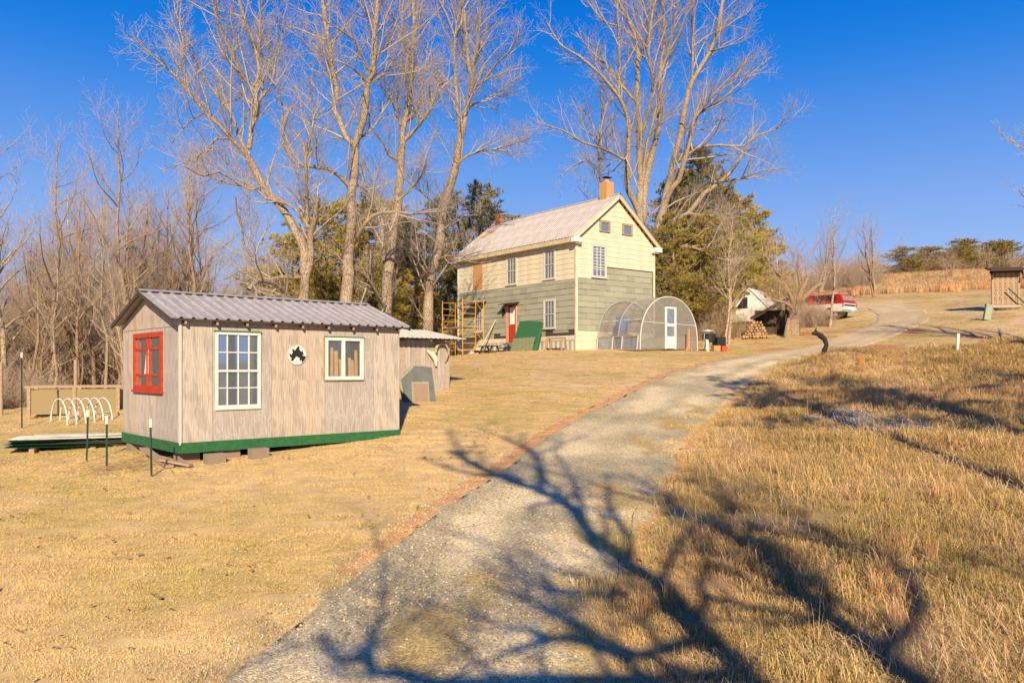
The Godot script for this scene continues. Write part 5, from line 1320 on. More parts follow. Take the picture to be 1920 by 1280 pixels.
func build_annex() -> void:
	var turn := atan2(0.672, 0.741)
	var at := P(-3.3, 24.3)
	var o := thing("lean_to_shed", "low grey board lean-to with rusty pale metal roof behind the shed", "shed", at, turn)
	var wl := 1.75
	for i in 12:
		bx("wall_board", o, Vector3(wl - 0.095 - i * 0.19, 0.78 + 0.02 * (i % 3), 0.0), Vector3(0.18, 1.7 + 0.06 * (i % 3), 0.025), [M.grey_wood, M.ply2, M.ply0][i % 3])
	for i in 8:
		bx("side_board", o, Vector3(wl - 0.01, 0.78, -0.11 - i * 0.2), Vector3(0.025, 1.7, 0.19), [M.grey_wood, M.ply2][i % 2])
	bx("back_panel", o, Vector3(wl / 2 - 0.3, 0.9, -1.65), Vector3(2.3, 1.9, 0.03), M.grey_wood)
	bx("header", o, Vector3(0.6, 1.72, 0.03), Vector3(2.4, 0.08, 0.05), M.dark_wood)
	var r := group_node("roof", o)
	var me := ribbed(0.7, 2.35, 0.175, 0.02)
	for i in 4:
		put("roof_sheet", me, M.sheet_pale, r, Transform3D(Basis(Vector3(0, 0, 1), 0.0) * Basis(Vector3.RIGHT, 0.16), Vector3(-0.65 + i * 0.7, 2.08, -1.9)))
	var sk := thing("ram_skull", "bleached ram skull with one curled horn hung on the lean-to wall", "skull", at + Basis(Vector3.UP, turn) * Vector3(1.05, 1.2, 0.06), turn)
	var m := MB.new()
	m.tube(PackedVector3Array([Vector3(-0.22, 0.14, 0.0), Vector3(-0.08, 0.06, 0.05), Vector3(0.05, -0.12, 0.07), Vector3(0.10, -0.34, 0.04)]), PackedFloat32Array([0.03, 0.10, 0.085, 0.03]), 8, true)
	put("skull", m.mesh(), M.bone, sk)
	var hp := PackedVector3Array()
	var hr := PackedFloat32Array()
	for i in 15:
		var a := 3.3 - i * 0.33
		hp.append(Vector3(0.30 + cos(a) * 0.23, 0.12 + sin(a) * 0.26, 0.05 + i * 0.006))
		hr.append(0.055 - i * 0.003)
	m = MB.new()
	m.tube(hp, hr, 7, true)
	put("horn", m.mesh(), M.horn, sk)
	var c := thing("spa_cover", "grey clipped-corner panel with brown mat leaning against the lean-to", "panel", P(-2.75, 22.7), turn - 0.45)
	var out := PackedVector2Array([Vector2(-0.33, 0), Vector2(0.55, 0), Vector2(0.46, 1.02), Vector2(-0.02, 1.06), Vector2(-0.42, 0.68)])
	m = MB.new()
	m.prism(out, Transform3D(Basis(Vector3.RIGHT, -0.2), Vector3(-0.05, 0.02, -0.09)), 0.05)
	put("backing", m.mesh(), M.lid_edge, c)
	m = MB.new()
	m.prism(out, Transform3D(Basis(Vector3.RIGHT, -0.2), Vector3(0.03, -0.02, 0)), 0.06)
	put("cover", m.mesh(), M.lid, c)
	put("mat_border", box_mesh(Vector3(0.50, 0.60, 0.008)), M.lid_edge, c, Transform3D(Basis(Vector3.RIGHT, -0.2), Vector3(0.14, 0.28, 0.012)))
	put("mat", box_mesh(Vector3(0.42, 0.54, 0.016)), M.mat_brown, c, Transform3D(Basis(Vector3.RIGHT, -0.2), Vector3(0.15, 0.26, 0.018)))


func box_mesh(s: Vector3) -> ArrayMesh:
	var b := MB.new()
	b.box(Transform3D(), s)
	return b.mesh()


# ---------------------------------------------------------------- the house
func build_house() -> void:
	rng.seed = 202
	var turn := atan2(0.61, 0.79)
	var at := Vector3(3.24, EYE + 0.88, -40.0)
	var s := thing("farmhouse", "two-storey farmhouse with cream clapboard above pale green shingles", "house", at, turn)
	var L := 10.7
	var W := 5.7
	var RY := 8.24
	# dark sheathing behind the cladding, with real openings
	var fw := group_node("front_wall", s, Vector3(0, 0, -L), -PI / 2)
	var gw := group_node("gable_wall", s)
	var fh := []
	for q in [[8.11, 9.1, 3.72, 5.26], [4.88, 5.80, 3.72, 5.26], [1.64, 2.54, 3.74, 5.30], [1.64, 2.54, 1.16, 2.69], [8.11, 8.9, 1.2, 2.75], [4.88, 5.80, 0.53, 2.63]]:
		fh.append([L - q[1], L - q[0], q[2], q[3]])
	var gh2 := [[1.03, 2.09, 3.76, 5.49], [1.6, 2.36, 6.12, 6.74], [3.25, 4.03, 6.12, 6.74]]
	sheet_wall(fw, "sheathing", [0.02, L], -0.5, 5.66, fh, -0.06, 0.06, [M.tar])
	sheet_wall(gw, "sheathing", [0.02, W - 0.02], -0.3, 5.72, gh2, -0.06, 0.06, [M.tar])
	var y := 5.72
	while y < 8.1:
		var rx := gable_span(y + 0.15)
		for q in gaps(rx.x, rx.y, y, y + 0.15, gh2):
			bx("sheathing", gw, Vector3((q[0] + q[1]) / 2, y + 0.075, -0.06), Vector3(q[1] - q[0], 0.15, 0.06), M.tar)
		y += 0.15
	# cladding
	boards(fw, "clapboard", 0.04, L - 0.02, 3.64, 5.5, 0.265, fh, -0.012, M.cream)
	shingles(fw, 0.04, L - 0.02, 0.78, 3.64, fh, -0.02, true)
	bx("band_board", fw, Vector3(L / 2, 0.66, 0.0), Vector3(L, 0.24, 0.03), M.cream)
	var i := 0
	while i < 58:
		bx("skirting_strip", fw, Vector3(0.1 + i * 0.184, 0.04, -0.03 + (0.02 if i % 2 else 0.0)), Vector3(0.18, 1.0, 0.02), M.skirt_a if (i % 2 == 0 or i < 14) else M.skirt_b)
		i += 1
	boards(gw, "clapboard", 0.06, W - 0.06, 4.38, 8.1, 0.265, gh2, -0.012, M.cream, true)
	boards(gw, "clapboard", 0.06, 1.03, 3.70, 4.38, 0.265, gh2, -0.012, M.cream)
	boards(gw, "clapboard", 0.06, W - 0.06, -0.3, 1.0, 0.265, [], -0.012, M.cream)
	shingles(gw, 0.10, 2.09, 1.02, 3.70, [], -0.02)
	shingles(gw, 2.09, W - 0.12, 1.02, 4.36, [], -0.02)
	for q in [[0.0, 0.0], [W, 0.0]]:
		bx("corner_board", s, Vector3(q[0], 2.6, 0.012), Vector3(0.13, 5.9, 0.05), M.cream)
	bx("corner_board", s, Vector3(-0.012, 2.6, -0.045), Vector3(0.05, 5.9, 0.10), M.cream)
	bx("corner_board", s, Vector3(-0.012, 2.6, -L + 0.06), Vector3(0.05, 5.9, 0.12), M.cream)
	bx("back_wall", s, Vector3(W - 0.04, 2.6, -L / 2), Vector3(0.06, 6.2, L - 0.1), M.cream)
	var eg := MB.new()
	eg.prism(PackedVector2Array([Vector2(0.06, -0.5), Vector2(W - 0.06, -0.5), Vector2(W - 0.06, 5.8), Vector2(W / 2, 8.1), Vector2(0.06, 5.8)]), Transform3D(Basis(), Vector3(0, 0, -L + 0.02)), 0.05)
	put("far_gable", eg.mesh(), M.cream, s)
	bx("upper_floor", s, Vector3(W / 2, 3.3, -L / 2), Vector3(W - 0.3, 0.1, L - 0.3), M.dark_wood)
	bx("ground_floor", s, Vector3(W / 2, 0.5, -L / 2), Vector3(W - 0.3, 0.1, L - 0.3), M.dark_wood)
	bx("attic_floor", s, Vector3(W / 2, 5.7, -L / 2), Vector3(W - 0.3, 0.1, L - 0.3), M.dark_wood)
	# roof: built in a frame whose x runs along the house's long side
	var rf := metal_roof(s, -0.25, L + 0.25, Vector2(W / 2, RY), Vector2(W + 0.3, 5.70), Vector2(-0.3, 5.70), 12, 0.228, 0.026, [M.roof_house], true)
	rf.name = "roof"
	for k in 2:
		put("rusty_sheet", ribbed(0.42, 0.85, 0.14, 0.02), M.rust_metal, rf, Transform3D(Basis(Vector3.LEFT, Vector3(0, -2.54, -3.15).normalized().cross(Vector3.LEFT), Vector3(0, -2.54, -3.15).normalized()), Vector3(L - 0.75 + 0.4 * k, RY - 0.33 - 0.3 * k + 0.035, W / 2 - 0.42 - 0.37 * k)))
	for e in [-0.30, W + 0.30]:
		var sg := -1.0 if e < 0 else 1.0
		bx("fascia", s, Vector3(e - sg * 0.02, 5.57, -L / 2), Vector3(0.04, 0.22, L + 0.46), M.cream_warm)
		bx("soffit", s, Vector3(e - sg * 0.16, 5.47, -L / 2), Vector3(0.27, 0.03, L + 0.1), M.cream_warm)
		bx("eave_return", s, Vector3(e + (0.14 if e < 0 else -0.14) - sg * 0.06, 5.55, 0.14), Vector3(0.55, 0.24, 0.28), M.white_paint)
		bx("return_base", s, Vector3(e + (0.20 if e < 0 else -0.20) - sg * 0.10, 5.40, 0.10), Vector3(0.42, 0.08, 0.2), M.cream)
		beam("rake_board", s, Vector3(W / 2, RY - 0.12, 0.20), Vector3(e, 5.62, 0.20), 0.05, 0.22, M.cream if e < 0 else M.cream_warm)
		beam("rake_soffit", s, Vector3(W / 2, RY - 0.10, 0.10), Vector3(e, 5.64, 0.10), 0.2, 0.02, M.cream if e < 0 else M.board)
		beam("rake_board", s, Vector3(W / 2, RY - 0.12, -L - 0.20), Vector3(e, 5.62, -L - 0.20), 0.05, 0.2, M.cream)
	# windows
	for q in [fh[1], fh[2], fh[3], fh[4]]:
		window(s, Vector3(0.0, q[2] + 0.05, q[0] - L + 0.04), -PI / 2, q[1] - q[0] - 0.08, q[3] - q[2] - 0.08, 0.05, [0.36, 0.64], [0.75], 0.5, M.white_worn, M.white_worn, M.glass, 0.07)
	var bw := group_node("boarded_window", s, Vector3(0, fh[0][2], fh[0][0] - L), -PI / 2)
	bx("board", bw, Vector3(0.5, 0.77, 0.005), Vector3(0.97, 1.54, 0.02), M.board)
	bx("batten", bw, Vector3(0.0, 0.77, 0.01), Vector3(0.05, 1.54, 0.03), M.cream)
	window(s, Vector3(1.08, 3.80, 0.0), 0, 0.96, 1.62, 0.06, [0.36, 0.64], [0.24, 0.40, 0.5, 0.6, 0.7, 0.8, 0.88], 0.30, M.white_worn, M.white_paint, M.glass, 0.06)
	for x in [1.6, 3.25]:
		window(s, Vector3(x + 0.06, 6.16, 0.02), 0, 0.64, 0.54, 0.05, [], [], 0.0, M.old_wood, M.old_wood, M.glass, 0.06, false)
	# door with glazed upper half, beside a pale red jamb board, under a small canopy
	var dr := group_node("door", s, Vector3(0, 0.55, -5.80), -PI / 2)
	bx("jamb", dr, Vector3(0.10, 1.02, 0.015), Vector3(0.20, 2.05, 0.06), M.red_frame)
	bx("jamb", dr, Vector3(0.90, 1.02, 0.015), Vector3(0.05, 2.05, 0.06), M.red_frame)
	bx("leaf", dr, Vector3(0.54, 0.5, 0.0), Vector3(0.66, 1.0, 0.045), M.red_door)
	bx("stile", dr, Vector3(0.255, 1.5, 0.0), Vector3(0.09, 1.0, 0.045), M.red_door)
	bx("stile", dr, Vector3(0.825, 1.5, 0.0), Vector3(0.09, 1.0, 0.045), M.red_door)
	bx("top_rail", dr, Vector3(0.54, 1.97, 0.0), Vector3(0.48, 0.08, 0.045), M.red_door)
	bx("pane", dr, Vector3(0.54, 1.46, -0.005), Vector3(0.48, 0.92, 0.006), M.cloth)
	bx("knob", dr, Vector3(0.28, 0.95, 0.05), Vector3(0.05, 0.05, 0.05), M.steel)
	bx("canopy", dr, Vector3(0.5, 2.16, 0.22), Vector3(1.35, 0.04, 0.55), M.dark_wood, Vector3(0.2, 0, 0))
	bx("bracket", dr, Vector3(0.05, 2.02, 0.16), Vector3(0.04, 0.04, 0.4), M.dark_wood, Vector3(0.5, 0, 0))
	bx("bracket", dr, Vector3(0.98, 2.02, 0.16), Vector3(0.04, 0.04, 0.4), M.dark_wood, Vector3(0.5, 0, 0))
	bx("wall_lamp", dr, Vector3(-0.22, 1.72, 0.06), Vector3(0.10, 0.36, 0.12), M.black)
	var aw := group_node("window_awning", s, Vector3(0, 2.85, -8.95), -PI / 2)
	bx("sheet", aw, Vector3(0.5, 0.05, 0.35), Vector3(1.5, 0.03, 0.75), M.dark_wood, Vector3(0.22, 0, 0))
	# steps
	var st := group_node("door_steps", s, Vector3(-0.03, 0, -5.4), -PI / 2)
	for k in 3:
		bx("tread", st, Vector3(0.2, 0.43 - 0.19 * k, 0.18 + 0.28 * k), Vector3(1.1, 0.05, 0.29), M.dark_wood)
	# chimneys, laid brick by brick
	chimney(s, Vector3(W / 2, RY - 0.35, -0.75), 0.52, 14, M.brick_tan, "brick chimney with clay pot cap")
	chimney(s, Vector3(W / 2, RY - 0.35, -10.2), 0.42, 11, M.brick, "dark red brick chimney at the far end")


func chimney(s: Node, at: Vector3, w: float, rows: int, m: Material, label: String) -> void:
	var c := group_node("chimney", s, at)
	c.set_meta("label", label)
	var h := 0.078
	bx("mortar", c, Vector3(0, rows * h / 2, 0), Vector3(w - 0.02, rows * h, w - 0.02), M.mortar)
	for r in rows:
		for k in 4:
			var n := 2
			for j in n:
				var off := (j + 0.5) / n * w - w / 2 + (0.03 if r % 2 else -0.03)
				var p := Vector3(off, (r + 0.5) * h, w / 2 - 0.012).rotated(Vector3.UP, PI / 2 * k)
				bx("brick", c, p, Vector3(w / n - 0.03, h - 0.012, 0.04), m, Vector3(0, PI / 2 * k, 0))
	if w > 0.5:
		var b := MB.new()
		b.rod(Vector3(0, rows * h, 0), Vector3(0, rows * h + 0.16, 0), 0.16, 10, 0.13)
		put("pot", b.mesh(), M.red_frame, c)
		bx("cap", c, Vector3(0, rows * h + 0.27, 0), Vector3(0.46, 0.03, 0.36), M.black)
		for x in [-0.14, 0.14]:
			bx("cap_leg", c, Vector3(x, rows * h + 0.2, 0), Vector3(0.02, 0.14, 0.02), M.black)
	else:
		bx("cap", c, Vector3(0.15, rows * h + 0.14, 0), Vector3(0.62, 0.025, 0.5), M.black, Vector3(0, 0, 0.25))
		for x in [-0.1, 0.2]:
			bx("cap_leg", c, Vector3(x, rows * h + 0.06, 0), Vector3(0.02, 0.14, 0.02), M.black)


func house_pt(x: float, y: float, z: float) -> Vector3:   # from the house's own frame
	return Transform3D(Basis(Vector3.UP, atan2(0.61, 0.79)), Vector3(3.24, EYE + 0.88, -40.0)) * Vector3(x, y, z)


func build_house_things() -> void:
	rng.seed = 303
	var turn := atan2(0.61, 0.79)
	# scaffold: two end frames of two lifts each
	var o := thing("scaffold_tower", "orange tubular scaffold tower against the house's front wall", "scaffold", house_pt(0, -0.28, -8.6), turn)
	for zz in [1.0, -1.1]:
		var f := group_node("end_frame", o, Vector3(0, 0, zz))
		for lift in 2:
			var y0 := lift * 1.68
			for x in [-0.3, -1.75]:
				rod("upright", f, Vector3(x, y0, 0), Vector3(x, y0 + 1.66, 0), 0.026, M.scaffold, 6)
			rod("upright", f, Vector3(-0.85, y0 + 0.1, 0), Vector3(-0.85, y0 + 1.55, 0), 0.02, M.scaffold, 6)
			for y in [0.1, 1.55]:
				rod("rail", f, Vector3(-0.3, y0 + y, 0), Vector3(-1.75, y0 + y, 0), 0.022, M.scaffold, 6)
			for y in [0.45, 0.82, 1.18]:
				rod("rung", f, Vector3(-0.85, y0 + y, 0), Vector3(-1.75, y0 + y, 0), 0.018, M.scaffold, 6)
			rod("brace", f, Vector3(-0.3, y0 + 0.9, 0), Vector3(-0.85, y0 + 1.5, 0), 0.016, M.scaffold, 6)
	for x in [-0.3, -1.75]:
		rod("cross_brace", o, Vector3(x, 0.3, 1.0), Vector3(x, 1.5, -1.1), 0.014, M.scaffold, 5)
		rod("cross_brace", o, Vector3(x, 1.5, 1.0), Vector3(x, 0.3, -1.1), 0.014, M.scaffold, 5)
		rod("cross_brace", o, Vector3(x, 3.2, 1.0), Vector3(x, 1.95, -1.1), 0.014, M.scaffold, 5)
	bx("plank", o, Vector3(-1.0, 1.74, -0.05), Vector3(0.5, 0.05, 2.5), M.plank)
	bx("plank", o, Vector3(-1.5, 1.75, -0.1), Vector3(0.25, 0.05, 2.6), M.plank)
	var b := beam("leaning_board", self, house_pt(-1.1, -0.3, -7.3), house_pt(-0.06, 1.85, -6.75), 0.14, 0.03, M.skirt_a)
	tag(b, "long pale board leaning on the house right of the scaffold", "board")
	# leaning sheets in front of the house
	var sh := thing("leaning_sheets", "green sheet above an olive sheet leaning on the house beside the red door", "panel", house_pt(-0.75, -0.25, -2.1), turn - PI / 2)
	bx("green_sheet", sh, Vector3(-0.75, 1.28, 0.12), Vector3(1.85, 1.15, 0.03), M.green_sheet, Vector3(-0.33, 0, -0.06))
	bx("olive_sheet", sh, Vector3(-0.85, 0.46, 0.42), Vector3(1.8, 1.05, 0.03), M.olive_sheet, Vector3(-0.33, 0, 0.02))
	bx("side_sheet", sh, Vector3(0.1, 0.85, 0.15), Vector3(0.3, 1.85, 0.03), M.green_sheet, Vector3(-0.33, 0.3, -0.05))
	for x in [-1.5, 0.0]:
		bx("prop", sh, Vector3(x, 0.85, 0.06), Vector3(0.05, 1.9, 0.05), M.dark_wood, Vector3(-0.36, 0, 0))
	var sw := thing("wood_trestle", "tan wooden trestle frame standing at the house corner", "trestle", house_pt(-0.55, -0.15, -0.9), turn - PI / 2)
	bx("top_rail", sw, Vector3(0, 0.78, 0), Vector3(1.35, 0.09, 0.05), M.old_wood)
	for x in [-0.62, 0.62]:
		bx("leg", sw, Vector3(x - 0.08, 0.38, 0.12), Vector3(0.07, 0.86, 0.05), M.old_wood, Vector3(-0.25, 0, 0.14))
		bx("leg", sw, Vector3(x, 0.38, -0.12), Vector3(0.07, 0.86, 0.05), M.old_wood, Vector3(0.25, 0, -0.1))
	# picnic table
	var t := thing("picnic_table", "dark weathered picnic table beside the red door", "table", house_pt(-1.5, -0.3, -5.35), turn - PI / 2)
	for k in 4:
		bx("top_plank", t, Vector3(0, 0.62, -0.27 + k * 0.18), Vector3(1.25, 0.04, 0.16), M.dark_wood)
	for z in [-0.62, 0.62]:
		bx("bench_plank", t, Vector3(0, 0.36, z), Vector3(1.25, 0.04, 0.24), M.dark_wood)
	for x in [-0.45, 0.45]:
		bx("crossbar", t, Vector3(x, 0.30, 0), Vector3(0.05, 0.08, 1.4), M.dark_wood)
		bx("leg", t, Vector3(x, 0.28, 0.32), Vector3(0.05, 0.78, 0.09), M.dark_wood, Vector3(-0.45, 0, 0))
		bx("leg", t, Vector3(x, 0.28, -0.32), Vector3(0.05, 0.78, 0.09), M.dark_wood, Vector3(0.45, 0, 0))
	# greenhouse tunnel against the gable
	var gx := 1.36
	var gwid := 4.27
	var g := thing("greenhouse_tunnel", "plastic film hoop greenhouse with white door against the house gable", "greenhouse", house_pt(gx + gwid / 2, 0.02, 0.06), turn)
	var arc := PackedVector2Array()
	for k in 21:
		var a := PI * k / 20.0
		arc.append(Vector2(cos(a) * gwid / 2 * (1.0 - 0.06 * sin(a * 2) * 0), pow(sin(a), 0.72) * 2.66))
	for z in [0.05, 1.5, 3.0]:
		var hp := PackedVector3Array()
		var hr := PackedFloat32Array()
		for q in arc:
			hp.append(Vector3(q.x, q.y, z))
			hr.append(0.024)
		var mb := MB.new()
		mb.tube(hp, hr, 6)
		put("hoop", mb.mesh(), M.pvc, g)
	for q in [arc[3], arc[10], arc[17]]:
		rod("purlin", g, Vector3(q.x, q.y - 0.03, 0.05), Vector3(q.x, q.y - 0.03, 3.0), 0.018, M.pvc, 6)
	var film := MB.new()
	for k in 20:
		for j in 8:
			var za := 0.05 + j * 2.95 / 8
			var zb := 0.05 + (j + 1) * 2.95 / 8
			var sa := 1.012 - 0.02 * sin(PI * j / 2.0) * sin(PI * j / 2.0)
			var sb := 1.012 - 0.02 * sin(PI * (j + 1) / 2.0) * sin(PI * (j + 1) / 2.0)
			var p := arc[k]
			var q := arc[k + 1]
			film.quad(Vector3(p.x * sa, p.y * sa, za), Vector3(q.x * sa, q.y * sa, za), Vector3(q.x * sb, q.y * sb, zb), Vector3(p.x * sb, p.y * sb, zb))
	put("film", film.mesh(), M.film, g)
	var ends := PackedVector2Array([Vector2(-0.40, 0.05), Vector2(-0.40, 2.2), Vector2(0.46, 2.2), Vector2(0.46, 0.05)])
	var poly := PackedVector2Array()
	for q in arc:
		poly.append(q)
	poly.append_array(ends)
	var en := MB.new()
	en.prism(poly, Transform3D(Basis(), Vector3(0, 0, 3.0)), 0.006)
	put("end_film", en.mesh(), M.film, g)
	rod("end_brace", g, Vector3(-1.9, 1.35, 3.02), Vector3(1.9, 1.28, 3.02), 0.015, M.pvc, 6)
	var gd := group_node("door", g, Vector3(-0.38, 0.06, 3.03))
	for x in [0.06, 0.76]:
		bx("stile", gd, Vector3(x, 1.05, 0), Vector3(0.12, 2.1, 0.04), M.white_paint)
	for q in [[0.32, 0.60], [1.18, 0.12], [2.05, 0.10]]:
		bx("rail", gd, Vector3(0.41, q[0], 0), Vector3(0.58, q[1], 0.04), M.white_paint)
	bx("pane", gd, Vector3(0.41, 0.87, -0.004), Vector3(0.58, 0.50, 0.005), M.glass)
	bx("pane", gd, Vector3(0.41, 1.62, -0.004), Vector3(0.58, 0.76, 0.005), M.glass)
	var base := group_node("side_sash", g, Vector3(-gwid / 2 - 0.05, 0.0, 0.1), -PI / 2)
	bx("rail", base, Vector3(1.4, 0.66, 0), Vector3(2.9, 0.05, 0.05), M.old_wood)
	bx("rail", base, Vector3(1.4, 0.03, 0), Vector3(2.9, 0.06, 0.05), M.old_wood)
	for x in [0.0, 1.1, 1.75, 2.8]:
		bx("bar", base, Vector3(x, 0.33, 0.03), Vector3(0.06, 0.66, 0.04), M.white_worn, Vector3(0, 0, -0.12))
	bx("pane", base, Vector3(1.4, 0.34, -0.02), Vector3(2.8, 0.6, 0.005), M.glass)
	var bl := MB.new()
	bl.tube(PackedVector3Array([Vector3(0, 0, 0), Vector3(0, 0.05, 0), Vector3(0, 0.3, 0), Vector3(0, 0.6, 0), Vector3(0, 0.85, 0), Vector3(0, 0.9, 0)]), PackedFloat32Array([0.27, 0.29, 0.30, 0.30, 0.29, 0.27]), 16, true)
	var br := put("blue_barrel", bl.mesh(), M.blue_plastic, self, Transform3D(Basis(), house_pt(2.3, 0.85, 0.9)))
	tag(br, "blue plastic barrel standing inside the greenhouse tunnel", "barrel")
	var bs := thing("barrel_stand", "wooden stand under the blue barrel inside the greenhouse", "stand", house_pt(2.3, 0.0, 0.9), turn)
	bx("top", bs, Vector3(0, 0.82, 0), Vector3(0.8, 0.06, 0.8), M.old_wood)
	for x in [-0.35, 0.35]:
		for z in [-0.35, 0.35]:
			bx("leg", bs, Vector3(x, 0.4, z), Vector3(0.08, 0.8, 0.08), M.old_wood)
	var fp := thing("sawhorse", "small orange wooden post stand before the greenhouse door", "stand", house_pt(gx + 3.05, 0.0, 3.5), turn)
	bx("post", fp, Vector3(0, 0.55, 0), Vector3(0.07, 1.1, 0.07), M.board)
	bx("foot", fp, Vector3(-0.1, 0.12, 0), Vector3(0.06, 0.36, 0.06), M.board, Vector3(0, 0, -0.6))
	bx("foot", fp, Vector3(0.1, 0.12, 0), Vector3(0.06, 0.36, 0.06), M.board, Vector3(0, 0, 0.6))
	# grill corner
	var gp := P(10.15, 41.0)
	var k2 := thing("barbecue_grill", "black kettle grill with round lid beside the greenhouse", "grill", gp, 0.4)
	var bw := MB.new()
	bw.tube(PackedVector3Array([Vector3(0, 0.45, 0), Vector3(0, 0.5, 0), Vector3(0, 0.62, 0), Vector3(0, 0.78, 0), Vector3(0, 0.9, 0)]), PackedFloat32Array([0.12, 0.24, 0.32, 0.34, 0.33]), 14, true)
	put("bowl", bw.mesh(), M.black, k2)
	bw = MB.new()
	bw.tube(PackedVector3Array([Vector3(-0.1, 1.0, 0), Vector3(-0.1, 1.05, 0), Vector3(-0.1, 1.09, 0)]), PackedFloat32Array([0.36, 0.36, 0.30]), 16, true)
	put("lid", bw.mesh(), M.steel, k2)
	for a in [0.3, 2.4, 4.5]:
		rod("leg", k2, Vector3(cos(a) * 0.18, 0.5, sin(a) * 0.18), Vector3(cos(a) * 0.36, 0, sin(a) * 0.36), 0.018, M.black, 6)
	rod("post", k2, Vector3(-0.36, 0.9, 0.1), Vector3(-0.40, 0.2, 0.1), 0.02, M.steel, 6)
	var bb := bx("smoker_box", self, P(10.75, 41.3, 0.42), Vector3(0.5, 0.62, 0.5), M.black, Vector3(0, 0.3, 0))
	tag(bb, "black square smoker box right of the kettle grill", "smoker")
	tag(bx("wood_crate", self, P(10.4, 40.6, 0.16), Vector3(0.38, 0.30, 0.3), M.lumber, Vector3(0, 0.3, 0)), "small pale wooden crate under the grill", "crate")
	tag(bx("red_box", self, P(10.85, 40.8, 0.14), Vector3(0.3, 0.26, 0.3), M.red_plastic, Vector3(0, 0.2, 0)), "small red plastic box on the ground by the smoker", "box")
	tag(beam("pale_plank", self, P(9.95, 40.4), P(10.0, 40.8, 0.66), 0.14, 0.03, M.white_worn), "pale short plank leaning on the kettle grill", "board")


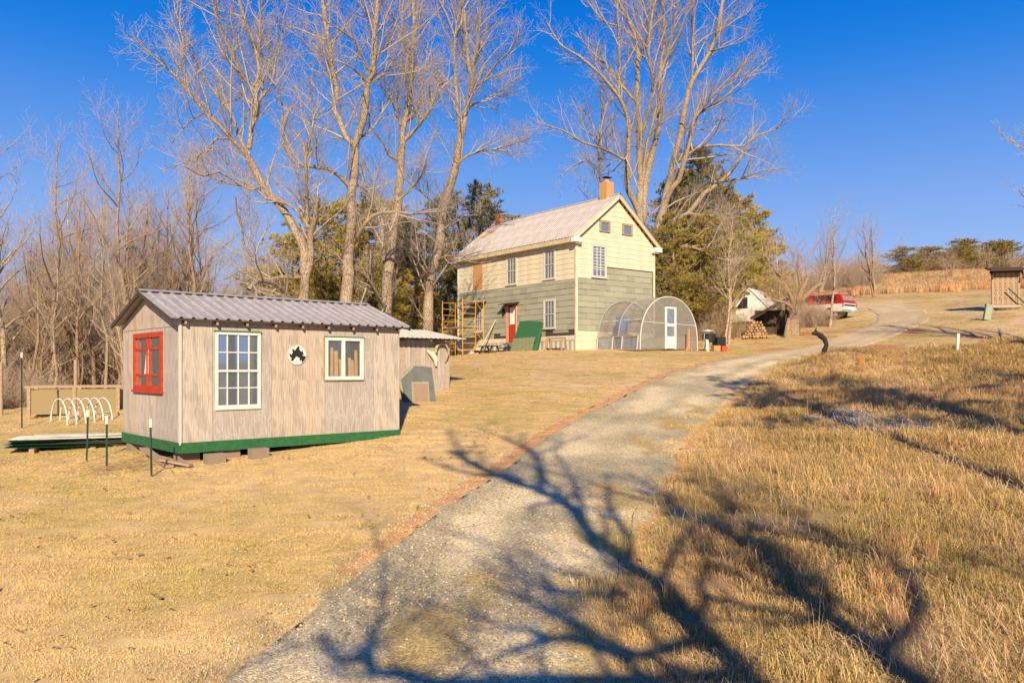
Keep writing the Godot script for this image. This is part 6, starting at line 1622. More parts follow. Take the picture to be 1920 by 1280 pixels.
# ---------------------------------------------------------------- garden things by the shed
func build_garden() -> void:
	rng.seed = 404
	for q in [[-8.53, 15.95, 1.03, "dark green steel fence post with white tip, leftmost of the three near the shed"], [-7.54, 14.8, 0.98, "dark green steel fence post with white tip, middle one before the shed"], [-6.39, 14.1, 1.0, "dark green steel fence post with white tip, nearest the shed corner"], [-13.0, 21.1, 2.0, "tall dark green steel fence post with white tip at far left"]]:
		var o := thing("fence_post", q[3], "fence post", P(q[0], q[1]), rng.randf(), "steel fence posts left of the shed")
		o.rotation.z = rng.randf_range(-0.03, 0.03)
		var t: float = q[2]
		bx("stem", o, Vector3(0, t / 2 - 0.05, 0), Vector3(0.035, t - 0.14, 0.008), M.post_green)
		bx("flange", o, Vector3(0, t / 2 - 0.05, 0.014), Vector3(0.008, t - 0.14, 0.03), M.post_green)
		bx("tip", o, Vector3(0, t - 0.05, 0.002), Vector3(0.04, 0.15, 0.034), M.pvc)
	for q in [[-15.8, 24.6, 1.62, "tan wooden post at the far left edge of the lawn"], [-14.7, 26.8, 1.5, "tan wooden post standing behind the garden hoops"]]:
		var o := rod("wooden_post", self, P(q[0], q[1], -0.1), P(q[0], q[1], q[2]), 0.06, M.old_wood)
		o.name = numbered("wooden_post")
		tag(o, q[3], "post")
	# hoops
	for q in [[-12.3, 21.6, 0.62, 6, 0.55, "row of white plastic garden hoops near the shed's left side", -0.75], [-14.4, 24.2, 0.5, 5, 0.75, "row of white plastic garden hoops further back by the wooden bed", -1.0]]:
		var o := thing("hoop_row", q[5], "garden hoops", P(q[0], q[1]), q[6], "white garden hoops")
		for k in q[3]:
			var p := PackedVector3Array()
			var r := PackedFloat32Array()
			for i in 13:
				var a := PI * i / 12.0
				p.append(Vector3(0.66 * cos(a) + 0.02 * k, q[2] * 1.1 * sin(a), -0.22 * k))
				r.append(0.02)
			var m := MB.new()
			m.tube(p, r, 6)
			put("hoop", m.mesh(), M.pvc, o)
	var o := thing("raised_bed", "wooden mesh-sided raised bed box behind the white hoops", "garden bed", P(-12.9, 23.6), 0.35)
	for x in [-1.15, 0.0, 1.15]:
		for z in [-0.5, 0.5]:
			bx("post", o, Vector3(x, 0.36, z), Vector3(0.09, 0.86, 0.09), M.old_wood)
	for z in [-0.5, 0.5]:
		bx("side_panel", o, Vector3(0, 0.34, z), Vector3(2.2, 0.7, 0.02), M.mesh_panel)
		bx("top_rail", o, Vector3(0, 0.78, z), Vector3(2.5, 0.06, 0.1), M.old_wood)
	for x in [-1.15, 1.15]:
		bx("end_panel", o, Vector3(x, 0.34, 0), Vector3(0.02, 0.7, 0.9), M.mesh_panel)
	o = thing("slatted_pallet", "white slatted pallet lying behind the raised bed", "pallet", P(-11.2, 25.2), 0.3)
	for k in 7:
		bx("slat", o, Vector3(-0.8 + k * 0.27, 0.55, 0), Vector3(0.15, 0.5, 0.03), M.white_worn, Vector3(0.3, 0, 0.25))
	bx("stringer", o, Vector3(0, 0.3, -0.1), Vector3(2.0, 0.08, 0.06), M.old_wood)
	# stack of old roofing sheets
	var rs := thing("roofing_stack", "stack of old pale and green roofing sheets left of the shed", "roofing stack", P(-9.55, 18.3, -0.17), 0.33)
	var me := ribbed(0.85, 3.3, 0.21, 0.022)
	for k in 6:
		put("sheet", me, [M.sheet_green, M.sheet_pale, M.sheet_green, M.old_wood, M.sheet_green, M.sheet_pale][k], rs, Transform3D(Basis.from_euler(Vector3(0, PI / 2 + rng.randf_range(-0.07, 0.07), 0)), Vector3(-1.65 + rng.randf_range(-0.15, 0.15), 0.20 + k * 0.035, 0.45 + rng.randf_range(-0.15, 0.15))))
	for x in [-1.2, 0.0, 1.2]:
		bx("bearer", rs, Vector3(x, 0.08, 0), Vector3(0.1, 0.2, 1.1), M.old_wood)
	bx("board", rs, Vector3(0.1, 0.44, 0.2), Vector3(3.2, 0.03, 0.14), M.sheet_pale, Vector3(0, 0.06, 0))
	bx("board", rs, Vector3(0.2, 0.44, -0.15), Vector3(3.0, 0.03, 0.14), M.grey_wood, Vector3(0, -0.04, 0))
	# bits under the shed corner
	var a := P(-7.55, 16.3, 0.18)
	tag(beam("loose_plank", self, a, P(-6.35, 14.75, 0.04), 0.16, 0.04, M.old_wood), "loose pale plank sloping from under the shed corner", "board")
	tag(beam("scrap_board", self, P(-6.6, 14.95, 0.14), P(-5.95, 14.75, 0.06), 0.12, 0.04, M.old_wood), "short scrap board beside the shed's corner pier", "board")
	for q in [[-5.7, 15.25, "left concrete block lying before the shed's green skirt"], [-5.05, 15.85, "right concrete block lying before the shed's green skirt"]]:
		var bk := bx("concrete_block", self, P(q[0], q[1], 0.09), Vector3(0.36, 0.2, 0.2), M.concrete, Vector3(0, 0.75, 0))
		bk.name = numbered("concrete_block")
		tag(bk, q[2], "block", "concrete blocks before the shed")
	# twigs
	var b := MB.new()
	for k in 150:
		var c := P(-7.2 + rng.randfn() * 0.55, 14.9 + rng.randfn() * 0.38, 0.02 + rng.randf() * 0.06)
		var d := Vector3(rng.randf_range(-1, 1), rng.randf_range(-0.08, 0.25), rng.randf_range(-1, 1)).normalized() * rng.randf_range(0.12, 0.35)
		b.tube(PackedVector3Array([c - d, c + Vector3(0, rng.randf() * 0.04, 0), c + d]), PackedFloat32Array([0.004, 0.004, 0.002]), 3)
	tag(put("brush_litter", b.mesh(), M.weed), "dry brush litter on the lawn before the shed's left corner", "brush", "", "stuff")
	# fence wire
	b = MB.new()
	for q in [[[-8.53, 15.95], [-7.54, 14.8]], [[-7.54, 14.8], [-6.39, 14.1]]]:
		for y in [0.25, 0.5, 0.75]:
			b.rod(P(q[0][0], q[0][1], y), P(q[1][0], q[1][1], y), 0.0025, 4)
	tag(put("fence_wire", b.mesh(), M.wire), "thin wires strung between the short fence posts", "wire")


# ---------------------------------------------------------------- yard beyond the house
func build_yard() -> void:
	rng.seed = 505
	# camper
	var c := thing("folding_camper", "white A-frame folding camper among the bare shrubs", "camper", P(17.0, 57.0), -0.56)
	bx("body", c, Vector3(0, 0.62, -1.9), Vector3(2.9, 0.75, 3.8), M.camper)
	var ga := MB.new()
	ga.prism(PackedVector2Array([Vector2(-1.4, 1.0), Vector2(1.4, 1.0), Vector2(0, 2.55)]), Transform3D(Basis(), Vector3(0, 0, -0.05)), 0.05)
	put("front_gable", ga.mesh(), M.camper, c)
	put("rear_gable", ga.mesh(), M.camper, c, Transform3D(Basis(), Vector3(0, 0, -3.75)))
	for sx in [-1.0, 1.0]:
		beam("roof_panel", c, Vector3(0.0, 2.62, -1.9), Vector3(1.62 * sx, 0.92, -1.9), 3.95, 0.06, M.camper)
	var wn := MB.new()
	wn.prism(PackedVector2Array([Vector2(-0.95, 1.18), Vector2(-0.12, 1.18), Vector2(-0.12, 1.98), Vector2(-0.42, 1.98)]), Transform3D(Basis(), Vector3(0, 0, 0.0)), 0.02)
	put("window", wn.mesh(), M.dark_glass, c)
	for x in [-1.35, 1.35]:
		wheel(c, Vector3(x, 0.3, -2.2), 0.3)
	# truck
	var hd := Vector2(-0.6, 0.8)
	var t := thing("pickup_truck", "red and white pickup truck with canopy and roof rack, parked on the slope", "truck", P(23.2, 55.6), atan2(-0.6, -0.8) + PI)
	t.position = P(22.0, 57.4)
	t.rotation.y = atan2(0.6, 0.8)
	# local -z runs toward the front of the truck
	bx("lower_body", t, Vector3(0, 0.68, 0), Vector3(1.82, 0.52, 5.0), M.truck_white)
	bx("lower_stripe", t, Vector3(0, 0.96, 0), Vector3(1.80, 0.08, 4.98), M.truck_red)
	var cb := MB.new()
	cb.prism(PackedVector2Array([Vector2(-2.5, 0.98), Vector2(-2.25, 1.62), Vector2(-0.2, 1.66), Vector2(1.0, 1.66), Vector2(1.55, 1.02), Vector2(1.55, 0.98)]), Transform3D(Basis(Vector3(0, 0, -1), Vector3.UP, Vector3(1, 0, 0)), Vector3(-0.85, 0, 0)), 1.7)
	put("canopy_and_cab", cb.mesh(), M.truck_red, t)
	for sx in [-0.86, 0.86]:
		bx("side_window", t, Vector3(sx, 1.36, 1.15), Vector3(0.02, 0.36, 1.7), M.dark_glass)
		bx("side_window", t, Vector3(sx, 1.36, -0.55), Vector3(0.02, 0.36, 0.9), M.dark_glass)
		bx("tail_light", t, Vector3(sx * 0.97, 0.86, 2.5), Vector3(0.14, 0.32, 0.06), M.tail_light)
	bx("rear_window", t, Vector3(0, 1.34, 2.40), Vector3(1.4, 0.4, 0.03), M.mat_brown, Vector3(-0.37, 0, 0))
	bx("tailgate", t, Vector3(0, 0.76, 2.51), Vector3(1.5, 0.42, 0.03), M.truck_white)
	bx("tailgate_stripe", t, Vector3(0, 0.84, 2.528), Vector3(1.4, 0.12, 0.02), M.black)
	bx("rear_bumper", t, Vector3(0, 0.46, 2.56), Vector3(1.8, 0.16, 0.16), M.steel)
	bx("number_plate", t, Vector3(0.2, 0.47, 2.645), Vector3(0.3, 0.13, 0.01), M.white_worn)
	for sx in [-0.82, 0.82]:
		for z in [-1.6, 1.5]:
			wheel(t, Vector3(sx, 0.36, z), 0.36)
	for z in [-0.3, 1.9]:
		rod("rack_bar", t, Vector3(-0.8, 1.78, z), Vector3(0.8, 1.78, z), 0.025, M.steel, 6)
		for sx in [-0.75, 0.75]:
			rod("rack_leg", t, Vector3(sx, 1.62, z), Vector3(sx, 1.78, z), 0.02, M.steel, 6)
	var pl := rod("long_pole", self, t.transform * Vector3(-0.3, 1.84, 2.9), t.transform * Vector3(-0.25, 1.84, -3.2), 0.04, M.old_wood)
	tag(pl, "long pale pole lying on the truck's roof rack", "pole")
	# firewood under a dark shelter
	var w := thing("firewood_stack", "stack of split firewood beside the old hollow tree", "firewood", P(14.6, 47.0), -0.25)
	for r in 6:
		for k in 8 - r:
			var rr := rng.randf_range(0.07, 0.11)
			var z := rng.randf_range(-0.1, 0.1)
			var lg := MB.new()
			lg.rod(Vector3(-0.85 + k * 0.19 + r * 0.11, 0.1 + r * 0.165, -0.22 + z), Vector3(-0.85 + k * 0.19 + r * 0.11, 0.1 + r * 0.165, 0.22 + z), rr, 6)
			put("log", lg.mesh(), M.log_end if rng.randf() < 0.5 else M.bark_brown, w)
	var fs := thing("firewood_shelter", "dark low shelter roof of brush and boards over the firewood", "shelter", P(15.3, 47.6), -0.25)
	bx("roof", fs, Vector3(0.1, 1.65, -0.2), Vector3(2.4, 0.08, 1.9), M.dark_wood, Vector3(0.1, 0, 0.5))
	bx("back", fs, Vector3(0.3, 0.8, -0.8), Vector3(2.0, 1.6, 0.06), M.dark_wood)
	for x in [-0.8, 1.0]:
		bx("post", fs, Vector3(x, 0.75 + x * 0.3, 0.5), Vector3(0.1, 1.6 + x * 0.4, 0.1), M.dark_wood)
	# kiosk
	var k := thing("wooden_kiosk", "brown wooden notice shelter with small slanted roof on the slope", "kiosk", P(30.4, 49.0), -0.25)
	for x in [-0.72, 0.72]:
		bx("post", k, Vector3(x, 1.1, 0), Vector3(0.12, 2.4, 0.14), M.old_wood)
	for i in 9:
		bx("board", k, Vector3(-0.58 + i * 0.145, 1.35, 0.02), Vector3(0.14, 2.0, 0.03), [M.bark_brown, M.old_wood][i % 2])
	bx("sill", k, Vector3(0, 0.22, 0.06), Vector3(1.7, 0.14, 0.3), M.grey_wood)
	bx("roof", k, Vector3(0, 2.52, 0.1), Vector3(2.0, 0.09, 1.2), M.dark_wood, Vector3(0.22, 0, 0))
	bx("header", k, Vector3(0, 2.35, 0.1), Vector3(1.8, 0.12, 0.1), M.dark_wood)
	for x in [-0.85, 0.85]:
		bx("brace", k, Vector3(x, 2.12, 0.3), Vector3(0.08, 0.6, 0.08), M.dark_wood, Vector3(-0.6, 0, 0))
	bx("prop", k, Vector3(0.55, 0.75, 0.4), Vector3(0.06, 1.5, 0.06), M.dark_wood, Vector3(0, 0, 0.75))
	# utility pedestal and marker post
	var p := thing("utility_pedestal", "pale green leaning utility pedestal below the notice shelter", "pedestal", P(26.2, 44.0), -0.2)
	bx("box", p, Vector3(0.1, 0.42, 0), Vector3(0.32, 0.8, 0.26), M.pedestal, Vector3(0, 0, -0.16))
	bx("cap", p, Vector3(0.17, 0.84, 0), Vector3(0.35, 0.07, 0.29), M.pedestal, Vector3(0, 0, -0.16))
	var mp := thing("marker_post", "white plastic marker post standing in the dry grass", "post", P(19.2, 34.3), 0.2)
	mp.rotation.z = -0.06
	rod("tube", mp, Vector3(0, -0.1, 0), Vector3(0, 0.74, 0), 0.062, M.pvc, 12)
	rod("cap", mp, Vector3(0, 0.735, 0), Vector3(0, 0.79, 0), 0.068, M.pvc, 12)
	var fl := thing("orange_marker", "small orange marker stuck in the grassy bank", "marker", P(12.75, 29.1, 0.28))
	var om := MB.new()
	om.tube(PackedVector3Array([Vector3(0, -0.08, 0), Vector3(0, -0.05, 0), Vector3(0, 0.02, 0), Vector3(0, 0.08, 0), Vector3(0, 0.11, 0)]), PackedFloat32Array([0.03, 0.08, 0.10, 0.06, 0.02]), 8, true)
	put("head", om.mesh(), M.orange, fl)
	rod("stake", fl, Vector3(0, -0.4, 0), Vector3(0, -0.05, 0), 0.012, M.old_wood, 5)
	# burnt snag on the bank
	var sn := thing("dead_snag", "twisted blackened dead stump on the grassy bank beside the drive", "stump", P(11.85, 30.3))
	var sb := MB.new()
	sb.tube(PackedVector3Array([Vector3(0.0, -0.3, 0), Vector3(0.04, 0.12, 0), Vector3(0.12, 0.34, 0.03), Vector3(0.06, 0.55, 0), Vector3(-0.12, 0.70, 0.05), Vector3(-0.28, 0.80, 0.02), Vector3(-0.42, 0.77, 0)]), PackedFloat32Array([0.13, 0.095, 0.08, 0.09, 0.11, 0.10, 0.06]), 8, true)
	sb.tube(PackedVector3Array([Vector3(-0.2, 0.74, 0.03), Vector3(-0.3, 0.9, 0.02), Vector3(-0.26, 1.0, 0)]), PackedFloat32Array([0.06, 0.04, 0.015]), 6, true)
	put("stem", sb.mesh(), M.bark_dark, sn)
	# low stone or wood cord along the drive edge
	var cp := PackedVector3Array()
	var cr := PackedFloat32Array()
	for i in 22:
		var z := 8.9 + i * 0.16
		cp.append(P(1.02 + (z - 8.6) * 0.25 + 0.03 * sin(i * 0.6), z, 0.03))
		cr.append(0.007)
	var cm := MB.new()
	cm.tube(cp, cr, 6)
	tag(put("black_cable", cm.mesh(), M.black), "thin black cable lying along the drive's right edge", "cable")


func wheel(parent: Node, at: Vector3, r: float) -> void:
	var g := group_node("wheel", parent, at)
	var m := MB.new()
	m.tube(PackedVector3Array([Vector3(-0.11, 0, 0), Vector3(-0.08, 0, 0), Vector3(0.08, 0, 0), Vector3(0.11, 0, 0)]), PackedFloat32Array([r * 0.9, r, r, r * 0.9]), 18, true)
	put("tyre", m.mesh(), M.rubber, g)
	m = MB.new()
	m.rod(Vector3(-0.118, 0, 0), Vector3(0.118, 0, 0), r * 0.55, 14)
	put("rim", m.mesh(), M.steel, g)


# ---------------------------------------------------------------- vegetation
func build_trees() -> void:
	rng.seed = 11
	traced_tree(TREE_A, "walnut_tree", "big bare pale tree leaning left behind the shed, leftmost of the large ones", 1.0, "large bare trees by the house")
	rng.seed = 12
	traced_tree(TREE_B, "walnut_tree", "big bare upright tree behind the middle of the shed roof", 1.0, "large bare trees by the house")
	rng.seed = 13
	traced_tree(TREE_C, "walnut_tree", "big bare tree with peeling pale bark behind the right end of the shed", 1.0, "large bare trees by the house")
	rng.seed = 14
	traced_tree(TREE_D, "walnut_tree", "slender bare pale tree leaning right, nearest the scaffold", 1.0, "large bare trees by the house")
	rng.seed = 15
	traced_tree(TREE_E, "walnut_tree", "tall many-stemmed bare tree just behind the house gable", 0.95, "large bare trees by the house", 1.15)
	rng.seed = 16
	traced_tree(TREE_F, "walnut_tree", "spreading bare tree right of the house gable with low sweeping limbs", 0.95, "large bare trees by the house", 1.15)
	rng.seed = 17
	traced_tree(TREE_G, "walnut_tree", "thin bare tree rising behind the house roof ridge", 0.9, "large bare trees by the house")
	rng.seed = 18
	twig_thick = 1.9
	traced_tree(TREE_S, "walnut_tree", "large bare tree behind the viewer whose limbs shade the drive", 0.8, "", 1.0)
	twig_thick = 1.0
	# bare wood
	var kinds := []
	for i in 4:
		kinds.append(bare_tree_meshes([15.0, 17.0, 13.0, 16.0][i], [5.6, 5.0, 5.4, 4.6][i], [0.19, 0.18, 0.17, 0.16][i], 0.95, [0.28, 0.35, 0.2, 0.4][i], 600 + i, 1 if i != 2 else 3))
	var spots := [[-26.6, 42.0, 0, 1.08, "tall bare tree at the far left edge of the picture"], [-24.9, 48.0, 2, 1.2, "many-stemmed bare tree with a round crown left of the shed"], [-27.0, 52.0, 1, 1.0, "bare tree between the left edge and the round-crowned tree"], [-21.0, 50.0, 3, 0.95, "slim bare tree just right of the round-crowned tree"], [-18.5, 46.0, 1, 0.80, "slim bare tree above the left end of the shed roof"], [-17.0, 52.0, 0, 0.85, "bare tree seen between the shed ridge and the leaning walnut"], [-22.0, 38.0, 3, 0.62, "small bare sapling behind the garden hoops"], [-19.0, 37.5, 1, 0.55, "thin bare sapling left of the shed's red window"], [-17.0, 36.0, 2, 0.55, "low forked bare tree right beside the shed's left eave"], [-24.5, 36.5, 2, 0.5, "low bare tree at the lawn's left edge"], [-29.5, 50.0, 2, 1.1, "wide forked bare tree just inside the left edge, behind the tallest one"], [-22.0, 45.0, 2, 1.0, "wide forked bare tree right of the round-crowned tree"]]
	for q in spots:
		plant_tree(kinds[q[2]], "bare_tree", q[4], P(q[0], q[1]), q[3], rng.randf() * TAU, "bark_pale" if q[2] % 2 == 0 else "bark", "twig", "bare trees at the edge of the wood")
	var lists := [[], [], [], []]
	rng.seed = 61
	for i in 1300:
		var z := 40.0 + 170.0 * pow(rng.randf(), 1.25)
		var x := -z * rng.randf_range(0.10, 0.92) - 6.0
		if x > -0.395 * z and z < 66:
			continue
		var s := rng.randf_range(0.55, 0.95)
		lists[rng.randi() % 4].append([Transform3D(Basis(Vector3.UP, rng.randf() * TAU).scaled(Vector3.ONE * s), P(x, z)), Color.WHITE])
	for i in 4:
		for part in 2:
			scatter(["woodland_trunks", "woodland_twigs"][part], kinds[i][part], [M.bark_brown, M.twig_brown][part], lists[i], "bare brown wood covering the hillside at left", "woodland")
	# brush in the wood and around the yard
	var br := [shrub_mesh(1.8, 1.6, 14, 701), shrub_mesh(1.3, 1.4, 16, 702), shrub_mesh(2.6, 1.8, 12, 703, 0.018)]
	var bl := [[], [], []]
	rng.seed = 62
	for i in 520:
		var z := 30.0 + 50.0 * pow(rng.randf(), 1.3)
		var x := -z * rng.randf_range(0.25, 0.8) - 5.0
		if x > -18.5 - 0.08 * z:
			continue
		bl[rng.randi() % 3].append([Transform3D(Basis(Vector3.UP, rng.randf() * TAU).scaled(Vector3.ONE * rng.randf_range(0.7, 1.4)), P(x, z)), Color.WHITE])
	for i in 130:
		var z := rng.randf_range(49.0, 66.0)
		bl[rng.randi() % 3].append([Transform3D(Basis(Vector3.UP, rng.randf() * TAU).scaled(Vector3.ONE * rng.randf_range(0.6, 1.2)), P(rng.randf_range(-14.0, 8.0), z)), Color.WHITE])
	for i in 90:
		var x := rng.randf_range(11.6, 20.5)
		var z := rng.randf_range(47.6, 53.0) if x < 17.0 else rng.randf_range(50.5, 54.5)
		if Vector2(x - 14.8, z - 47.2).length() < 1.5 or (x > 13.0 and x < 16.6 and z > 49.0):
			continue
		bl[1 if rng.randf() < 0.6 else 0].append([Transform3D(Basis(Vector3.UP, rng.randf() * TAU).scaled(Vector3.ONE * rng.randf_range(0.55, 0.95)), P(x, z)), Color.WHITE])
	for i in 110:
		var z := rng.randf_range(78.0, 100.0)
		bl[rng.randi() % 3].append([Transform3D(Basis(Vector3.UP, rng.randf() * TAU).scaled(Vector3.ONE * rng.randf_range(0.8, 1.7)), P(z * rng.randf_range(0.28, 0.46), z)), Color.WHITE])
	for i in 3:
		scatter("brushwood", br[i], M.twig_brown, bl[i], "tangled brown undergrowth along the wood's edge", "undergrowth")
	var shrubs := [[11.9, 46.5, 0, 1.0, "bare brown shrub right behind the grill"], [13.0, 47.5, 2, 0.9, "bare shrub left of the firewood stack"], [13.0, 52.0, 2, 1.1, "tall bare shrub left of the white camper"], [15.2, 51.5, 1, 0.7, "bare shrub before the white camper"], [16.6, 49.5, 1, 1.2, "low bare shrub right of the firewood stack"], [18.0, 51.0, 0, 1.15, "bare shrub left of the parked truck"], [19.3, 53.0, 1, 1.3, "bare shrub right before the truck's side"], [12.6, 50.0, 2, 1.1, "bare thicket between the pines and the camper"], [20.0, 60.0, 2, 1.5, "tall bare shrub behind the truck"], [18.0, 63.0, 2, 1.6, "tall bare thicket behind the camper"], [23.5, 66.0, 2, 1.5, "bare thicket beyond the truck's canopy"]]
	for q in shrubs:
		var o := put("bare_shrub", br[q[2]], M.weed, self, Transform3D(Basis(Vector3.UP, rng.randf() * TAU).scaled(Vector3.ONE * q[3]), P(q[0], q[1])))
		tag(o, q[4], "shrub", "bare shrubs around the yard")
	# pines
	var pine := [pine_meshes(11.0, 3.9, 801, Color(0.31, 0.26, 0.07)), pine_meshes(13.0, 4.2, 802, Color(0.25, 0.225, 0.065)), pine_meshes(9.0, 4.2, 803, Color(0.37, 0.30, 0.075), 0.04)]
	var ps := [[-16.5, 60.0, 2, 1.45, "yellow-green pine, leftmost of the low row behind the shed"], [-13.6, 58.0, 2, 1.6, "yellow-green pine behind the leaning walnut's trunk"], [-10.6, 59.0, 2, 1.55, "pine between the two leftmost walnut trunks"], [-19.8, 63.0, 2, 1.35, "low pine at the left end of the pine row"], [-8.4, 60.0, 0, 1.1, "pine behind the middle walnut trunk"], [-7.2, 54.0, 0, 0.95, "dark pine left of the slender leaning tree"], [-4.6, 55.5, 1, 0.92, "dark pine behind the slender leaning tree"], [-2.2, 57.0, 1, 0.95, "dark pine touching the house's far end"], [-6.3, 51.0, 2, 0.7, "short dark pine behind the lean-to roof"], [0.2, 62.0, 0, 0.95, "pine peeking above the house's far roof end"], [4.0, 68.0, 0, 1.0, "pine top rising above the house roof ridge"], [11.6, 55.5, 1, 0.85, "tall pine right of the house gable"], [13.3, 57.0, 1, 1.0, "tallest pine right of the house, rising above the others"], [15.6, 59.5, 0, 1.0, "pine behind the tallest pine"], [17.8, 62.0, 2, 1.05, "pine above the white camper"], [10.2, 50.5, 0, 0.72, "low dark pine beside the greenhouse"], [12.6, 51.5, 2, 0.85, "bushy light pine behind the grill"], [20.5, 67.0, 2, 0.95, "rightmost pine of the clump beside the house"]]
	for q in ps:
		plant_tree(pine[q[2]], "pine_tree", q[4], P(q[0], q[1]), q[3], rng.randf() * TAU, "bark_brown", "needle", "pines behind the house and shed")
	# hill top and right side
	for q in [[55.0, 112.0, 2, 0.85, "dark juniper on the hilltop, leftmost of the row"], [60.0, 114.0, 2, 0.85, "juniper on the hilltop left of the notice shelter"], [66.0, 116.0, 2, 1.0, "broad juniper on the hilltop behind the notice shelter"], [72.0, 117.0, 2, 0.95, "juniper on the hilltop at the right edge"], [63.2, 113.0, 2, 0.8, "small juniper between the two junipers behind the notice shelter"], [69.5, 114.5, 2, 0.9, "juniper just right of the notice shelter roof"]]:
		plant_tree(pine[q[2]], "juniper_tree", q[4], P(q[0], q[1], -1.2), q[3], rng.randf() * TAU, "bark_brown", "needle", "junipers on the hilltop").scale *= Vector3(1.5, 0.72, 1.5)
	for i in 26:
		var z := rng.randf_range(108.0, 118.0)
		var o := put("hill_shrub", br[rng.randi() % 3], M.twig_brown, self, Transform3D(Basis(Vector3.UP, rng.randf() * TAU).scaled(Vector3.ONE * rng.randf_range(1.0, 1.9)), P(z * rng.randf_range(0.5, 0.64), z)))
		tag(o, "bare brown shrub along the crest of the golden field", "shrub", "shrubs along the hill crest")
	var fruit := bare_tree_meshes(7.0, 3.4, 0.15, 0.75, 0.16, 901, 2)
	plant_tree(fruit, "orchard_tree", "bare orchard tree at the foot of the golden field", P(32.2, 70.5), 1.0, 0.4, "bark", "twig", "orchard trees")
	plant_tree(fruit, "orchard_tree", "bare orchard tree left of the field tree, behind the truck", P(26.5, 69.0), 0.95, 2.4, "bark", "twig", "orchard trees")
	plant_tree(fruit, "orchard_tree", "small crooked bare tree on the golden hillside by the notice shelter", P(48.5, 88.0), 0.55, 1.2, "bark_brown", "twig_brown", "orchard trees")
	var slim := bare_tree_meshes(7.5, 1.5, 0.09, 0.7, 0.3, 902, 1)
	plant_tree(slim, "young_tree", "slim young tree with straight trunk left of the parked truck", P(20.2, 50.6), 1.05, 0.0, "bark_pale", "twig", "young trees in the yard")
	plant_tree(slim, "young_tree", "left one of two thin trunks behind the grill", P(12.15, 45.5), 0.95, 1.0, "bark_pale", "twig", "young trees in the yard")
	plant_tree(slim, "young_tree", "right one of two thin trunks behind the grill", P(12.5, 45.8), 1.05, 2.0, "bark_pale", "twig", "young trees in the yard")
	# old hollow tree beside the firewood
	rng.seed = 903
	var ot := thing("hollow_tree", "gnarled old hollow tree with pale split trunk beside the firewood", "tree", P(16.4, 46.5))
	ot.scale = Vector3(0.8, 0.95, 0.8)
	var tr := MB.new()
	var cr := MB.new()
	for a in [[[0, -0.3, 0, 0.62], [0, 0.5, 0, 0.48], [0.1, 1.1, 0, 0.40], [0.3, 1.9, 0, 0.30], [0.7, 2.9, 0, 0.22], [1.1, 3.7, 0.2, 0.16]], [[0.1, 1.2, 0, 0.3], [0.0, 2.0, 0.2, 0.2], [-0.4, 2.7, 0.4, 0.14], [-1.0, 3.5, 0.5, 0.08], [-1.7, 4.3, 0.6, 0.05], [-2.4, 5.3, 0.3, 0.03]], [[0.3, 1.9, 0, 0.22], [0.9, 2.5, 0.3, 0.18], [1.5, 3.0, 0.4, 0.13], [1.9, 3.2, 0.4, 0.10]], [[-0.5, -0.2, 0.3, 0.32], [-0.45, 0.6, 0.25, 0.2], [-0.3, 1.1, 0.1, 0.12]], [[0.7, 2.9, 0, 0.16], [0.5, 4.0, -0.3, 0.08], [0.6, 5.2, -0.4, 0.04]], [[0.2, 1.6, 0, 0.18], [-0.6, 2.0, 0.5, 0.1], [-1.6, 2.2, 0.8, 0.05], [-2.6, 2.6, 0.9, 0.03]]]:
		var p := PackedVector3Array()
		var r := PackedFloat32Array()
		for q in a:
			p.append(Vector3(q[0], q[1], q[2]))
			r.append(q[3] * rng.randf_range(0.9, 1.1))
		tr.tube(p, r, 9, true)
		grow(cr, p, r, 0, 1.0, 0.9)
	put("trunk", tr.mesh(), M.bark_brown, ot)
	put("crown", cr.mesh(), M.twig_brown, ot)
	# trees right of and behind the viewer, known by their shadows and by the twigs at the right edge
	twig_thick = 1.7
	var big := bare_tree_meshes(12.0, 6.0, 0.28, 0.8, 0.2, 905, 2)
	twig_thick = 1.0
	plant_tree(big, "yard_tree", "bare tree whose twigs reach in at the right edge of the picture", P(22.3, 31.0), 0.9, 0.5, "bark", "twig", "bare trees right of the drive")
	plant_tree(big, "yard_tree", "bare tree right of the view that shades the rough grass", P(13.6, 8.0), 1.05, 2.0, "bark", "twig", "bare trees right of the drive")
	plant_tree(big, "yard_tree", "bare tree right of the viewer that shades the grassy bank", P(19.0, 11.5), 1.15, 4.0, "bark", "twig", "bare trees right of the drive")
	plant_tree(big, "yard_tree", "bare tree behind the viewer that shades the near right grass", P(7.4, -7.0), 1.0, 5.0, "bark", "twig", "bare trees right of the drive")
	var high := pine_meshes(13.0, 3.6, 804, Color(0.25, 0.225, 0.065), 0.52, 3.2)
	for q in [[8.9, 8.0, 1.0, "tall pine right of the viewer that shades the drive by the bank"], [12.0, 7.6, 1.02, "tall pine beyond the right edge that shades the grassy bank"], [15.6, 7.0, 0.95, "tall pine beyond the right edge that shades the stone patch"], [18.6, 9.0, 1.0, "tall pine beyond the right edge that shades the grass below the marker post"]]:
		plant_tree(high, "pine_tree", q[3], P(q[0], q[1]), q[2], q[0] * 2.0, "bark_brown", "needle", "pines right of the drive")


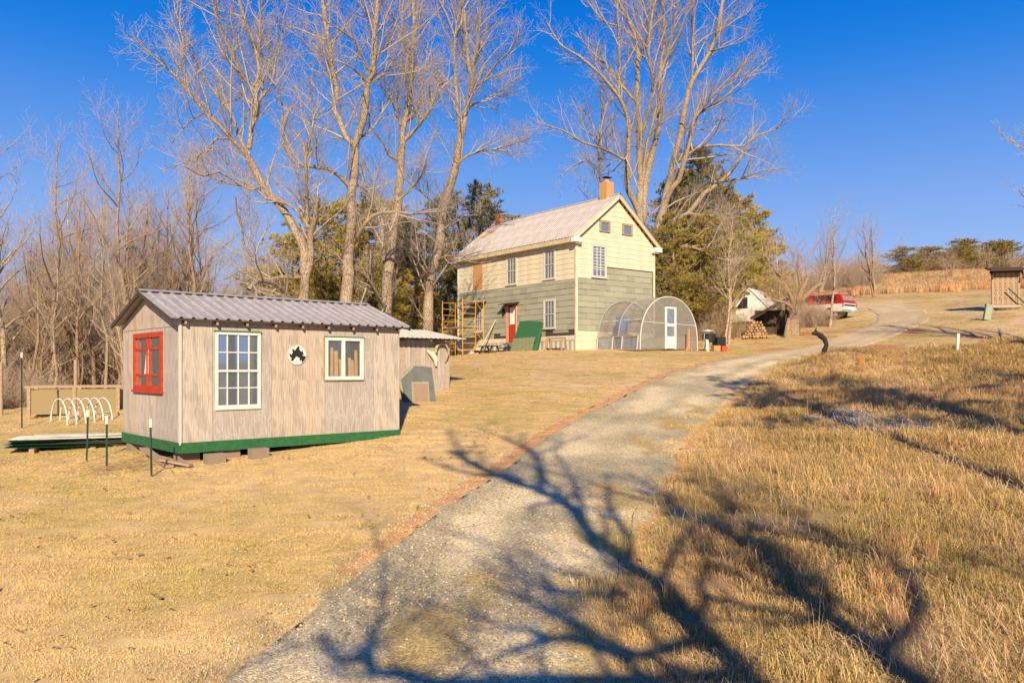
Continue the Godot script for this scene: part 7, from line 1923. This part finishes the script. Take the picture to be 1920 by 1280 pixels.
# ----------------------------------------------------------------
func sky_image(exposure: float) -> Image:
	# clear winter sky: pale at the horizon, deep blue overhead, the same all round
	var stops := [[-90.0, 96, 78, 52], [-3.0, 130, 116, 92], [0.0, 178, 205, 247], [4.0, 168, 199, 246], [8.0, 150, 186, 243], [11.0, 130, 173, 240], [17.0, 80, 146, 232], [21.0, 34, 128, 225], [25.0, 4, 114, 217], [35.0, 0, 101, 206], [90.0, 0, 82, 182]]
	var im := Image.create_empty(8, 1024, false, Image.FORMAT_RGBF)
	for y in 1024:
		var el := 90.0 - 180.0 * (y + 0.5) / 1024.0
		var k := 0
		while k < stops.size() - 2 and el > stops[k + 1][0]:
			k += 1
		var t: float = clampf((el - stops[k][0]) / (stops[k + 1][0] - stops[k][0]), 0, 1)
		var a := Color8(stops[k][1], stops[k][2], stops[k][3])
		var c := a.lerp(Color8(stops[k + 1][1], stops[k + 1][2], stops[k + 1][3]), t).srgb_to_linear()
		for x in 8:
			im.set_pixel(x, y, Color(c.r / exposure, c.g / exposure, c.b / exposure))
	return im


func _ready() -> void:
	# camera, sky, sun
	var cam := Camera3D.new()
	cam.name = "camera"
	add_child(cam)
	cam.position = Vector3(0, EYE, 0)
	var near := 0.1
	cam.set_frustum(near * 1280.0 / 1493.0, Vector2(0, near * 50.0 / 1493.0), near, 1500.0)
	cam.current = true
	var we := WorldEnvironment.new()
	we.name = "world_environment"
	var e := Environment.new()
	e.background_mode = Environment.BG_SKY
	var sk := PanoramaSkyMaterial.new()
	sk.panorama = ImageTexture.create_from_image(sky_image(1.7))
	var sky := Sky.new()
	sky.sky_material = sk
	e.sky = sky
	e.tonemap_mode = Environment.TONE_MAPPER_LINEAR
	e.tonemap_exposure = 1.7
	e.sdfgi_enabled = true
	e.ssao_enabled = true
	e.ssil_enabled = true
	we.environment = e
	add_child(we)
	var sun := DirectionalLight3D.new()
	sun.name = "sun"
	sun.light_energy = 1.6
	sun.light_color = Color(1.0, 0.90, 0.74)
	sun.light_angular_distance = 0.5
	sun.shadow_enabled = true
	add_child(sun)
	var el := deg_to_rad(28.0)
	var to_sun := Vector3(0.06, 0, 1.0).normalized() * cos(el) + Vector3(0, sin(el), 0)
	sun.look_at_from_position(to_sun * 50.0, Vector3.ZERO)
	# ground
	nz.seed = 4
	nz.frequency = 0.01
	nf.seed = 9
	nf.frequency = 0.02
	nf.fractal_octaves = 3
	make_materials()
	road_pts = catmull(ROAD, 12)
	gh.resize(GNX * GNZ)
	gr.resize(GNX * GNZ)
	for j in GNZ:
		for i in GNX:
			gh[j * GNX + i] = raw_h(GX0 + i * GS, GZ0 + j * GS)
			gr[j * GNX + i] = road_dist(GX0 + i * GS, GZ0 + j * GS)
	print("grid ", Time.get_ticks_msec())
	build_ground()
	road_pts = catmull(ROAD, 28)
	var road := ribbon(-1.55, 1.55, 0.034, 33, -28.0, 72.0, true, 0.22)
	tag(put("road", road.mesh(), M.road), "", "", "", "structure")
	for sd in [-1.0, 1.0]:
		var v := ribbon(1.35 * sd if sd > 0 else -1.95, 1.75 if sd > 0 else -1.35, 0.006, 5, 9.0, 33.0, false, 0.32)
		tag(put("clay_verge", v.mesh(), M.clay), "", "", "", "structure")
	road_pts = catmull(ROAD, 12)
	print("ground ", Time.get_ticks_msec())
	build_house()
	build_shed()
	build_annex()
	build_trees()
	print("trees ", Time.get_ticks_msec())
	build_house_things()
	build_garden()
	build_yard()
	print("things ", Time.get_ticks_msec())
	build_grass()
	build_stones()
	print("grass ", Time.get_ticks_msec())
